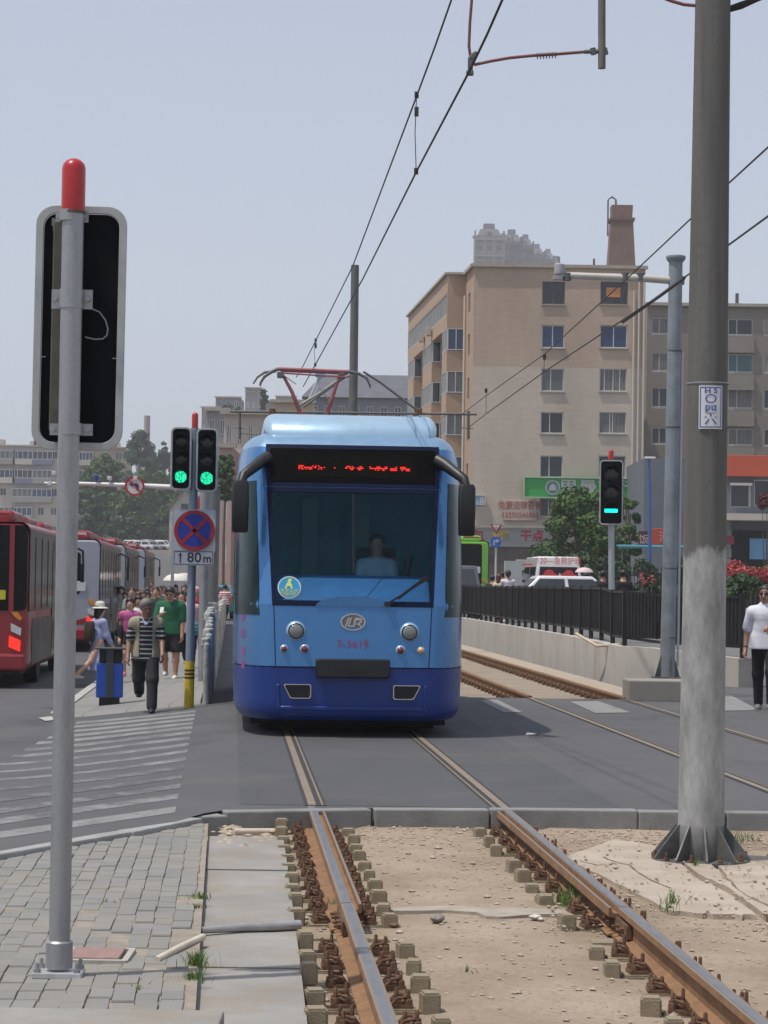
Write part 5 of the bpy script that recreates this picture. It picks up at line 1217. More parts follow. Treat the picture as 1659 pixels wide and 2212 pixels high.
        if top.get('under'):
            u_ = top['under']; seg2 = list(tors)+[(arms[nm][0], arms[nm][0]+(arms[nm][1]-arms[nm][0])*u_['sleeve'], .056*B, .052*B, 1) for nm in 'lr']
            seg2 += [(Vector((sg*.07*B, 0, u_['hem']+.01)), Vector((sg*.058*B, 0, .05)), .128*B, .116*B, .9) for sg in (-1, 1)]
            shell('shirt', seg2, u_['m'], .014, lambda X, Y, Z: np.maximum(bz+u_['hem']*s-Z, np.where(np.sqrt(X**2+(Y-.01)**2) < .075, Z-(nz-.055*s+.25*Y), -1)))
    if bottom:
        ln = bottom.get('len', 1.9); segs = [(Vector((0, 0, -.03)), Vector((0, 0, .07)), .135*B, .125*B, .8)]
        if bottom['type'] == 'skirt':
            L = bottom['len']; sw_ = (legs['l'][1]+legs['r'][1])*.5
            segs.append((Vector((0, 0, 0)), Vector((0, sw_.y*.4, -L)), .14*B, .16*B+bottom.get('flare', .06), .8))
            cutb = lambda X, Y, Z: np.maximum(bz-L*s-Z, Z-(bz+.10*s))
        else:
            for nm in 'lr':
                hp, kn, an = legs[nm]
                segs.append((hp, hp+(kn-hp)*min(1, ln), .092*B, .092*B+(.066*B-.092*B)*min(1, ln)+bottom.get('wide', 0), 1))
                if ln > 1: segs.append((kn, kn+(an-kn)*(ln-1), .064*B+bottom.get('wide', 0)*.5, .05*B+bottom.get('wide', 0), 1))
            zk = bz-.435*ln*s if ln <= 1 else -9
            cutb = lambda X, Y, Z: np.maximum(Z-(bz+.10*s), zk-Z)
        shell('trousers' if bottom['type'] != 'skirt' else 'skirt', segs, bottom['m'], bottom.get('off', .012), cutb)
    if shoes:
        for nm in 'lr':
            an = legs[nm][2]
            sdf_mesh('shoe', [(tuple(T(an+Vector((0, .035, -.042)))), tuple(T(an+Vector((0, -.055, -.045)))), .046*s, .043*s), (tuple(T(an+Vector((0, -.055, -.045)))), tuple(T(an+Vector((0, -.15, -.056)))), .042*s, .032*s)], min(lod, .014), shoes, t, (lambda zf: lambda X, Y, Z: zf-Z)((T(an).z-.078*s)))
    HM = lambda v: tuple(T(head_(v)))
    style, hm = hair
    if style != 'none':
        c0 = Vector(HM(Vector((0, 0, 0)))); nrm = (Vector(HM(Vector((0, -1, -.75))))-c0).normalized(); dd = {'short': .014, 'bald': -.02}.get(style, .035)*s
        hp_ = [(HM(Vector((0, .018, .042))), HM(Vector((0, .015, -.02))), .098*s, .085*s, 1.05)]
        if style == 'long': hp_ += [(HM(Vector((0, .05, .0))), HM(Vector((0, .075, -.20))), .088*s, .07*s, .7)]
        if style == 'tail': hp_ += [(HM(Vector((0, .10, .03))), HM(Vector((0, .12, -.14))), .03*s, .02*s)]
        if style == 'bob': hp_ += [(HM(Vector((0, .02, 0))), HM(Vector((0, .035, -.09))), .098*s, .10*s)]
        def hc_(X, Y, Z):
            f = (X-c0.x)*nrm.x+(Y-c0.y)*nrm.y+(Z-c0.z)*nrm.z-dd
            if style in ('long', 'bob', 'tail'): return f
            return np.maximum(f, (c0.z-.055*s)-Z)
        sdf_mesh('hair', hp_, min(lod, .014), hm, t, hc_)
    if lod < .016:
        for sg in (-1, 1):
            sdf_mesh('eye', [(HM(Vector((sg*.031, -.083, .012))), HM(Vector((sg*.034, -.083, .012))), .0115*s, .0115*s)], .004, HAIRB, t)
            sdf_mesh('eyebrow', [(HM(Vector((sg*.018, -.092, .036))), HM(Vector((sg*.047, -.083, .036))), .006*s, .005*s)], .004, hm, t)
        sdf_mesh('mouth', [(HM(Vector((-.02, -.086, -.062))), HM(Vector((.02, -.086, -.062))), .006*s, .006*s)], .004, mat('lips', (.22, .07, .06), .6), t)
    info = dict(T=T, arms=arms, head=HM, base=base, s=s, legs=legs, neck=neck, lean=lean, root=t)
    for e in extras: e(info)
    return t
def sun_hat(i, m):
    c = Vector(i['head'](Vector((0, .01, .07)))); s = i['s']
    MB().lathe([(.17*s, -.03), (.165*s, -.022), (.10*s, .0), (.098*s, .05), (.085*s, .085), (.05*s, .1), (.001, .103)], c, 24).build('hat', m, i['root'], smooth=50)
def glasses(i):
    for sg in (-1, 1): sdf_mesh('sunglasses', [(i['head'](Vector((sg*.024, -.092, .012))), i['head'](Vector((sg*.048, -.086, .012))), .021*i['s'], .020*i['s'])], .006, BLACK, i['root'])
def bag_on(i, m, off, d, name='bag'):
    c = i['T'](Vector(off)); MB().loft([[c+Vector((x, y, z)) for x, y in rrect(d[0]*k, d[1]*k, d[1]*k*.4, 3)] for z, k in ((-d[2]-.03, .75), (-d[2], .95), (-d[2]*.5, 1), (0, .92), (.03, .7))]).build(name, m, i['root'], smooth=60)
# ---- the man in the striped shirt
def foot(px, py, dz=.02): g = GP(px, py); g.z += dz; return g
BL_STR = stripes('black_white_stripe', (.018, .018, .02), (.40, .40, .38), .062, .30); NAVY = cloth('navy', (.016, .017, .024)); BEIGE = cloth('beige', (.30, .27, .20)); CHAR = cloth('charcoal', (.022, .022, .026))
def collar(i):
    n_ = i['neck']; sdf_mesh('collar', [(tuple(i['T'](n_+Vector((sg*.055, -.05, -.02)))), tuple(i['T'](n_+Vector((sg*.012, -.115, -.11)))), .016, .010) for sg in (-1, 1)], .008, cloth('collar_blue', (.28, .34, .50)), i['root'])
g = foot(313, 1541)
person('grey-haired man in a striped polo and open beige vest walking towards the camera', g, R(4), 1.63, 1.0, SKIN_D,
       dict(m=BEIGE, sleeve=.1, hem=-.10, off=.026, open=.088, name='vest', under=dict(m=BL_STR, sleeve=.78, hem=-.16)), dict(type='trousers', m=CHAR, len=1.95, wide=.016), ('short', HAIRG), mat('shoe_dark', (.012, .012, .016), .5),
       dict(lt=16, lk=6, rt=-14, rk=46, la=14, le=26, lo=12, ra=-6, re=34, ro=14, lean=9, hp=-.0+20, hy=16), .0105, extras=(collar,))
# ---- man in green looking at his phone
def phone(i):
    w = Vector(i['T'](i['arms']['r'][2])); MB().box(w+Vector((.03, -.05, .09)), (.07, .012, .13), Matrix.Rotation(R(-35), 3, 'X')).build('phone', mat('phone', (.4, .4, .42), .3), i['root'], bevel=.004)
GREENC = cloth('green', (.008, .10, .045)); BLKC = cloth('black', (.012, .012, .014)); WSHOE = mat('shoe_white', (.6, .6, .6), .6)
person('broad man in a green T-shirt and black shorts looking down at his phone', P(366, 1477, 43.5)*0+Vector((P(366, 1477, 43.5).x, 43.5, G(P(366, 1477, 43.5).x, 43.5)+.035)), R(-6), 1.74, 1.22, SKIN,
       dict(m=GREENC, sleeve=.85, hem=-.10), dict(type='shorts', m=BLKC, len=.98, wide=.02), ('short', HAIRB), WSHOE, dict(lt=8, lk=4, rt=-8, rk=22, ra=22, re=95, ro=8, ri=30, la=4, le=12, lean=3, hp=24), .0135, extras=(phone,))
def at(px, Y, dz=.035): p = P(px, 1300, Y); return Vector((p.x, Y, G(p.x, Y)+dz))
# ---- woman in the sun hat stepping onto the kerb
def hatbag(i): sun_hat(i, cloth('hat_white', (.62, .60, .52))); bag_on(i, cloth('bag_brown', (.05, .028, .02)), (.0, .19, .40), (.24, .13, .32), 'backpack')
LAV = stripes('lavender_stripe', (.26, .30, .55), (.40, .43, .66), .03, .5)
person('woman in a white sun hat and lavender dress striding beside the blue bin', at(212, 44, .0), R(128), 1.60, .95, SKIN_L,
       dict(m=LAV, sleeve=1.6, hem=-.05), dict(type='skirt', m=LAV, len=.56, flare=.09), ('bob', HAIRB), mat('sandal', (.5, .5, .48), .7), dict(lt=26, lk=10, rt=-30, rk=20, la=-10, ra=14, lean=6), .015, extras=(hatbag,))
# ---- pink-shirt woman behind the post, teal bag
def tealbag(i): bag_on(i, stripes('teal', (.02, .12, .17), (.08, .26, .30), .07, .4), (.17, -.10, .06), (.22, .10, .2)); 
PINKC = cloth('pink', (.52, .30, .34))
person('woman in a pale pink shirt with a teal bag behind the yellow-footed post', at(409, 48), R(-4), 1.62, 1.05, SKIN_L, dict(m=PINKC, sleeve=.95, hem=-.14, flare=.02), dict(type='trousers', m=BLKC, len=1.85), ('long', HAIRB), mat('shoe_beige', (.35, .25, .2), .7), dict(lt=16, rt=-12, la=-10, ra=12, lean=1), .016, extras=(tealbag,))
# ---- girl in pink top and bare legs with pink shoes
def blkbag(i): bag_on(i, BLKC, (-.19, .0, .16), (.12, .22, .26))
person('young woman with bare legs and bright pink shoes, left of the man in stripes', at(281, 47), R(2), 1.60, .92, SKIN_L, dict(m=cloth('hot_pink', (.50, .10, .28)), sleeve=.3, hem=-.02), dict(type='shorts', m=BLKC, len=.5), ('long', HAIRB), mat('shoe_pink', (.62, .14, .20), .6), dict(lt=-6, lk=6, rt=14, rk=30, la=10, le=40, ra=-8, re=35), .016, extras=(blkbag,))
person('dark-haired woman in a white blouse half hidden behind the man in stripes', at(300, 49.5), R(-3), 1.62, .95, SKIN, dict(m=cloth('white', (.62, .62, .62)), sleeve=.8, hem=-.12), dict(type='trousers', m=NAVY, len=1.9), ('bob', HAIRB), WSHOE, dict(lt=12, rt=-14), .018)
crowd = [
 (301, 58, 'auburn-haired woman in a rust top in the crowd beyond the green-shirted man', HAIRR, 'long', (.28, .10, .06), (.05, .05, .08), 1.66, SKIN_L),
 (286, 61, 'man in a teal-grey shirt at the crowd edge by the red buses', HAIRB, 'short', (.20, .25, .25), (.04, .04, .05), 1.72, SKIN),
 (318, 64, 'woman in a pale mint blouse deep in the crowd above the striped man', HAIRB, 'bob', (.36, .42, .38), (.2, .18, .15), 1.62, SKIN_L),
 (337, 60, 'man in a black T-shirt just left of the green-shirted man', HAIRB, 'short', (.03, .03, .035), (.08, .09, .14), 1.72, SKIN),
 (391, 57, 'woman in a salmon dress between the green-shirted man and the post', HAIRB, 'long', (.46, .20, .16), (.3, .12, .1), 1.60, SKIN_L),
 (424, 62, 'woman in a crimson hooded top right of the post near the whitewashed fence', mat('hood_pink', (.60, .30, .34), .8), 'bob', (.34, .03, .05), (.03, .03, .04), 1.66, SKIN),
 (352, 74, 'person in grey with dark hair under the edge of the white parasol', HAIRB, 'short', (.30, .31, .33), (.1, .1, .12), 1.66, SKIN),
 (379, 84, 'person in dark plum holding the white parasol', HAIRB, 'bob', (.10, .03, .05), (.05, .04, .05), 1.62, SKIN_L),
 (404, 80, 'person in a white shirt beside the parasol, right of the holder', HAIRB, 'short', (.55, .55, .55), (.06, .06, .09), 1.70, SKIN),
 (326, 88, 'far walker in navy at the back of the crowd, left of the parasol', HAIRB, 'short', (.04, .05, .12), (.1, .1, .1), 1.70, SKIN),
 (416, 96, 'farthest walker in pale blue near the fence behind the crowd', HAIRB, 'short', (.30, .38, .5), (.06, .06, .08), 1.68, SKIN),
 (293, 70, 'woman in lilac near the third red bus, behind the boarding woman in beige', HAIRB, 'long', (.30, .22, .38), (.1, .1, .12), 1.62, SKIN_L),
 (309, 53, 'short-haired man in dark brown between the auburn-haired woman and the man in stripes', HAIRB, 'short', (.09, .06, .045), (.05, .05, .06), 1.70, SKIN_D),
 (328, 70, 'woman in cream at the heart of the crowd, left of the parasol', HAIRR, 'bob', (.45, .40, .30), (.2, .06, .08), 1.60, SKIN_L),
 (345, 66, 'tall man in olive over the shoulder of the green-shirted man', HAIRB, 'short', (.12, .13, .07), (.05, .05, .05), 1.76, SKIN),
 (364, 68, 'woman in bright white under the front edge of the parasol', HAIRB, 'long', (.60, .60, .60), (.06, .06, .1), 1.62, SKIN_L),
 (398, 66, 'man in maroon close behind the twin signal post', HAIRB, 'short', (.16, .03, .04), (.04, .04, .05), 1.70, SKIN),
 (262, 72, 'passenger in pale grey beside the doors of the third bus', HAIRB, 'bob', (.40, .40, .42), (.08, .08, .1), 1.64, SKIN_L),
 (270, 66, 'woman in beige boarding beside the second red bus', HAIRB, 'long', (.40, .34, .27), (.15, .12, .1), 1.60, SKIN_L)]
for k, (px, Y, lab, hm, hs, c1, c2, H, sk) in enumerate(crowd):
    person(lab, at(px, Y), R(random.uniform(-12, 12)), H, .98, sk, dict(m=cloth('crowd_top%d' % k, c1), sleeve=.7, hem=-.10), dict(type='trousers', m=cloth('crowd_low%d' % k, c2), len=1.9), (hs, hm), None, dict(lt=random.uniform(-18, 18), rt=random.uniform(-18, 18), rk=20, la=random.uniform(-10, 10)), .024, 'people in the street crowd')
def parasol(px, py, Y, w, lab, m):
    c = P(px, py, Y); t = thing('parasol', lab, 'parasol', tuple(c), 0, 'sun parasols in the crowd'); r = w*mpp(Y)/2; n = 8; cp_ = MB(); rings = []
    for f, z in ((1.0, -.30), (.9, -.2), (.7, -.09), (.45, -.025), (.2, .0), (.02, .01)):
        rings.append([Vector((r*f*(1-.05*(j % 2)*f)*math.cos(2*math.pi*j/16), r*f*(1-.05*(j % 2)*f)*math.sin(2*math.pi*j/16), z*r*1.7)) for j in range(16)])
    cp_.loft(rings).build('canopy', m, t, smooth=25)
    MB().tube([(0, 0, .03), (0, 0, -1.0)], .008, 6).build('shaft', GREYM, t)
parasol(380, 1240, 84, 56, 'white parasol held up over the street crowd', mat('parasol_white', (.68, .66, .60), .7, 0, .05))
parasol(398, 1238, 97, 44, 'pinkish parasol just behind and right of the white one', mat('parasol_pink', (.60, .46, .46), .7, 0, .05))
person('far figure in a red and white top beyond the fence, left of the tram', at(486, 96, .0), R(170), 1.66, 1, SKIN, dict(m=stripes('red_white', (.5, .05, .08), (.6, .6, .6), .09, .5), sleeve=.6, hem=-.1), dict(type='trousers', m=CHAR, len=1.9), ('short', HAIRB), None, None, .026)
# ---- man hurrying in from the right
g = GP(1652, 1534); 
def cup(i):
    w = Vector(i['T'](i['arms']['l'][2])); MB().lathe([(.032, 0), (.034, .1), (.025, .13), (.015, .15)], w+Vector((-.03, -.08, -.05)), 14).build('bottle', mat('bottle_violet', (.28, .16, .45), .3), i['root'], smooth=50); glasses(i)
    a, b = i['arms']['r'][1], i['arms']['r'][2]; q = i['T'](a+(b-a)*.93); q0 = i['T'](a+(b-a)*.88); MB().tube([q0, q], .036, 12).build('wristband', BLACK, i['root'])
    bag_on(i, NAVY, (-.16, .10, .44), (.10, .06, .22), 'bag')
WT = cloth('tee_white', (.66, .67, .72))
person('man in a white T-shirt, sunglasses and ripped black jeans hurrying in at the right edge', (g.x, g.y, g.z), R(-16), 1.80, 1.0, SKIN, dict(m=WT, sleeve=.8, hem=-.09, off=.026), dict(type='trousers', m=cloth('black_jeans', (.010, .010, .012), .4), len=1.95), ('short', HAIRB), mat('shoe_grey', (.16, .16, .16), .7),
       dict(lt=24, lk=22, rt=-7, rk=3, la=10, le=88, lo=10, li=25, ra=-16, re=30, ro=16, lean=5, hp=0, hy=-8), .0105, extras=(cup,))
# ---- people behind the railing
def far_at(px, Y, z=.60): p = P(px, 1300, Y); return (p.x, Y, z)
person('girl with a dark ponytail in a white dress seen from behind beyond the railing', far_at(1097, 72), R(180), 1.64, .95, SKIN_L, dict(m=cloth('dress_white', (.62, .58, .62)), sleeve=.9, hem=-.05), dict(type='skirt', m=cloth('dress_white', (.62, .58, .62)), len=.40, flare=.06), ('tail', HAIRB), WSHOE, dict(la=20, ra=20), .02, 'people beyond the railing')
person('woman in a black and cream outfit left of the girl in white beyond the railing', far_at(1077, 73), R(150), 1.52, 1, SKIN_L, dict(m=cloth('cream', (.48, .42, .30)), sleeve=.7, hem=-.05), dict(type='trousers', m=BLKC, len=1.9), ('long', HAIRR), None, None, .022, 'people beyond the railing')
person('person all in black, leftmost of the group beyond the railing', far_at(1063, 74), R(160), 1.48, 1, SKIN, dict(m=BLKC, sleeve=1.6, hem=-.1), dict(type='trousers', m=BLKC, len=1.9), ('short', HAIRB), None, None, .022, 'people beyond the railing')
person('man in grey half hidden behind the girl in white beyond the railing', far_at(1086, 76), R(170), 1.62, 1, SKIN, dict(m=cloth('slate', (.06, .07, .09)), sleeve=.7, hem=-.1), dict(type='trousers', m=BLKC, len=1.9), ('short', HAIRB), None, None, .022, 'people beyond the railing')
person('woman in a blue top under a pink parasol right of the ambulance', far_at(1266, 74), R(175), 1.62, 1, SKIN, dict(m=cloth('royal', (.05, .09, .42)), sleeve=.7, hem=-.1), dict(type='trousers', m=NAVY, len=1.9), ('bob', HAIRB), None, dict(ra=60, re=90), .022, 'people beyond the railing')
parasol(1262, 1226, 73.6, 40, 'pale pink parasol right of the ambulance beyond the railing', mat('parasol_pink', (.60, .46, .46), .7, 0, .05))
person('person in a black T-shirt with a chain strap right of the green-bar signal', far_at(1346, 60), R(185), 1.60, 1.05, SKIN, dict(m=BLKC, sleeve=.7, hem=-.14), dict(type='trousers', m=BLKC, len=1.9), ('short', HAIRB), None, dict(la=-14, lo=12), .02, 'people beyond the railing')
person('dim figure in dark clothes just left of the green-bar signal post', far_at(1302, 66), R(190), 1.62, 1, SKIN_D, dict(m=CHAR, sleeve=.7, hem=-.1), dict(type='trousers', m=BLKC, len=1.9), ('short', HAIRB), None, None, .022, 'people beyond the railing')
# ---- tram driver
dv = Matrix.Translation((xc(TY)-.035, TY, 0)) @ Matrix.Rotation(R(3.6), 4, 'Z') @ Vector((.34, 1.52, 0))
def wheel_(i): pass
person('tram driver in a pale blue shirt seated behind the windscreen', (dv.x, dv.y, 0), R(3.6), 1.70, 1.0, SKIN, dict(m=cloth('uniform_blue', (.36, .46, .58)), sleeve=.9, hem=-.05), dict(type='trousers', m=NAVY, len=1.9), ('short', HAIRB), None, dict(lt=85, lk=85, rt=85, rk=85, la=35, le=50, ra=35, re=50, lean=2), .018, 'people on foot', zfoot=.98)
# ============================================================ VEHICLES
BRED = m_paint('bus_red', (.25, .018, .026), .1, .38, .3); BSILV = m_paint('bus_silver', (.34, .36, .41), .3, .4); BWHITE = m_paint('bus_white', (.62, .62, .62), .1, .4)
GLASSB = mat('bus_glass', (.008, .010, .011), .12, 0, .3, 3, spec=.12)
TAIL = glow('tail_lamp_lit', (.95, .03, .015), .9); TAILR = mat('tail_red', (.38, .012, .015), .2, 0, .2, 20, coat=.5); AMBER = mat('amber_lamp', (.62, .22, .02), .25, 0, .2, 20); CLEARL = mat('clear_lamp', (.55, .55, .55), .2, 0, .2, 20)
def wheelset(t, xs_, ys_, r, w=.22):
    for y in ys_:
        for x in xs_:
            wm = MB().lathe([(r*.55, -w/2), (r*.97, -w/2), (r, -w*.35), (r, w*.35), (r*.97, w/2), (r*.55, w/2)], (0, 0, 0), 24, M=Matrix.Rotation(R(90), 3, 'Y')).xf(M4((x, y, r)))
            o = wm.build('wheel', RUBBER, t, smooth=40)
            MB().lathe([(r*.1, -w*.42), (r*.56, -w*.36), (r*.56, w*.36), (r*.1, w*.42)], (0, 0, 0), 20, M=Matrix.Rotation(R(90), 3, 'Y')).xf(M4((x, y, r))).build('rim', CHROME, o, smooth=40)
def bus(label, px, Y, kind, L=11.5, W_=2.5, H=2.95, rz=R(3.6), zg=None, group='city buses queued at the kerb'):
    c = P(px, 1300, Y); x = c.x-W_/2; z = G(x, Y) if zg is None else zg
    t = thing('bus', label, 'bus', (x, Y, z), rz, group); hw = W_/2
    low = {'red': BRED, 'silver': BSILV, 'green': mat('bus_green', (.16, .42, .05), .4, 0, .1, 3, coat=.4)}[kind]
    def ring(y, k, z0, z1): return [Vector((a*k, y, b)) for a, b in rrect(W_, z1-z0, .16, 4, 0, (z0+z1)/2)]
    MB().loft([ring(0, .965, .36, H-.07), ring(.05, .985, .32, H-.03), ring(.16, 1, .30, H), ring(L-.2, 1, .30, H), ring(L-.03, .97, .36, H-.06), ring(L, .93, .5, H-.15)]).build('body', low, t, smooth=40)
    rfm = [Vector((a, b)) for a, b in rrect(W_, 2.6, .16, 4, 0, H-1.3)]; rfm = [v for v in rfm if v.y > H-.17]; rfm.sort(key=lambda v: v.x)
    MB().loft([[Vector((v.x*1.006, y, v.y+.006)) for v in rfm] for y in (.04, L*.5, L-.1)], closed=False).build('roof', BRED if kind != 'green' else low, t, smooth=40)
    # glass: rear and both sides
    rw = MB()
    if kind == 'red': rw.prism(rrect(W_-.05, 1.52, .10, 4), .05, M4((0, .04, 2.14)) @ FACE)
    elif kind == 'green': rw.prism(rrect(W_-.55, 2.1, .09, 4), .03, M4((0, .02, 1.68)) @ FACE)
    else: rw.prism(rrect(1.9, 1.10, .09, 4), .03, M4((-.2, .02, 2.05)) @ FACE)
    rw.build('rear_window', GLASSB, t, bevel=.01)
    for sg in (-1, 1):
        g = MB().box((sg*(hw+.004), L/2, 2.10), (.014, L-.16, 1.46)); go = g.build('side_glass', GLASSB, t)
        for y in np.arange(1.3, L-.6, 1.45): MB().box((sg*(hw+.013), y, 2.06), (.012, .07, 1.3)).build('window_post', BLACK, go)
        MB().box((sg*(hw+.005), L/2+.2, .82), (.012, L-1.2, .82)).build('side_panel', mat('bus_dusty', (.06, .055, .055), .4, .1, .4, 1.2, spec=.2), t)
        MB().box((sg*(hw+.012), L*.52, 1.5), (.012, 1.15, 2.1)).build('door', GLASSB, t) if sg > 0 else None
    MB().box((0, .0, .47), (W_-.06, .12, .30)).build('rear_bumper', BRED if kind != 'green' else low, t, bevel=.05)
    if kind == 'red':
        MB().box((hw-.30, -.018, 2.14), (.085, .02, 1.54)).build('red_strip', BRED, t)
        MB().box((-.22, .012, 1.0), (W_-.95, .03, .74)).build('rear_panel', mat('panel_blue', (.012, .018, .19), .4), t, bevel=.01)
        MB().prism(rrect(.30, .17, .02, 3), .01, M4((.70, -.02, 1.66)) @ FACE).build('yellow_plate', mat('plate_yellow', (.55, .47, .03), .5), t)
    else:
        MB().box((0, .012, 1.15), (W_-.5, .03, .55)).build('engine_hatch', low, t, bevel=.012)
        MB().prism([(-.2, -.06), (.52, -.06), (.52, .30), (.36, .16), (-.2, .0)], .02, M4((hw-.55, .0, .78)) @ FACE).build('red_flash', BRED, t)
        MB().prism(rrect(.34, .26, .03, 3), .012, M4((.72, -.02, 1.72)) @ FACE).build('route_plate', mat('plate_white2', (.55, .55, .55), .5), t)
    for sg in (-1, 1):
        x_ = sg*(hw-.20)
        a = MB().prism([(-.10*sg, .14), (.02*sg, .14), (.10*sg, .03), (.07*sg, -.02), (-.03*sg, .05)][::sg], .04, M4((x_, .0, 1.22)) @ FACE).build('tail_light', AMBER, t, bevel=.008)
        MB().prism([(-.10*sg, .06), (.09*sg, -.03), (.08*sg, -.16), (-.09*sg, -.08)][::sg], .04, M4((x_, .0, 1.10)) @ FACE).build('tail_light', CLEARL, t, bevel=.008)
        MB().prism([(-.12*sg, .04), (.08*sg, -.05), (.07*sg, -.24), (-.13*sg, -.16)][::sg], .04, M4((x_, .0, .90)) @ FACE).build('tail_light', TAIL, t, bevel=.008)
    # roof plant
    pod = MB()
    for y0, y1, w_, h_ in ((.35, 2.6, 1.9, .24), (3.6, 6.2, 1.8, .22), (7.0, 9.4, 1.9, .2)):
        pod.loft([[Vector((a, y, b)) for a, b in rrect(w_*k, h_*q+.02, min(.09, h_*q*.45), 3, 0, H-.02+h_*q/2)] for y, k, q in ((y0, .9, .5), (y0+.12, 1, .95), (y0+.5, 1, 1), (y1-.3, 1, 1), (y1, .9, .6))])
    po_ = pod.build('roof_unit', BRED if kind != 'green' else low, t, smooth=40)
    gr_ = MB()
    for k in range(4): gr_.box((-.45, .345, H+.05+k*.045), (.9, .02, .012))
    gr_.box((.55, .37, H+.11), (.62, .03, .13)); gr_.build('roof_grille', mat('pod_pale', (.55, .48, .48), .5) if kind == 'silver' else BRED, po_)
    for sg in (-1, 1): MB().tube([(sg*hw, L-.2, 2.7), (sg*(hw+.22), L+.1, 2.6), (sg*(hw+.24), L+.05, 2.2)], .03, 6).box((sg*(hw+.22), L+.02, 2.1), (.08, .16, .42)).build('mirror', BLACK, t)
    MB().box((0, .9, .34), (W_-.3, 1.5, .2)).box((0, L/2, .36), (W_-.3, L-.8, .16)).build('underbody', RUBBER, t)
    wheelset(t, (-hw+.16, hw-.16), (2.8, L-2.6), .47, .26)
    return t
bus('nearest red city bus at the left edge with lit tail lights', 60, 42.2, 'red')
bus('silver-backed city bus with a red roof, second in the queue behind the grey signal pole', 214, 62, 'silver')
bus('third red-roofed city bus in the queue, one red lamp showing', 269, 78.5, 'silver')
bus('farthest red-roofed city bus in the queue beside the crowd', 312, 95.5, 'silver')
bus('green and black bus behind the railing, just right of the tram', 1055, 93, 'green', 10, 2.45, 2.85, R(3), .60, 'vehicles beyond the railing')
def car(label, px, Y, rz, paint, L=4.4, W_=1.76, H=1.46, kind='sedan', zg=None, group='vehicles beyond the railing', full=True):
    c = P(px, 1300, Y); z = G(c.x, Y) if zg is None else zg
    t = thing('car' if kind != 'van' else 'ambulance', label, 'car' if kind != 'van' else 'ambulance', (c.x, Y, z), rz, group); hw = W_/2
    belt = {'sedan': .86, 'suv': 1.02, 'van': 1.12}[kind]
    st = {'sedan': [(0, .80, .42, .80), (.12, .95, .28, .88), (.9, 1, .24, belt), (3.1, 1, .24, belt), (4.1, .94, .26, .74), (4.38, .78, .40, .60)], 'suv': [(0, .88, .42, .95), (.1, .97, .3, 1.02), (.9, 1, .28, belt), (3.2, 1, .28, belt), (4.1, .95, .30, .92), (4.38, .84, .42, .75)],
          'van': [(0, .93, .36, 1.1), (.06, .98, .3, 1.12), (.9, 1, .28, belt), (3.6, 1, .28, belt), (4.2, .95, .3, .98), (4.38, .82, .42, .80)]}[kind]
    k = L/4.38; n = 8
    rings = []
    for y, w_, z0, z1 in st: rings.append([Vector((a*w_, y*k, b)) for a, b in rrect(W_, z1-z0, min(.14, (z1-z0)*.35), 3, 0, (z0+z1)/2)])
    MB().loft(rings).build('body', paint, t, smooth=40)
    cab_ = {'sedan': ((.35, 3.25), (.95, 2.55)), 'suv': ((.08, 3.25), (.38, 2.6)), 'van': ((.04, 4.0), (.22, 3.35))}[kind]
    (b0, b1), (t0, t1) = cab_; tw = .74 if kind == 'sedan' else .80
    def cring(f, off=0.0): 
        y0, y1 = (b0+(t0-b0)*f)*k, (b1+(t1-b1)*f)*k; w_ = hw*(.95+(tw-.95)*f); zz = belt-.03+(H-belt)*f
        return [Vector((-w_, y0, zz)), Vector((w_, y0, zz)), Vector((w_, y1, zz)), Vector((-w_, y1, zz))]
    MB().loft([cring(0), cring(.88), cring(1.0)]).build('cabin', paint, t, bevel=.05, smooth=40)
    A, B_ = cring(.14), cring(.84 if kind != 'van' else .66)
    def pane(i, j, s0, s1, off):
        nrm = (A[j]-A[i]).cross(B_[i]-A[i]).normalized(); 
        ctr = Vector((0, (b0+b1)*k/2, 1.2)); 
        if nrm.dot(A[i]-ctr) < 0: nrm = -nrm
        q = [A[i].lerp(A[j], s0), A[i].lerp(A[j], s1), B_[i].lerp(B_[j], s1), B_[i].lerp(B_[j], s0)]
        return MB().add([v+nrm*off for v in q]+[v-nrm*.01 for v in q], [(0, 1, 2, 3), (0, 4, 5, 1), (1, 5, 6, 2), (2, 6, 7, 3), (3, 7, 4, 0)])
    GW = mat('car_glass', (.03, .035, .04), .06, 0, .3, 2, spec=.7)
    pane(0, 1, .07, .93, .012).build('rear_window', GW if kind != 'van' else mat('van_glass', (.03, .02, .025), .2, spec=.2), t)
    pane(2, 3, .05, .95, .012).build('windscreen', GW, t)
    for i, j in ((1, 2), (3, 0)):
        for s0, s1 in ((.06, .47), (.52, .94)): pane(i, j, s0, s1, .012).build('side_window', GW, t)
    for sg in (-1, 1):
        MB().box((sg*(hw-.16), .04*k, belt-.14 if kind != 'suv' else .95), (.26, .1, .15)).build('tail_light', TAILR, t, bevel=.02)
        MB().box((sg*(hw-.22), L-.12, .62), (.3, .14, .13)).build('headlight', CLEARL, t, bevel=.02)
        MB().box((sg*(hw+.07), b1*k*.92, belt+.06), (.16, .09, .12)).build('mirror', paint, t, bevel=.02)
    wheelset(t, (-hw+.1, hw-.1), (.8*k, 3.45*k), .32, .2)
    return t
CWHITE = mat('car_white', (.66, .66, .66), .3, 0, .04, 2, coat=.8); CGREY = mat('car_grey', (.10, .10, .11), .3, .3, .1, 2, coat=.8); CSILV = mat('car_silver', (.40, .41, .42), .3, .5, .06, 2, coat=.6); CTEAL = mat('car_teal', (.05, .24, .30), .3, .1, .1, 2, coat=.6)
car('dark grey estate car with a red tail light right beside the tram, beyond the railing', 983, 80, R(2), CGREY, 4.5, 1.85, 1.80, 'suv', .6)
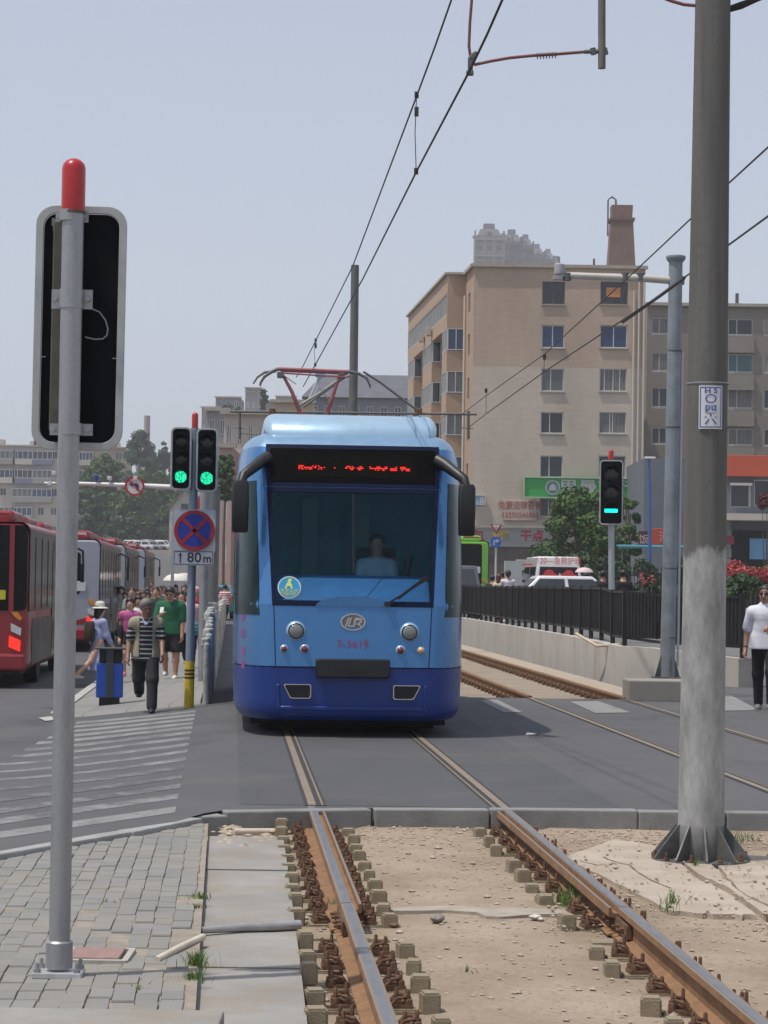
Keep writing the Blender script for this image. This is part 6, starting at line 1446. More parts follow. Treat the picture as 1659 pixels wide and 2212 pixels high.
car('white saloon car with dark windows just behind the railing, in front of the ambulance', 1088, 73, R(-84), CWHITE, 4.5, 1.78, 1.46, 'sedan', .6)
am = car('white ambulance van with red lettering over a red-patterned rear window', 1207, 81, R(3), CWHITE, 4.9, 1.74, 2.16, 'van', .6)
RLET = mat('van_red', (.45, .03, .04), .5)
rear = lambda x, z, o=.0: Matrix.Translation((x, .16-(2.16-z)*.17+o, z)) @ Matrix.Rotation(R(-9.5), 4, 'X') @ FACE
text('120—急救护理', .29, RLET, rear(0, 1.97, -.05), am, 'lettering', .004, sx=.82)
wp2 = MB()
for cx_, cz_, r_ in ((-.34, 1.50, .19), (-.15, 1.42, .13), (.33, 1.50, .18), (.16, 1.44, .13), (.50, 1.42, .12), (-.52, 1.42, .10)): wp2.prism(circ(r_, 14, cx_, 0), .006, rear(0, cz_, -.045))
wp2.build('window_pattern', RLET, am)
MB().prism([(0, .16), (.05, .05), (.17, 0), (.05, -.05), (0, -.16), (-.05, -.05), (-.17, 0), (-.05, .05)], .006, rear(.02, 1.43, -.06)).build('cross_emblem', mat('emblem_pale', (.5, .45, .45), .5), am)
MB().box((-.873, 2.2, 1.86), (.01, 3.6, .05)).build('red_line', RLET, am)
car('teal car beyond the whitewashed fence, left of the tram', 463, 104, R(2), CTEAL, 4.2, 1.72, 1.5, 'suv', None, 'cars on the street')
fars = [(316, 346, 'white'), (331, 342, 'white'), (349, 344, 'silver'), (366, 346, 'white'), (322, 362, 'dark'), (340, 366, 'white'), (357, 364, 'dark'), (372, 362, 'white'), (306, 352, 'silver')]
fl = {'white': CWHITE, 'silver': CSILV, 'dark': CGREY}
nm_ = ['white car parked on the hill street nearest the red bus roofs', 'white car second from the bus roofs on the hill street', 'silver car in the front row of parked cars under the trees', 'white car in the front row close to the slim pale column', 'dark car in the back row above the bus roofs on the hill', 'white car in the back row, middle of the hill street', 'dark car in the back row between two white ones', 'white car in the back row touching the slim pale column', 'silver car at the bus-roof end of the parked row on the hill']
for (px, Y, c_), lab in zip(fars, nm_): car(lab, px, Y, R(90), fl[c_], zg=None, group='cars parked on the far hill street')
# ============================================================ BUILDINGS
def m_facade(name, a, b, sx=4, dirt=(.2, .17, .14), amt=.25):
    n = N(name); br = n.new('ShaderNodeTexBrick', Scale=1.0, Mortar__Size=.012, Brick__Width=.5, Row__Height=.16)
    br.inputs['Color1'].default_value = (*a, 1); br.inputs['Color2'].default_value = (*b, 1); br.inputs['Mortar'].default_value = (*mul(a, .93), 1)
    o = n.sep(); cb = n.n.new('ShaderNodeCombineXYZ'); n.l.new(n.math('ADD', o[0], o[1]), cb.inputs[0]); n.l.new(o[2], cb.inputs[1]); n.l.new(cb.outputs[0], br.inputs['Vector'])
    c = n.mix(n.math('MULTIPLY', n.ramp(n.noise(.35, 7, .65, (1, 1, .35)), [(.40, 0), (.68, 1)]), amt*1.3), br.outputs['Color'], dirt); n.set(c, .85); return n.mat
TAN = m_facade('tile_tan', (.455, .345, .26), (.495, .375, .285)); BEI = m_facade('tile_beige', (.51, .435, .355), (.555, .475, .39)); TAN_R = mat('render_tan', (.40, .285, .20), .85, 0, .08, .8, dirt=(.3, .2, .13), dirt_amt=.3)
GREYW = m_facade('tile_grey', (.21, .188, .16), (.245, .22, .19)); COPING = mat('coping', (.36, .32, .27), .8, 0, .15, 1)
FRW = mat('frame_white', (.52, .52, .51), .5); FRD = mat('frame_dark', (.10, .09, .085), .5)
WGL = glass_dark('window_glass', (.022, .026, .032)); WBL = glass_dark('window_blue', (.015, .035, .10)); WGR = glass_dark('window_grey', (.09, .10, .10)); WTE = glass_dark('window_teal', (.03, .10, .11)); WCU = mat('window_curtain', (.14, .135, .125), .35, 0, .55, 2.2, spec=.5, stretch=(4, 4, .25)); WCW = mat('window_blind', (.24, .23, .21), .35, 0, .25, 1.5, stretch=(.5, .5, 5))
_wc = {}
def window(parent, M, w, h, mull=(.5,), fm=None, gm=None, bar=None, fw=.06):
    """a framed window centred on M (local X right, -Y outward, Z up)"""
    fm = fm or FRW; gm = gm or WGL; key = (round(w, 2), round(h, 2), mull, bar, fm.name, gm.name, fw)
    if key not in _wc:
        f = MB().ringprism([(-w/2, -h/2), (w/2, -h/2), (w/2, h/2), (-w/2, h/2)], [(-w/2+fw, -h/2+fw), (w/2-fw, -h/2+fw), (w/2-fw, h/2-fw), (-w/2+fw, h/2-fw)], .07, FACE)
        for q in mull: f.box((-w/2+w*q, -.032, 0), (fw, .06, h-2*fw))
        if bar: f.box((0, -.03, -h/2+h*bar), (w-2*fw, .052, fw))
        fo = f.build('window', fm, None); p = MB().box((0, -.012, 0), (w-fw, .02, h-fw)).build('pane', gm, None)
        _wc[key] = (fo.data, p.data); bpy.data.objects.remove(fo); bpy.data.objects.remove(p)
    fd, pd = _wc[key]; o = bpy.data.objects.new('window', fd); COL.objects.link(o); o.parent = parent; o.matrix_local = ROOTM[parent.name].inverted() @ M
    q = bpy.data.objects.new('pane', pd); COL.objects.link(q); q.parent = o; return o
def wallM(o, d):
    d = Vector(d).normalized(); return Matrix.Translation(Vector(o)) @ Matrix.Rotation(math.atan2(d.y, d.x), 4, 'Z')
def facade(mb, M, w, h, holes, depth=.18, m=0, mf=None):
    xs_ = sorted({0, w, *[q for x0, z0, x1, z1 in holes for q in (x0, x1)]}); zs_ = sorted({0, h, *[q for x0, z0, x1, z1 in holes for q in (z0, z1)]})
    if mf: zs_ = sorted({*zs_, mf})
    V_ = lambda x, z, o=0: M @ Vector((x, o, z))
    for x0, x1 in zip(xs_[:-1], xs_[1:]):
        for z0, z1 in zip(zs_[:-1], zs_[1:]):
            cx, cz = (x0+x1)/2, (z0+z1)/2
            if any(a < cx < c and b < cz < d for a, b, c, d in holes): continue
            mb.add([V_(x0, z0), V_(x1, z0), V_(x1, z1), V_(x0, z1)], [(0, 1, 2, 3)], (m if not mf or cz < mf else m+1))
    for a, b, c, d in holes:
        mm = m if not mf or (b+d)/2 < mf else m+1
        for (p, q) in (((a, b), (c, b)), ((c, b), (c, d)), ((c, d), (a, d)), ((a, d), (a, b))):
            mb.add([V_(*p), V_(*q), V_(*q, depth), V_(*p, depth)], [(0, 1, 2, 3)], mm)
# ---- the tan corner block
YB = 161.0; xl = P(1020, 900, YB).x; xr = P(1391, 900, YB).x; ztop = P(1200, 577, YB).z; z0 = .55
mbld = thing('apartment_building', 'tan and beige tiled corner apartment block with stacked window bays and shops at its foot', 'building', (0, 0, 0))
wx = lambda px: P(px, 900, YB).x-xl
wz = lambda px, py: P(px, py, YB).z-z0
rows = [(608, 657), (702, 751), (796, 845), (890, 936), (984, 1031), (1076, 1116)]
holes = []; wins = []
for ri, (a, b) in enumerate(rows):
    for ci, (p, q) in enumerate(((1168, 1217), (1294, 1353))):
        h_ = (wx(p), wz(p, b), wx(q), wz(p, a)); holes.append(h_); wins.append((ri, ci, h_))
split = wz(1200, 794)
mb = MB(); facade(mb, wallM((xl, YB, z0), (1, 0, 0)), xr-xl, ztop-z0, holes, .2, 0, split)
# the strip of lit side wall next to the front, with narrow windows
ys_ = 165.6; xs2 = P(1003, 900, ys_).x; dside = Vector((xl-xs2, YB-ys_, 0)); Ls = dside.length
sh = [(1.6, wz(1200, y1), 2.6, wz(1200, y0)) for y0, y1 in ((626, 668), (716, 762), (812, 858), (906, 950), (1000, 1046))]
facade(mb, wallM((xs2, ys_, z0), dside), Ls, ztop-z0, sh, .2, 2)
# back and right walls, roof
yb = 193.0; xb = P(879, 900, yb).x+1.3
for p, q in (((xr, YB), (xr+.5, yb)), ((xr+.5, yb), (xb, yb)), ((xb, yb), (xs2, ys_))):
    mb.add([(*p, z0), (*q, z0), (*q, ztop), (*p, ztop)], [(0, 1, 2, 3)], 2)
mb.add([(xl, YB, ztop-.1), (xr, YB, ztop-.1), (xr+.5, yb, ztop-.1), (xb, yb, ztop-.1), (xs2, ys_, ztop-.1)], [(0, 1, 2, 3, 4)], 2)
mb.build('wall', [BEI, TAN, TAN_R], mbld, fix=False)
kinds = {(0, 0): (WGL, (.5,)), (0, 1): (WGL, ()), (1, 0): (WBL, (.48,)), (1, 1): (WBL, (.5,)), (2, 0): (WGR, (.42,)), (2, 1): (WCU, (.18, .5, .75)), (3, 0): (WGL, (.4,)), (3, 1): (WCU, (.4, .5)), (4, 0): (WGL, (.4,)), (4, 1): (WGL, (.4,)), (5, 0): (WGL, (.4,)), (5, 1): (WGL, (.5,))}
for ri, ci, (a, b, c, d) in wins:
    gm, ml = kinds[(ri, ci)]; M = wallM((xl+(a+c)/2, YB+.16, z0+(b+d)/2), (1, 0, 0)); window(mbld, M, c-a-.01, d-b-.01, ml, FRD if (ri, ci) in ((0, 0), (0, 1)) else FRW, gm)
    MB().box((xl+(a+c)/2, YB-.04, z0+b-.05), (c-a+.14, .16, .07)).build('sill', COPING, mbld)
a, b, c, d = wins[1][2]; MB().box((xl+(a+c)/2-.05, YB+.06, z0+(b+d)/2+.05), (.95, .03, .65)).build('window_poster', mat('poster_orange', (.55, .22, .08), .6), mbld)
for a, b, c, d in sh:
    M = wallM((xs2, ys_, z0), dside); window(mbld, M @ Matrix.Translation(((a+c)/2, .16, (b+d)/2)), .98, d-b-.02, (), FRD, WGL)
cop = MB().box(((xl+xr)/2, YB-.05, ztop+.05), (xr-xl+.3, .35, .22)); cop.bar((xl-.05, YB, ztop+.055), (xs2-.05, ys_, ztop+.055), .35, .22); cop.build('coping', COPING, mbld)
PIPE = mat('downpipe', (.50, .46, .40), .6)
for px, Y in ((1378, YB-.12), (1367, YB-.12), (1389, YB-.12)): MB().tube([(P(px, 900, Y).x, Y, 1.0), (P(px, 900, Y).x, Y, ztop-.5 if px != 1367 else ztop-1.6)], .07, 8).build('downpipe', PIPE, mbld, smooth=60)
# left wing with bays
wx0, wy0 = P(963, 900, ys_).x, ys_; wx1, wy1 = P(879, 900, 192.5).x, 192.5
wd = Vector((wx0-wx1, wy0-wy1, 0)); Lw = wd.length; WMx = wallM((wx1, wy1, 0), wd); zt2 = P(963, 592, ys_).z; zu = P(963, 708, ys_).z
wing = MB()
def wbox(mbx, s0, s1, o0, o1, za, zb, m=0): # s from the near corner back; o inward from the wing face
    pts = [WMx @ Vector((Lw-s, o, z)) for s, o in ((s0, o0), (s0, o1), (s1, o1), (s1, o0)) for z in (za, zb)]
    mbx.add(pts, [(0, 1, 3, 2), (2, 3, 5, 4), (4, 5, 7, 6), (6, 7, 1, 0), (0, 2, 4, 6), (1, 3, 5, 7)], m)
# top floor: band under cornice, ribbon gap, parapet below the ribbon
rz0, rz1 = zu+.95, zu+2.45
wbox(wing, 0, Lw, 0, 3.0, zu, rz0); wbox(wing, 0, Lw, 0, 3.0, rz1, zt2); wbox(wing, 0, .35, 0, 3, rz0, rz1); wbox(wing, Lw-.3, Lw, 0, 3, rz0, rz1); wbox(wing, .35, Lw-.3, .5, 3, rz0, rz1)
wbox(wing, .0, Lw, 1.25, 3.0, z0, zu-.001)
bays = [(0.0, 2.9), (9.3, 15.6), (22.3, 26.6)]
fl_h = P(963, 709, ys_).z-P(963, 801, ys_).z
for s0, s1 in bays:
    for f in range(7):
        za = zu-fl_h*(f+1); 
        if za < z0+2.5: break
        wbox(wing, s0, s1, 0, 1.25, za+.0, za+fl_h*.47)
        wbox(wing, s0+.12, s1-.12, .14, 1.25, za+fl_h*.47, za+fl_h*.995, 1)
wing.build('wing', [TAN_R, mat('bay_dark', (.05, .05, .05), .5)], mbld)
MB().bar(WMx @ Vector((0, -.05, zt2+.05)), WMx @ Vector((Lw, -.05, zt2+.05)), .3, .16).bar((wx0, wy0-.02, zt2+.05), (xs2, wy0-.02, zt2+.05), .3, .16).build('coping', COPING, mbld)
nrib = 17
for j in range(nrib):
    s = .45+(Lw-.9)*(j+.5)/nrib; window(mbld, WMx @ Matrix.Translation((Lw-s, .10, (rz0+rz1)/2)), (Lw-.9)/nrib-.04, rz1-rz0-.02, (.5,), FRW, WGL if j % 4 else WGR)
for bi, (s0, s1) in enumerate(bays):
    for f in range(6):
        za = zu-fl_h*(f+1); zc_ = za+fl_h*.735; hh = fl_h*.51
        if za < 3: break
        nn = max(1, int(round((s1-s0)/1.45))); ww = (s1-s0)/nn
        for j in range(nn): window(mbld, WMx @ Matrix.Translation((Lw-(s0+ww*(j+.5)), .06, zc_)), ww-.03, hh, (.5,), FRW, WGR)
        MF = wallM(WMx @ Vector((Lw-s0, .0, zc_)), (1, 0, 0))
        window(mbld, MF @ Matrix.Translation((.64, .05, 0)), 1.2, hh, (.5,), FRW, (WBL, WGR, WGR, WGL, WGR, WGL)[f] if bi == 0 else WGL)
MB().tube([(P(1001, 900, ys_-.2).x, ys_-.2, z0), (P(1001, 900, ys_-.2).x, ys_-.2, ztop-1.5)], .10, 8).build('downpipe', PIPE, mbld, smooth=60)
for s, z, q in ((9.5, zu+.7, 1), (14.5, zu+.75, 1), (9.0, zu-fl_h*2-.3, 1)):
    c = WMx @ Vector((Lw-s, -.25, z)); ac = MB().box(c, (.35, .8, .6)).build('air_conditioner', mat('ac_cream', (.42, .38, .33), .6), mbld, bevel=.03)
    MB().lathe([(.2, 0), (.2, .02)], c+Vector((-.19, 0, 0)), 14, M=Matrix.Rotation(R(90), 3, 'Y')).build('fan_grille', FRD, ac)
rt_ = MB()
for px, py, w_ in ((1205, 566, .18), (1283, 571, .14)): rt_.box(P(px, py+2, YB+3), (w_, w_, .9))
rt_.build('roof_vent', FRD, mbld)
# shop strip at its foot
zf0, zf1 = P(1080, 1181, YB-2.2).z, P(1080, 1141, YB-2.2).z; xs_l, xs_r = P(960, 1100, YB-2.2).x, P(1180, 1100, YB-2.2).x
shop = thing('shop_strip', 'low shop strip with a silver fascia lettered in red and yellow under the tan block', 'shop', (0, 0, 0))
MB().box(((xs_l+xs_r)/2, YB-1.05, (z0+zf1)/2), (xs_r-xs_l, 2.0, zf1-z0)).build('wall', mat('shop_brick', (.10, .085, .075), .9, 0, .3, 1.5), shop)
fa = MB()
nc = 13
for j in range(nc): fa.box(((xs_l+xs_r)/2, YB-2.12-(.05 if j % 2 else 0), zf0+(zf1-zf0)*(j+.5)/nc), (xs_r-xs_l+.3, .12, (zf1-zf0)/nc))
fa.build('fascia', mat('fascia_silver', (.36, .36, .35), .45, .4, .12, 1), shop)
MB().box(((xs_l+xs_r)/2, YB-2.2, zf1+.12), (xs_r-xs_l+.4, .5, .16)).build('fascia_cap', COPING, shop)
SR, SY = mat('letter_red', (.42, .02, .05), .5), mat('letter_yellow', (.62, .42, .04), .5)
for ch, px, m_ in (('面', 1001, SR), ('包', 1033, SR), ('香', 1071, SY), ('粥', 1090, SY), ('干', 1136, SR), ('点', 1162, SR)):
    c = P(px, 1159, YB-2.24); text(ch, .80 if m_ == SR else .68, m_, Matrix.Translation(c) @ FACE, shop, 'lettering', .03, bold=.02)
c = P(1064, 1200, YB-2.3); MB().box(c+Vector((2.0, 0, -.6)), (.9, .4, .7)).build('air_conditioner', mat('ac_cream', (.42, .38, .33), .6), shop, bevel=.03)
# signs on the block
def board(name, lab, px0, py0, px1, py1, Y, m, depth=.15, rim=None):
    a, b = P(px0, py1, Y), P(px1, py0, Y); c = (a+b)/2; t = thing(name, lab, 'sign', tuple(c)); w, h = (b.x-a.x), (b.z-a.z)
    MB().box((0, depth/2, 0), (w, depth, h)).build('board', m, t, bevel=.02)
    if rim: MB().ringprism([(-w/2-.06, -h/2-.06), (w/2+.06, -h/2-.06), (w/2+.06, h/2+.06), (-w/2-.06, h/2+.06)], [(-w/2, -h/2), (w/2, -h/2), (w/2, h/2), (-w/2, h/2)], .12, FACE).build('rim', rim, t)
    return t, w, h
t, w, h = board('shop_sign', 'bright green shop sign with grey lettering and a round badge above the tree', 1133, 1035, 1365, 1073, YB-.75, mat('sign_green', (.03, .33, .06), .45, 0, .06, 2), .5, mat('sign_edge', (.45, .52, .42), .5))
SG = mat('letter_silver', (.42, .45, .42), .4, .3)
text('里曼商行', 1.05, SG, Matrix.Translation((1.3, -.01, -.0)) @ FACE, t, 'lettering', .05, sx=1.25, bold=.02)
kk_ = MB().prism(circ(.50, 28), .04, Matrix.Translation((-1.72, -.01, 0)) @ FACE).build('badge', mat('badge_blue', (.10, .22, .24), .5), t)
MB().ringprism(circ(.50, 28), circ(.42, 28), .03, Matrix.Translation((-1.72, -.055, 0)) @ FACE).build('badge_ring', SG, kk_); MB().prism([(-.25, -.2), (.25, -.2), (.18, .1), (0, .28), (-.18, .1)], .03, Matrix.Translation((-1.72, -.055, 0)) @ FACE).build('badge_mark', SG, kk_)
t, w, h = board('notice_board', 'faded white board with red Chinese characters and a telephone number on the beige wall', 1087, 1081, 1160, 1124, YB-.12, mat('notice_pale', (.46, .37, .32), .7, 0, .1, 2), .1)
RF = mat('faded_red', (.36, .13, .11), .7)
text('免费法律咨询', h*.40, RF, Matrix.Translation((0, -.0, h*.22)) @ FACE, t, 'lettering', .01, bold=.012, sx=.9); text('13390546868', h*.36, RF, Matrix.Translation((0, -.0, -h*.24)) @ FACE, t, 'lettering', .01, bold=.01, sx=.92)
t, w, h = board('street_nameplate', 'small blue and white street nameplate at the corner of the tan block', 1018, 1071, 1047, 1088, YB-.12, mat('name_blue', (.25, .45, .52), .6), .06, mat('name_white', (.55, .56, .56), .6))
MB().box((w*.30, -.02, 0), (w*.32, .03, h*.8)).build('white_end', mat('name_white', (.55, .56, .56)), t)
# brick chimney behind
t = thing('chimney', 'tall tapering square brick chimney with a ladder behind the tan block', 'chimney', (P(1337, 900, 203).x, 203, 0)); YK = 203
hb, ht = P(1337, 480, YK).z, P(1337, 446, YK).z; k = mpp(YK)
def m_brick():
    n = N('chimney_brick'); br = n.new('ShaderNodeTexBrick', Scale=1.0, Mortar__Size=.02, Brick__Width=.3, Row__Height=.11); br.inputs['Color1'].default_value = (.19, .125, .10, 1); br.inputs['Color2'].default_value = (.23, .155, .125, 1); br.inputs['Mortar'].default_value = (.2, .16, .14, 1)
    o = n.sep(); cb = n.n.new('ShaderNodeCombineXYZ'); n.l.new(n.math('ADD', o[0], o[1]), cb.inputs[0]); n.l.new(o[2], cb.inputs[1]); n.l.new(cb.outputs[0], br.inputs['Vector']); n.set(n.mix(n.ramp(n.noise(.5, 6), [(.4, 0), (.7, .5)]), br.outputs['Color'], (.12, .07, .06)), .9); return n.mat
BRK = m_brick()
def sq(h, w): return [Vector((x*w/2, y*w/2, h)) for x, y in ((-1, -1), (1, -1), (1, 1), (-1, 1))]
wb, wt = 62*k, 47*k
MB().loft([sq(0, wb*1.35), sq(P(1337, 575, YK).z, wb*.93), sq(hb, wt)]).build('stack', BRK, t)
MB().loft([sq(hb, wt+.25), sq(hb+.25, wt+.3), sq(hb+.26, wt-.15), sq(ht, wt-.05)]).build('cap', BRK, t)
MB().tube([(-wt*.62, -.3, hb-1.2), (-wt*.62, -.3, ht+.55), (-wt*.45, -.3, ht+.8), (-wt*.30, -.3, ht+.6), (-wt*.30, -.3, ht)], .05, 5).tube([(-wt*.62, .2, hb-1.2), (-wt*.62, .2, ht+.55), (-wt*.45, .2, ht+.8), (-wt*.22, .2, ht+.6), (-wt*.22, .2, ht)], .05, 5).build('ladder', FRD, t)
# ---- grey block on the right
YGb = 191.0; gb = thing('apartment_building', 'grey-brown apartment block at the right edge behind the concrete pole', 'building', (0, 0, 0))
gx0, gx1 = P(1396, 900, YGb).x, P(1790, 900, YGb).x; gzt = P(1500, 661, YGb).z; mb = MB(); holes = []; spec_ = []
for (a, b) in ((689, 725), (765, 806), (840, 884), (926, 963), (1008, 1044)):
    for (p, q, ml, g_) in ((1408, 1444, (.45,), WGL), (1490, 1530, (.5,), WGL), (1573, 1626, (.36,), WGL), (1650, 1690, (.5,), WGL), (1716, 1752, (.5,), WGL)):
        h_ = (P(p, a, YGb).x-gx0, P(1573, b, YGb).z-z0, P(q, a, YGb).x-gx0, P(1573, a, YGb).z-z0); holes.append(h_); spec_.append((ml, WTE if (a, p) == (765, 1573) else (WGL, WCU, WGL, WCW, WGL, WGR)[(a*3+p) % 6]))
facade(mb, wallM((gx0, YGb, z0), (1, 0, 0)), gx1-gx0, gzt-z0, holes, .2)
mb.add([(gx0, YGb, z0), (gx0, YGb, gzt), (gx0, YGb+14, gzt), (gx0, YGb+14, z0)], [(0, 1, 2, 3)]); mb.add([(gx0, YGb, gzt), (gx1, YGb, gzt), (gx1, YGb+14, gzt), (gx0, YGb+14, gzt)], [(0, 1, 2, 3)]); mb.add([(gx1, YGb, z0), (gx1, YGb+14, z0), (gx1, YGb+14, gzt), (gx1, YGb, gzt)], [(0, 1, 2, 3)])
mb.build('wall', GREYW, gb, fix=False)
for (a, b, c, d), (ml, g_) in zip(holes, spec_): window(gb, wallM((gx0+(a+c)/2, YGb+.12, z0+(b+d)/2), (1, 0, 0)), c-a, d-b, ml, FRW, g_, .08)
for (a, b, c, d) in holes[2::5]: MB().box((gx0+(a+c)/2, YGb-.14, z0+b-.75), (c-a+.2, .3, 1.25)).build('balcony_panel', mat('panel_grey', (.25, .225, .195), .85, 0, .1, 1), gb)
MB().box(((gx0+gx1)/2, YGb-.1, gzt+.1), (gx1-gx0+.4, .5, .25)).build('coping', COPING, gb); MB().box(P(1592, 651, YGb+2), (.25, .25, 1.3)).build('roof_vent', FRD, gb)
# grey annex with orange sign
YA = 150.0; an = thing('shop_building', 'slate-grey shop building with a white canopy at the right, under the grey block', 'shop', (0, 0, 0))
ax0, ax1 = P(1392, 1000, YA).x, P(1760, 1000, YA).x; az1 = P(1430, 990, YA).z; mid = P(1600, 1122, YA).z
mb = MB(); h1 = (P(1589, 1, YA).x-ax0, P(1600, 1096, YA).z-.5, P(1633, 1, YA).x-ax0, P(1600, 1042, YA).z-.5); h2 = (P(1640, 1, YA).x-ax0, P(1600, 1092, YA).z-.5, P(1720, 1, YA).x-ax0, P(1600, 1036, YA).z-.5)
facade(mb, wallM((ax0, YA, .5), (1, 0, 0)), ax1-ax0, az1-.5, [h1, h2], .25)
mb.add([(ax0, YA, .5), (ax0, YA, az1), (ax0, YA+20, az1), (ax0, YA+20, .5)], [(0, 1, 2, 3)]); mb.add([(ax0, YA, az1), (ax1, YA, az1), (ax1, YA+20, az1), (ax0, YA+20, az1)], [(0, 1, 2, 3)])
mb.build('wall', mat('slate_render', (.125, .14, .165), .8, 0, .12, .6), an, fix=False)
for a, b, c, d in (h1, h2): window(an, wallM((ax0+(a+c)/2, YA+.2, .5+(b+d)/2), (1, 0, 0)), c-a, d-b, (.93,) if c-a < 2 else (.5,), FRW, WGL)
MB().box((ax0+(h1[0]+h1[2])/2, YA-.1, .5+h1[3]-.12), (h1[2]-h1[0]+.1, .25, .16)).build('tube_lamp', mat('lamp_white', (.7, .65, .65), .5), an)
MB().box(((P(1568, 1, YA).x+ax1)/2-1, YA-1.0, mid+.1), (ax1-P(1568, 1, YA).x+2, 2.4, .42)).build('canopy', mat('canopy_cream', (.50, .45, .38), .7, 0, .08, 1), an)
MB().box(((P(1590, 1, YA).x+ax1)/2, YA-.06, (.5+mid)/2-.3), (ax1-P(1590, 1, YA).x, .1, mid-1.3)).build('shop_glass', GLASSB, an)
st_ = MB()
for j in range(9): st_.box((P(1576, 1, YA).x, YA-.35, 1.0+j*.6), (.7+.1*(j % 2), .5, .55))
st_.build('stone_pier', mat('pier_stone', (.26, .25, .23), .9, 0, .3, 1.2), an)
MB().box(P(1645, 1186, YA-.3), (1.5, .1, 1.3)).build('blue_poster', mat('poster_blue', (.14, .32, .52), .5, 0, .2, 1), an); MB().box(P(1577, 1167, YA-.65), (.5, .08, .5)).build('red_emblem', mat('emblem_red', (.30, .03, .07), .6), an)
t, w, h = board('shop_sign', 'plain orange-red shop fascia on the slate-grey shop building', 1566, 985, 1720, 1028, YA-.6, mat('sign_orange', (.50, .085, .03), .55, 0, .06, 1), .6)
MB().tube([P(1415, 1185, 120), P(1403, 985, 120)], .09, 10); 
t, w, h = board('shop_sign', 'red shop sign with one pale character left of the steel mast', 1405, 1142, 1446, 1176, 128, mat('sign_redbrick', (.40, .06, .03), .55, 0, .08, 1), .3)
text('漫', .62, mat('char_pale', (.55, .4, .35), .5), Matrix.Translation((.25, 0, -.05)) @ FACE, t, 'lettering', .02)
t, w, h = board('shop_sign', 'dark maroon sign with a pale character beside the red shop sign', 1380, 1147, 1402, 1178, 128, mat('sign_maroon', (.07, .02, .04), .55), .3)
text('饭', .55, mat('char_pale', (.55, .4, .35), .5), Matrix.Translation((0, 0, -.1)) @ FACE, t, 'lettering', .02)
aw = thing('awning', 'turquoise shop awning behind the dark iron fence', 'awning', tuple(P(1425, 1185, 122))); MB().loft([[Vector((-2, 0, 0)), Vector((2.0, 0, 0)), Vector((2.0, 0, .10)), Vector((-2, 0, .10))], [Vector((-2, 2.4, .12)), Vector((2.0, 2.4, .12)), Vector((2.0, 2.4, .22)), Vector((-2, 2.4, .22))]]).build('sheet', mat('awning_turq', (.03, .17, .22), .6), aw); MB().tube([(-1.9, .1, 0), (-1.9, .1, -3.0)], .04, 6).tube([(1.9, .1, 0), (1.9, .1, -3.0)], .04, 6).build('leg', GREYM, aw)
lb = thing('street_lamp', 'slim blue lamp post with a white head beside the tan block corner', 'lamp post', (P(1403, 1200, 118).x, 118, .6)); MB().tube([P(1404, 1300, 118), P(1403, 1060, 118), P(1402, 990, 118)], [.10, .08, .06], 10).build('post', mat('lamp_blue', (.04, .10, .30), .5), lb, world=True, smooth=60); MB().box(P(1404, 989, 118), (.55, .25, .1)).build('lamp_head', mat('lamp_white', (.7, .65, .65)), lb, world=True, bevel=.03)
# yield / right-turn signs
YY = 112; t = thing('road_sign', 'pole with a red-edged give-way triangle above a round blue right-turn sign', 'road sign', (P(1071, 1250, YY).x, YY, .6)); k = mpp(YY)
MB().tube([P(1070, 1300, YY), P(1072, 1140, YY)], .05, 8).build('post', mat('post_white', (.5, .5, .48), .5), t, world=True)
tri = [(-13*k, 11*k), (0, -11*k), (13*k, 11*k)]
MB().prism(tri, .02, Matrix.Translation(P(1072, 1144, YY-.1)) @ FACE).build('give_way', SRED, t, world=True); MB().prism([(x*.62, y*.62+.06) for x, y in tri], .02, Matrix.Translation(P(1072, 1144, YY-.125)) @ FACE).build('give_way_face', mat('sign_pale', (.55, .56, .58)), t, world=True)
text('让', .17, SBLK, Matrix.Translation(P(1072, 1141, YY-.15)) @ FACE, t, 'lettering', .004, True)
MB().prism(circ(12*k, 28), .02, Matrix.Translation(P(1071, 1171, YY-.1)) @ FACE).build('turn_disc', mat('turn_blue', (.02, .10, .42), .5), t, world=True)
MB().prism([(-5*k, -7*k), (-2*k, -7*k), (-2*k, 1*k), (2*k, 1*k), (2*k, -2.5*k), (8*k, 2.5*k), (2*k, 7*k), (2*k, 4*k), (-5*k, 4*k)], .01, Matrix.Translation(P(1071, 1171, YY-.125)) @ FACE).build('arrow', WHITE, t, world=True)
MB().box((P(1108, 1250, 76).x, 76, 1.55), (.55, .5, 1.9)).build('cabinet_body', mat('cabinet', (.42, .44, .43), .5, .1, .1, 2)).name = 'street_cabinet'
tag(bpy.data.objects['street_cabinet'], 'pale grey street cabinet left of the ambulance', 'cabinet')
rbx = thing('bollard', 'squat white-topped bollard right of the figure in black', 'bollard', (P(1377, 1270, 62).x, 62, .6)); MB().lathe([(.14, 0), (.14, .62), (.17, .64), (.17, .72), (.1, .76), (.001, .77)], (0, 0, 0), 16).build('shaft', COPING, rbx, smooth=40)
# iron fence with spear tops
fe2 = thing('iron_fence', 'tall dark iron spear-topped fence in front of the trees beyond the railing', 'fence', (0, 0, 0)); IRN = mat('iron_dark', (.02, .022, .022), .6, .2, .3, 3)
xa, xb_ = P(1240, 1, 92).x, P(1500, 1, 92).x; pk2 = MB()
for j in range(int((xb_-xa)/.13)): x = xa+j*.13; pk2.box((x, 92, 1.5), (.025, .025, 1.9)); pk2.lathe([(.03, 2.45), (.0, 2.56)], (x, 92, 0), 4)
pk2.box(((xa+xb_)/2, 92, .85), (xb_-xa, .04, .06)).box(((xa+xb_)/2, 92, 2.2), (xb_-xa, .04, .06)).build('pickets', IRN, fe2)
for j in range(4): MB().box((xa+j*1.45, 92, 1.65), (.1, .1, 2.2)).build('post', IRN, fe2)
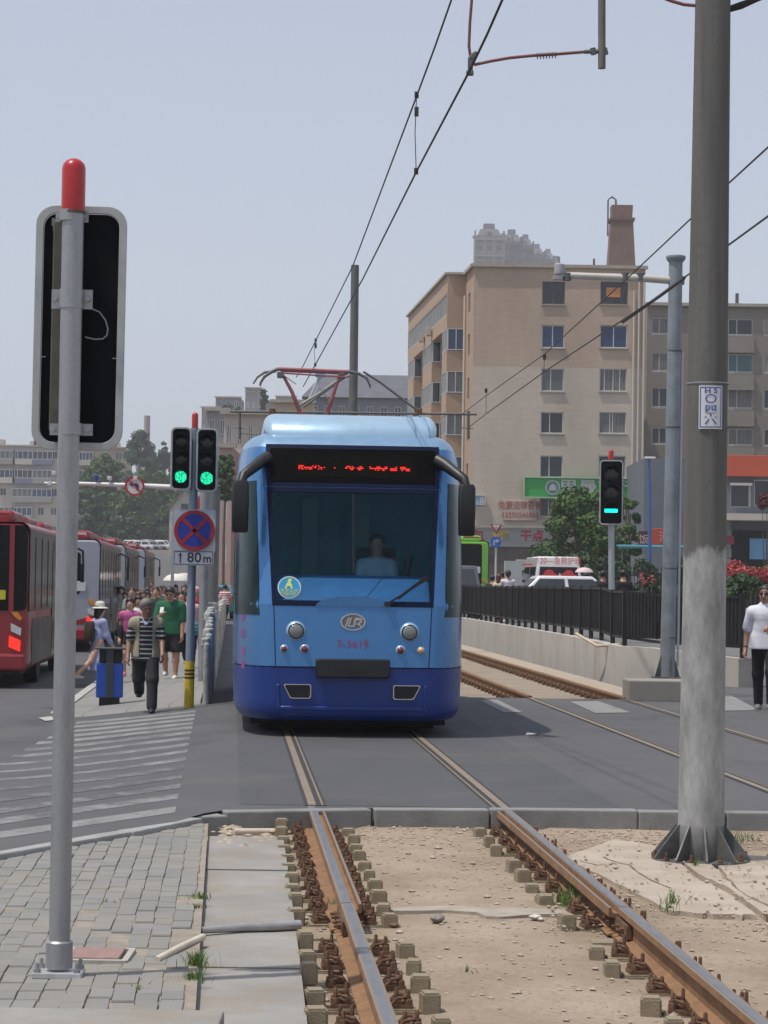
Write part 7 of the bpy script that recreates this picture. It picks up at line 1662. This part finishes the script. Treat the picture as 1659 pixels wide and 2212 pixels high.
# ---- far towers on the hill
YF_ = 930; tw_ = mpp(YF_)
TWM = mat('tower_stone', (.21, .195, .185), .9, 0, .1, .05); TWS = mat('tower_stone_shaded', (.085, .08, .09), .9, 0, .1, .05); TWG = mat('tower_glass', (.08, .09, .11), .3); TWD = mat('tower_roof', (.10, .10, .13), .7)  # second stone is a shaded copy: the row's shadow side put into the colour
def tower(lab, px0, px1, pyt, Y, seed):
    k = mpp(Y); a, b = P(px0, pyt, Y), P(px1, pyt, Y); w = b.x-a.x; zt = a.z; rd = random.Random(seed)
    t = thing('tower_block', lab, 'tower block', ((a.x+b.x)/2, Y, 0), 0, 'hazy towers on the skyline')
    g = MB().box((0, 8, (zt-6)/2), (w, 16, zt-6)); nfl = int((zt-8)/3.1); nb = max(2, int(w/3.2))
    for f in range(max(0, nfl-26), nfl):
        for j in range(nb): g.box((-w/2+w*(j+.5)/nb, -.02, 4+f*3.1), (w/nb*.5, .12, 1.7), m=1)
    mw_ = TWM if seed == 1027 else TWS
    g.build('wall', [mw_, TWG], t); bb = MB()
    for j in range(nb+1): bb.box((-w/2+w*j/nb, -.25, zt/2+zt*.2), (.7, .5, zt*.55))
    for zz in (zt-26, zt-13.5, zt-7): bb.box((0, -.3, zz), (w+.8, .8, .8))
    bb.build('bays', mw_, t); rf = MB()
    rf.loft([[Vector((x*w*.5, y*8+8, z)) for x, y in ((-1, -1), (1, -1), (1, 1), (-1, 1))] for z in (zt-6, zt-5.5)]); rf.loft([[Vector((x*w*.42*q, y*6*q+8, z)) for x, y in ((-1, -1), (1, -1), (1, 1), (-1, 1))] for z, q in ((zt-5.5, 1), (zt-2.5, .75), (zt-2.4, .5), (zt, .45))])
    for j in range(nb+2): x = -w/2+w*j/(nb+1); hh = rd.uniform(1.0, 2.6); rf.box((x, rd.uniform(0, 6), zt-6+hh/2), (1.6, 1.6, hh))
    rf.build('roof', TWD, t)
for q in ((1027, 1089, 478, 930, 'tallest pale tower with pinnacles above the tan block'), (1086, 1128, 491, 985, 'second tower stepping down right of the tallest one'), (1122, 1152, 502, 1040, 'third hazy tower in the stepped row above the tan block'), (1148, 1176, 523, 1090, 'fourth hazy tower, lower, near the end of the stepped row'), (1172, 1199, 534, 1140, 'lowest tower at the right end of the stepped hazy row')):
    tower(q[4], *q[:4], int(q[0]))
# ---- buildings left of and behind the tram
def block(lab, px0, px1, pyt, Y, D, mw, rows_, cols, gm=None, roof=None, rz=0, group='apartment blocks along the street', wfrac=.5, base=None, fh=2.9, extra=None):
    a, b = P(px0, pyt, Y), P(px1, pyt, Y); w = b.x-a.x; zt = a.z; zb = (G(a.x, Y) if px1 < 700 else .5)-1
    t = thing('apartment_building', lab, 'building', (a.x, Y, zb), rz, group); H_ = zt-zb; holes = []
    for r in range(rows_):
        zc_ = H_-1.6-r*fh
        if zc_ < 1: break
        for c in range(cols): x = w*(c+.5)/cols; ww = w/cols*wfrac; holes.append((x-ww/2, zc_-.75, x+ww/2, zc_+.75))
    mb = MB(); facade(mb, Matrix.Identity(4), w, H_, holes, .2)
    mb.add([(0, 0, 0), (0, 0, H_), (0, D, H_), (0, D, 0)], [(0, 1, 2, 3)]); mb.add([(w, 0, 0), (w, D, 0), (w, D, H_), (w, 0, H_)], [(0, 1, 2, 3)]); mb.add([(0, 0, H_-.02), (w, 0, H_-.02), (w, D, H_-.02), (0, D, H_-.02)], [(0, 1, 2, 3)])
    mb.build('wall', mw, t, fix=False); M0 = ROOTM[t.name]
    for i, (x0_, z0_, x1_, z1_) in enumerate(holes): window(t, M0 @ Matrix.Translation(((x0_+x1_)/2, .12, (z0_+z1_)/2)), x1_-x0_, z1_-z0_, (.33, .66) if x1_-x0_ > 2 else (.5,), FRW, gm or (WGL, WGR, WCU, WBL, WGL, WCW, WGL)[(i*11+i//5) % 7], None, .09)
    if roof == 'hip': MB().loft([[Vector((x, y, H_)) for x, y in ((-.6, -.6), (w+.6, -.6), (w+.6, D), (-.6, D))], [Vector((x, y, H_+3.0)) for x, y in ((w*.12, D*.4), (w*.9, D*.4), (w*.9, D*.6), (w*.12, D*.6))]]).build('roof', mat('slate_roof', (.10, .105, .125), .8, 0, .2, .8), t)
    else:
        MB().box((w/2, -.1, H_+.08), (w+.6, .6, .3)).build('coping', COPING, t)
    if extra: extra(t, w, H_, D)
    return t
CREAM = mat('wall_cream', (.48, .43, .37), .85, 0, .1, .3, dirt=(.3, .26, .22), dirt_amt=.4); PINKW = mat('wall_pink', (.44, .30, .27), .85, 0, .1, .3); GREYB = mat('wall_grey', (.27, .26, .25), .85, 0, .1, .3); YELW = mat('wall_ochre', (.45, .35, .25), .85, 0, .1, .3)
def bal(cols_, w_, rows_=6, m1=None):
    def f(t, w, H_, D):
        for r in range(rows_):
            for j, c in enumerate(cols_):
                if (r*5+j) % 7 == 3: continue
                mm = (GREYB, CREAM, mat('balcony_blue', (.14, .16, .25), .7), GREYB)[(r+j) % 4]; x = w*c; z = H_-3.6*(r+1)+.4
                o = MB().box((x, -.5, z+.15), (w_, 1.0, 1.0)).build('balcony', mm, t); MB().box((x, -.48, z+1.45), (w_-.1, .9, 1.5)).build('balcony_glass', (WGR, WBL, WGL)[(r+j) % 3], o)
                fr_ = MB()
                for q in (0, .25, .5, .75, 1): fr_.box((x-w_/2+w_*q, -.95, z+1.45), (.09, .1, 1.6))
                fr_.box((x, -.96, z+2.2), (w_, .1, .1)).box((x, -.96, z+.7), (w_, .1, .1)); fr_.build('balcony_frame', FRW, o)
        rr_ = random.Random(int(w*10))
        for q in range(5): MB().box((w*rr_.uniform(.05, .95), 2, H_+.6), (rr_.uniform(.8, 3.2), 2, rr_.uniform(.8, 1.8))).build('roof_hut', CREAM, t)
    return f
block('cream apartment block with glazed balconies behind the nearest red bus, at the left edge', -60, 132, 962, 455, 12, CREAM, 6, 7, roof=None, fh=3.6, extra=bal((.38, .58, .80), 3.8))
block('ochre and grey apartment block half hidden by the near signal pole', 118, 272, 966, 470, 12, YELW, 6, 5, fh=3.6, extra=bal((.2, .45), 2.6, 5))
block('small pale apartment block seen between the trees left of the twin signal', 398, 436, 1005, 520, 10, CREAM, 4, 2)
gh = thing('house', 'pale gable-ended house among the trees left of the no-stopping sign', 'house', (P(366, 1100, 300).x, 300, G(P(366, 1100, 300).x, 300)-.5)); k = mpp(300); w = 66*k; hh_ = P(366, 1100, 300).z-G(P(366, 1100, 300).x, 300)+.5; pk_ = P(398, 1056, 300).z-P(366, 1100, 300).z
MB().prism([(0, 0), (w, 0), (w, hh_), (w/2, hh_+pk_), (0, hh_)], 9, Matrix.Translation((0, 9, 0)) @ FACE).build('wall', mat('wall_pale', (.44, .42, .37), .85, 0, .1, .5), gh)
rf_ = MB(); rf_.bar((-.3, 4.5, hh_-.2), (w/2, 4.5, hh_+pk_+.15), 9.6, .18).bar((w+.3, 4.5, hh_-.2), (w/2, 4.5, hh_+pk_+.15), 9.6, .18); rf_.build('roof', mat('roof_brown', (.15, .11, .09), .85), gh)
for x_, z_ in ((.3, .35), (.68, .35), (.3, .72), (.68, .72), (.5, 1.02)): window(gh, ROOTM[gh.name] @ Matrix.Translation((w*x_, -.03, hh_*z_)), .9, 1.2, (.5,), FRD, WGL)
block('pinkish-cream apartment block with dark windows beside the tram roof', 484, 600, 893, 176, 14, CREAM, 8, 5, extra=None)
block('tall pink-rendered strip of apartments just left of the tram mirror', 474, 502, 965, 168, 10, PINKW, 7, 1, wfrac=.35)
block('grey weathered block stepping down behind the twin signal', 447, 492, 886, 232, 14, GREYB, 6, 2)
block('ochre brick penthouse block above the cream apartments behind the pantograph', 590, 676, 868, 232, 12, YELW, 5, 5)
block('broad slate-roofed building behind the centre pole and pantograph', 664, 905, 858, 250, 16, mat('wall_blue_grey', (.20, .22, .25), .8, 0, .1, .3), 4, 8, roof='hip')
bl_ = bpy.data.materials['wall_blue_grey']
for q in ((530, 566, 838, 640, 'hazy grey block with a flat top on the ridge left of the pantograph'), (466, 520, 858, 560, 'lower hazy block on the ridge above the grey weathered block'), (560, 600, 866, 600, 'hazy dark block on the ridge under the pantograph horn'), (596, 640, 856, 700, 'farthest hazy block on the ridge between the pantograph arms'), (436, 470, 880, 520, 'hazy block where the ridge slopes down to the red-capped signal')):
    block(q[4], q[0], q[1], q[2], q[3], 14, mat('ridge_grey', (.17, .165, .175), .9, 0, .1, .1), 5, 3, group='hazy blocks on the ridge')
cr = thing('tower_crane', 'small blue and white lattice mast on the slate roof behind the pantograph', 'mast', tuple(P(680, 860, 246))); MB().tube([P(668, 862, 246), P(690, 812, 246)], .12, 5).tube([P(676, 862, 246), P(694, 812, 246)], .12, 5).tube([P(672, 850, 246), P(683, 846, 246), P(676, 838, 246), P(688, 832, 246)], .08, 5).build('lattice', mat('mast_pale', (.45, .5, .55), .5), cr, world=True); MB().box(P(692, 806, 246), (1.0, 1.0, .8)).build('blue_box', mat('mast_blue', (.08, .30, .50), .5), cr, world=True)
sc_ = thing('chimney', 'slim grey factory chimney above the trees left of the twin signal', 'chimney', (P(316, 1000, 560).x, 560, 0)); MB().lathe([(1.0, 0), (.72, P(316, 898, 560).z-1), (.78, P(316, 898, 560).z)], (0, 0, 0), 16).build('stack', mat('chimney_grey', (.30, .25, .23), .9, 0, .15, .2), sc_, smooth=40)
# retaining bank and street wall below the parked cars
bk_ = MB(); aL, aR = P(300, 1210, 300), P(440, 1215, 300); bk_.box(((aL.x+aR.x)/2, 322, G(aL.x, 322)-.6), ((aR.x-aL.x)*1.25, .5, 2.0)); o = bk_.build('street_wall', mat('wall_sand', (.40, .34, .28), .9, 0, .15, .3)); tag(o, 'low sandy street wall below the parked cars on the hill', 'wall')
# ============================================================ TREES
def m_leaf(name, a, b):
    n = N(name); g = n.new('ShaderNodeNewGeometry'); c = n.mix(g.outputs['Random Per Island'], a, b); c = n.mix(n.ramp(n.noise(.5, 4), [(.35, 0), (.65, .6)]), c, mul(a, .7)); n.set(c, .65, Specular__IOR__Level=.3)
    n.b.inputs['Transmission Weight'].default_value = 0; return n.mat
LEAFG = m_leaf('leaf_green', (.042, .098, .020), (.105, .175, .042)); LEAFD = m_leaf('leaf_dark', (.025, .055, .024), (.060, .10, .042)); LEAFB = m_leaf('leaf_bluish', (.035, .075, .045), (.075, .12, .07)); LEAFM = m_leaf('leaf_mid', (.04, .09, .024), (.09, .155, .045)); FLOW = m_leaf('flower_red', (.28, .03, .045), (.46, .10, .09)); MAROON = m_leaf('leaf_maroon', (.06, .012, .02), (.12, .03, .035))
BARK = mat('bark', (.10, .08, .06), .95, 0, .3, 4, .6, 20)
def leaf_mesh(name, blobs, n, leaf, m, parent, up=.35):
    blobs = [(np.array(c, float), np.array(r, float)) for c, r in blobs]; wgt = np.array([r[0]*r[2] for c, r in blobs]); idx = RNG.choice(len(blobs), n, p=wgt/wgt.sum())
    C = np.array([blobs[i][0] for i in idx]); Rr = np.array([blobs[i][1] for i in idx]); d = RNG.normal(size=(n, 3)); d /= np.linalg.norm(d, axis=1)[:, None]
    rad = RNG.random(n)**.45*1.08; pos = C+d*Rr*rad[:, None]
    nrm = d+RNG.normal(size=(n, 3))*.8+np.array([0, 0, up]); nrm /= np.linalg.norm(nrm, axis=1)[:, None]
    t1 = np.cross(nrm, RNG.normal(size=(n, 3))); t1 /= np.linalg.norm(t1, axis=1)[:, None]; t2 = np.cross(nrm, t1); sz = leaf*RNG.uniform(.55, 1.3, n)[:, None]
    V = np.stack([pos-t1*sz, pos+t2*sz*.5+nrm*sz*.1, pos+t1*sz, pos-t2*sz*.5+nrm*sz*.1], 1).reshape(-1, 3)
    me = bpy.data.meshes.new(name); me.vertices.add(4*n); me.vertices.foreach_set('co', V.ravel()); me.loops.add(4*n); me.loops.foreach_set('vertex_index', np.arange(4*n)); me.polygons.add(n); me.polygons.foreach_set('loop_start', np.arange(0, 4*n, 4)); me.materials.append(m); me.update(calc_edges=True)
    o = bpy.data.objects.new(name, me); COL.objects.link(o); o.parent = parent; return o
def tree(label, px, pyt, pyb, wpx, Y, m, n=5200, leaf=.13, name='tree', zg=None, nb=26, shape='round', group='street trees', seed=1, cat='tree'):
    k = mpp(Y); top = P(px, pyt, Y).z; bot = P(px, pyb, Y).z; x = P(px, pyt, Y).x; z = (G(x, Y) if zg is None else zg); w = wpx*k; rd = random.Random(seed)
    t = thing(name, label, cat, (x, Y, z), rd.uniform(0, 6), group); h0, h1 = bot-z, top-z; H_ = h1-h0; blobs = []
    for q in range(nb):
        f = rd.random(); a = rd.uniform(0, 6.28)
        pr_ = {'round': math.sin(math.pi*min(.97, f*.86+.12))**.7, 'cone': (1-f)**.75+.12, 'wide': math.sin(math.pi*min(.95, f*.7+.25))**.5}[shape]
        rr_ = w/2*pr_*math.sqrt(rd.uniform(.15, 1))*.82; br_ = w*rd.uniform(.07, .17)*(.75+.4*pr_); blobs.append(((rr_*math.cos(a), rr_*math.sin(a), h0+H_*.06+f*(H_-br_*.9)), (br_, br_, br_*rd.uniform(.6, .9))))
    leaf_mesh('crown', blobs, n, leaf, m, t)
    tr_ = MB().tube([(0, 0, -.2), (.05, .03, h0*.6+H_*.1), (-.04, .05, h0+H_*.45), (0, 0, h0+H_*.8)], [w*.035+.05, w*.028+.04, w*.018+.03, .03], 8)
    for c, r in blobs[::3]: tr_.tube([(0, .02, h0+H_*rd.uniform(.05, .4)), (c[0]*.5, c[1]*.5, c[2]*.85+.15*h0), c], [w*.012+.02, w*.009+.015, .012], 5)
    tr_.build('trunk', BARK, t, smooth=50); return t
tree('leafy green tree in front of the green shop sign, left of the green-bar signal', 1255, 1052, 1222, 205, 128, LEAFG, 14000, .125, zg=.6, nb=46, shape='wide', seed=3)
tree('smaller green tree right of the green-bar signal, before the tan block corner', 1362, 1082, 1215, 75, 132, LEAFG, 4500, .12, zg=.6, nb=18, shape='wide', seed=8)
for q in ((305, 935, 1090, 92, 390, 'tall dark poplar-like tree under the slim chimney', LEAFB, 'round'), (352, 960, 1120, 76, 400, 'dark tall tree right of the slim chimney', LEAFB, 'round'), (222, 985, 1150, 100, 330, 'broad tree in front of the ochre block, right of the near pole', LEAFM, 'round'), (282, 1040, 1180, 120, 312, 'broad mid-green tree behind the no-left-turn sign', LEAFM, 'round'), (205, 1075, 1190, 90, 300, 'dark tree low beside the near pole above the bus roofs', LEAFD, 'round'), (330, 1110, 1200, 96, 318, 'dark bushy tree above the parked cars', LEAFD, 'wide'), (262, 1110, 1200, 100, 296, 'dark low tree over the red bus roofs', LEAFD, 'wide'), (395, 1050, 1130, 66, 345, 'light green tree behind the left edge of the no-stopping sign', LEAFM, 'round'), (418, 1100, 1190, 60, 320, 'dark tree behind the twin signal post', LEAFD, 'round'), (200, 1012, 1150, 96, 322, 'green tree spreading left of the no-left-turn sign, beside the near pole', LEAFM, 'round'), (252, 1002, 1140, 84, 330, 'rounded green tree in front of the ochre block edge', LEAFG, 'round'), (306, 1020, 1170, 90, 335, 'full green tree just right of the no-left-turn sign', LEAFG, 'round'), (344, 1020, 1160, 70, 340, 'green tree right of the no-left-turn sign, left of the twin signal', LEAFM, 'round'), (365, 1090, 1200, 70, 326, 'bushy tree left of the no-stopping sign', LEAFM, 'wide')):
    tree(q[5], q[0], q[1], q[2], q[3], q[4]+75, q[6], 8500, .34, seed=q[0], nb=54, shape=q[7], group='trees on the far hill street')
tree('scrubby pale tree between the twin signal and the tram roof', 487, 985, 1080, 52, 150, LEAFM, 3600, .12, seed=5, nb=70, shape='wide')
tree('pointed dark conifer on the ridge left of the pantograph', 571, 836, 900, 20, 420, LEAFD, 900, .5, seed=6, nb=14, shape='cone', group='trees on the ridge')
tree('grey-green clump of ridge trees above the grey weathered block', 505, 872, 930, 70, 400, LEAFB, 2200, .5, seed=9, nb=18, shape='wide', group='trees on the ridge')
def shrub(label, px, pyt, pyb, wpx, Y, m, n, leaf, zg, seed, nb=14):
    k = mpp(Y); rd = random.Random(seed); c = P(px, pyb, Y); w, h = wpx*k, (pyb-pyt)*k; t = thing('shrub', label, 'shrub', (c.x, Y, zg), 0, 'shrubs beyond the railing'); b0 = c.z-zg
    bl = [((rd.uniform(-.42, .42)*w, rd.uniform(-.5, .5), b0+h*rd.uniform(.15, .8)), (w*rd.uniform(.12, .2), .5, h*rd.uniform(.15, .25))) for _ in range(nb)]
    leaf_mesh('foliage', bl, n, leaf, m, t); st = MB()
    for c_, r in bl[::2]: st.tube([(c_[0]*.3, 0, -.1), (c_[0]*.7, c_[1]*.5, c_[2]*.6), c_], [.03, .02, .01], 5)
    st.build('stems', BARK, t); return t
shrub('red-flowering shrub right of the concrete pole', 1625, 1206, 1262, 130, 66, FLOW, 2600, .05, .6, 2); shrub('dark green shrub under the red flowers, right of the concrete pole', 1600, 1235, 1300, 90, 62, LEAFD, 2600, .06, .6, 4); shrub('leafy shrub mixing into the red flowers at the right edge', 1640, 1215, 1290, 110, 67, LEAFG, 2600, .055, .6, 5)
shrub('maroon-leaved shrub crown against the slate shop at the right edge', 1660, 1062, 1112, 46, 100, MAROON, 1200, .09, .6, 7)
for px, w_, pt, s_ in ((1270, 90, 1192, 11), (1350, 110, 1200, 12), (1425, 110, 1196, 13), (1490, 80, 1198, 14)):
    shrub({11: 'dark hedge clump behind the iron fence, above the white car', 12: 'dark hedge clump behind the iron fence, right of the green-bar signal', 13: 'dark hedge clump behind the iron fence, left of the steel mast', 14: 'dark hedge clump behind the iron fence, hidden by the mast and pole'}[s_], px, pt, 1300, w_, 96, LEAFD, 3000, .10, .6, s_)
shrub('tiny red-flowered shrub inside the iron fence, left of the steel mast', 1398, 1226, 1262, 40, 90, FLOW, 60, .06, .6, 21, 5)
# ============================================================ AIR
hz = MB().box((0, 640, 84), (760, 1320, 171.5)).build('haze', [], None); tag(hz, kind='stuff')
hm = bpy.data.materials.new('haze_air'); hm.use_nodes = True; hn = hm.node_tree.nodes; hn.remove(hn['Principled BSDF'])
pvn = hn.new('ShaderNodeVolumePrincipled'); pvn.inputs['Color'].default_value = (.93, .95, 1.0, 1); pvn.inputs['Density'].default_value = .0003; pvn.inputs['Anisotropy'].default_value = .1
hm.node_tree.links.new(pvn.outputs[0], hn['Material Output'].inputs['Volume']); hz.data.materials.append(hm)
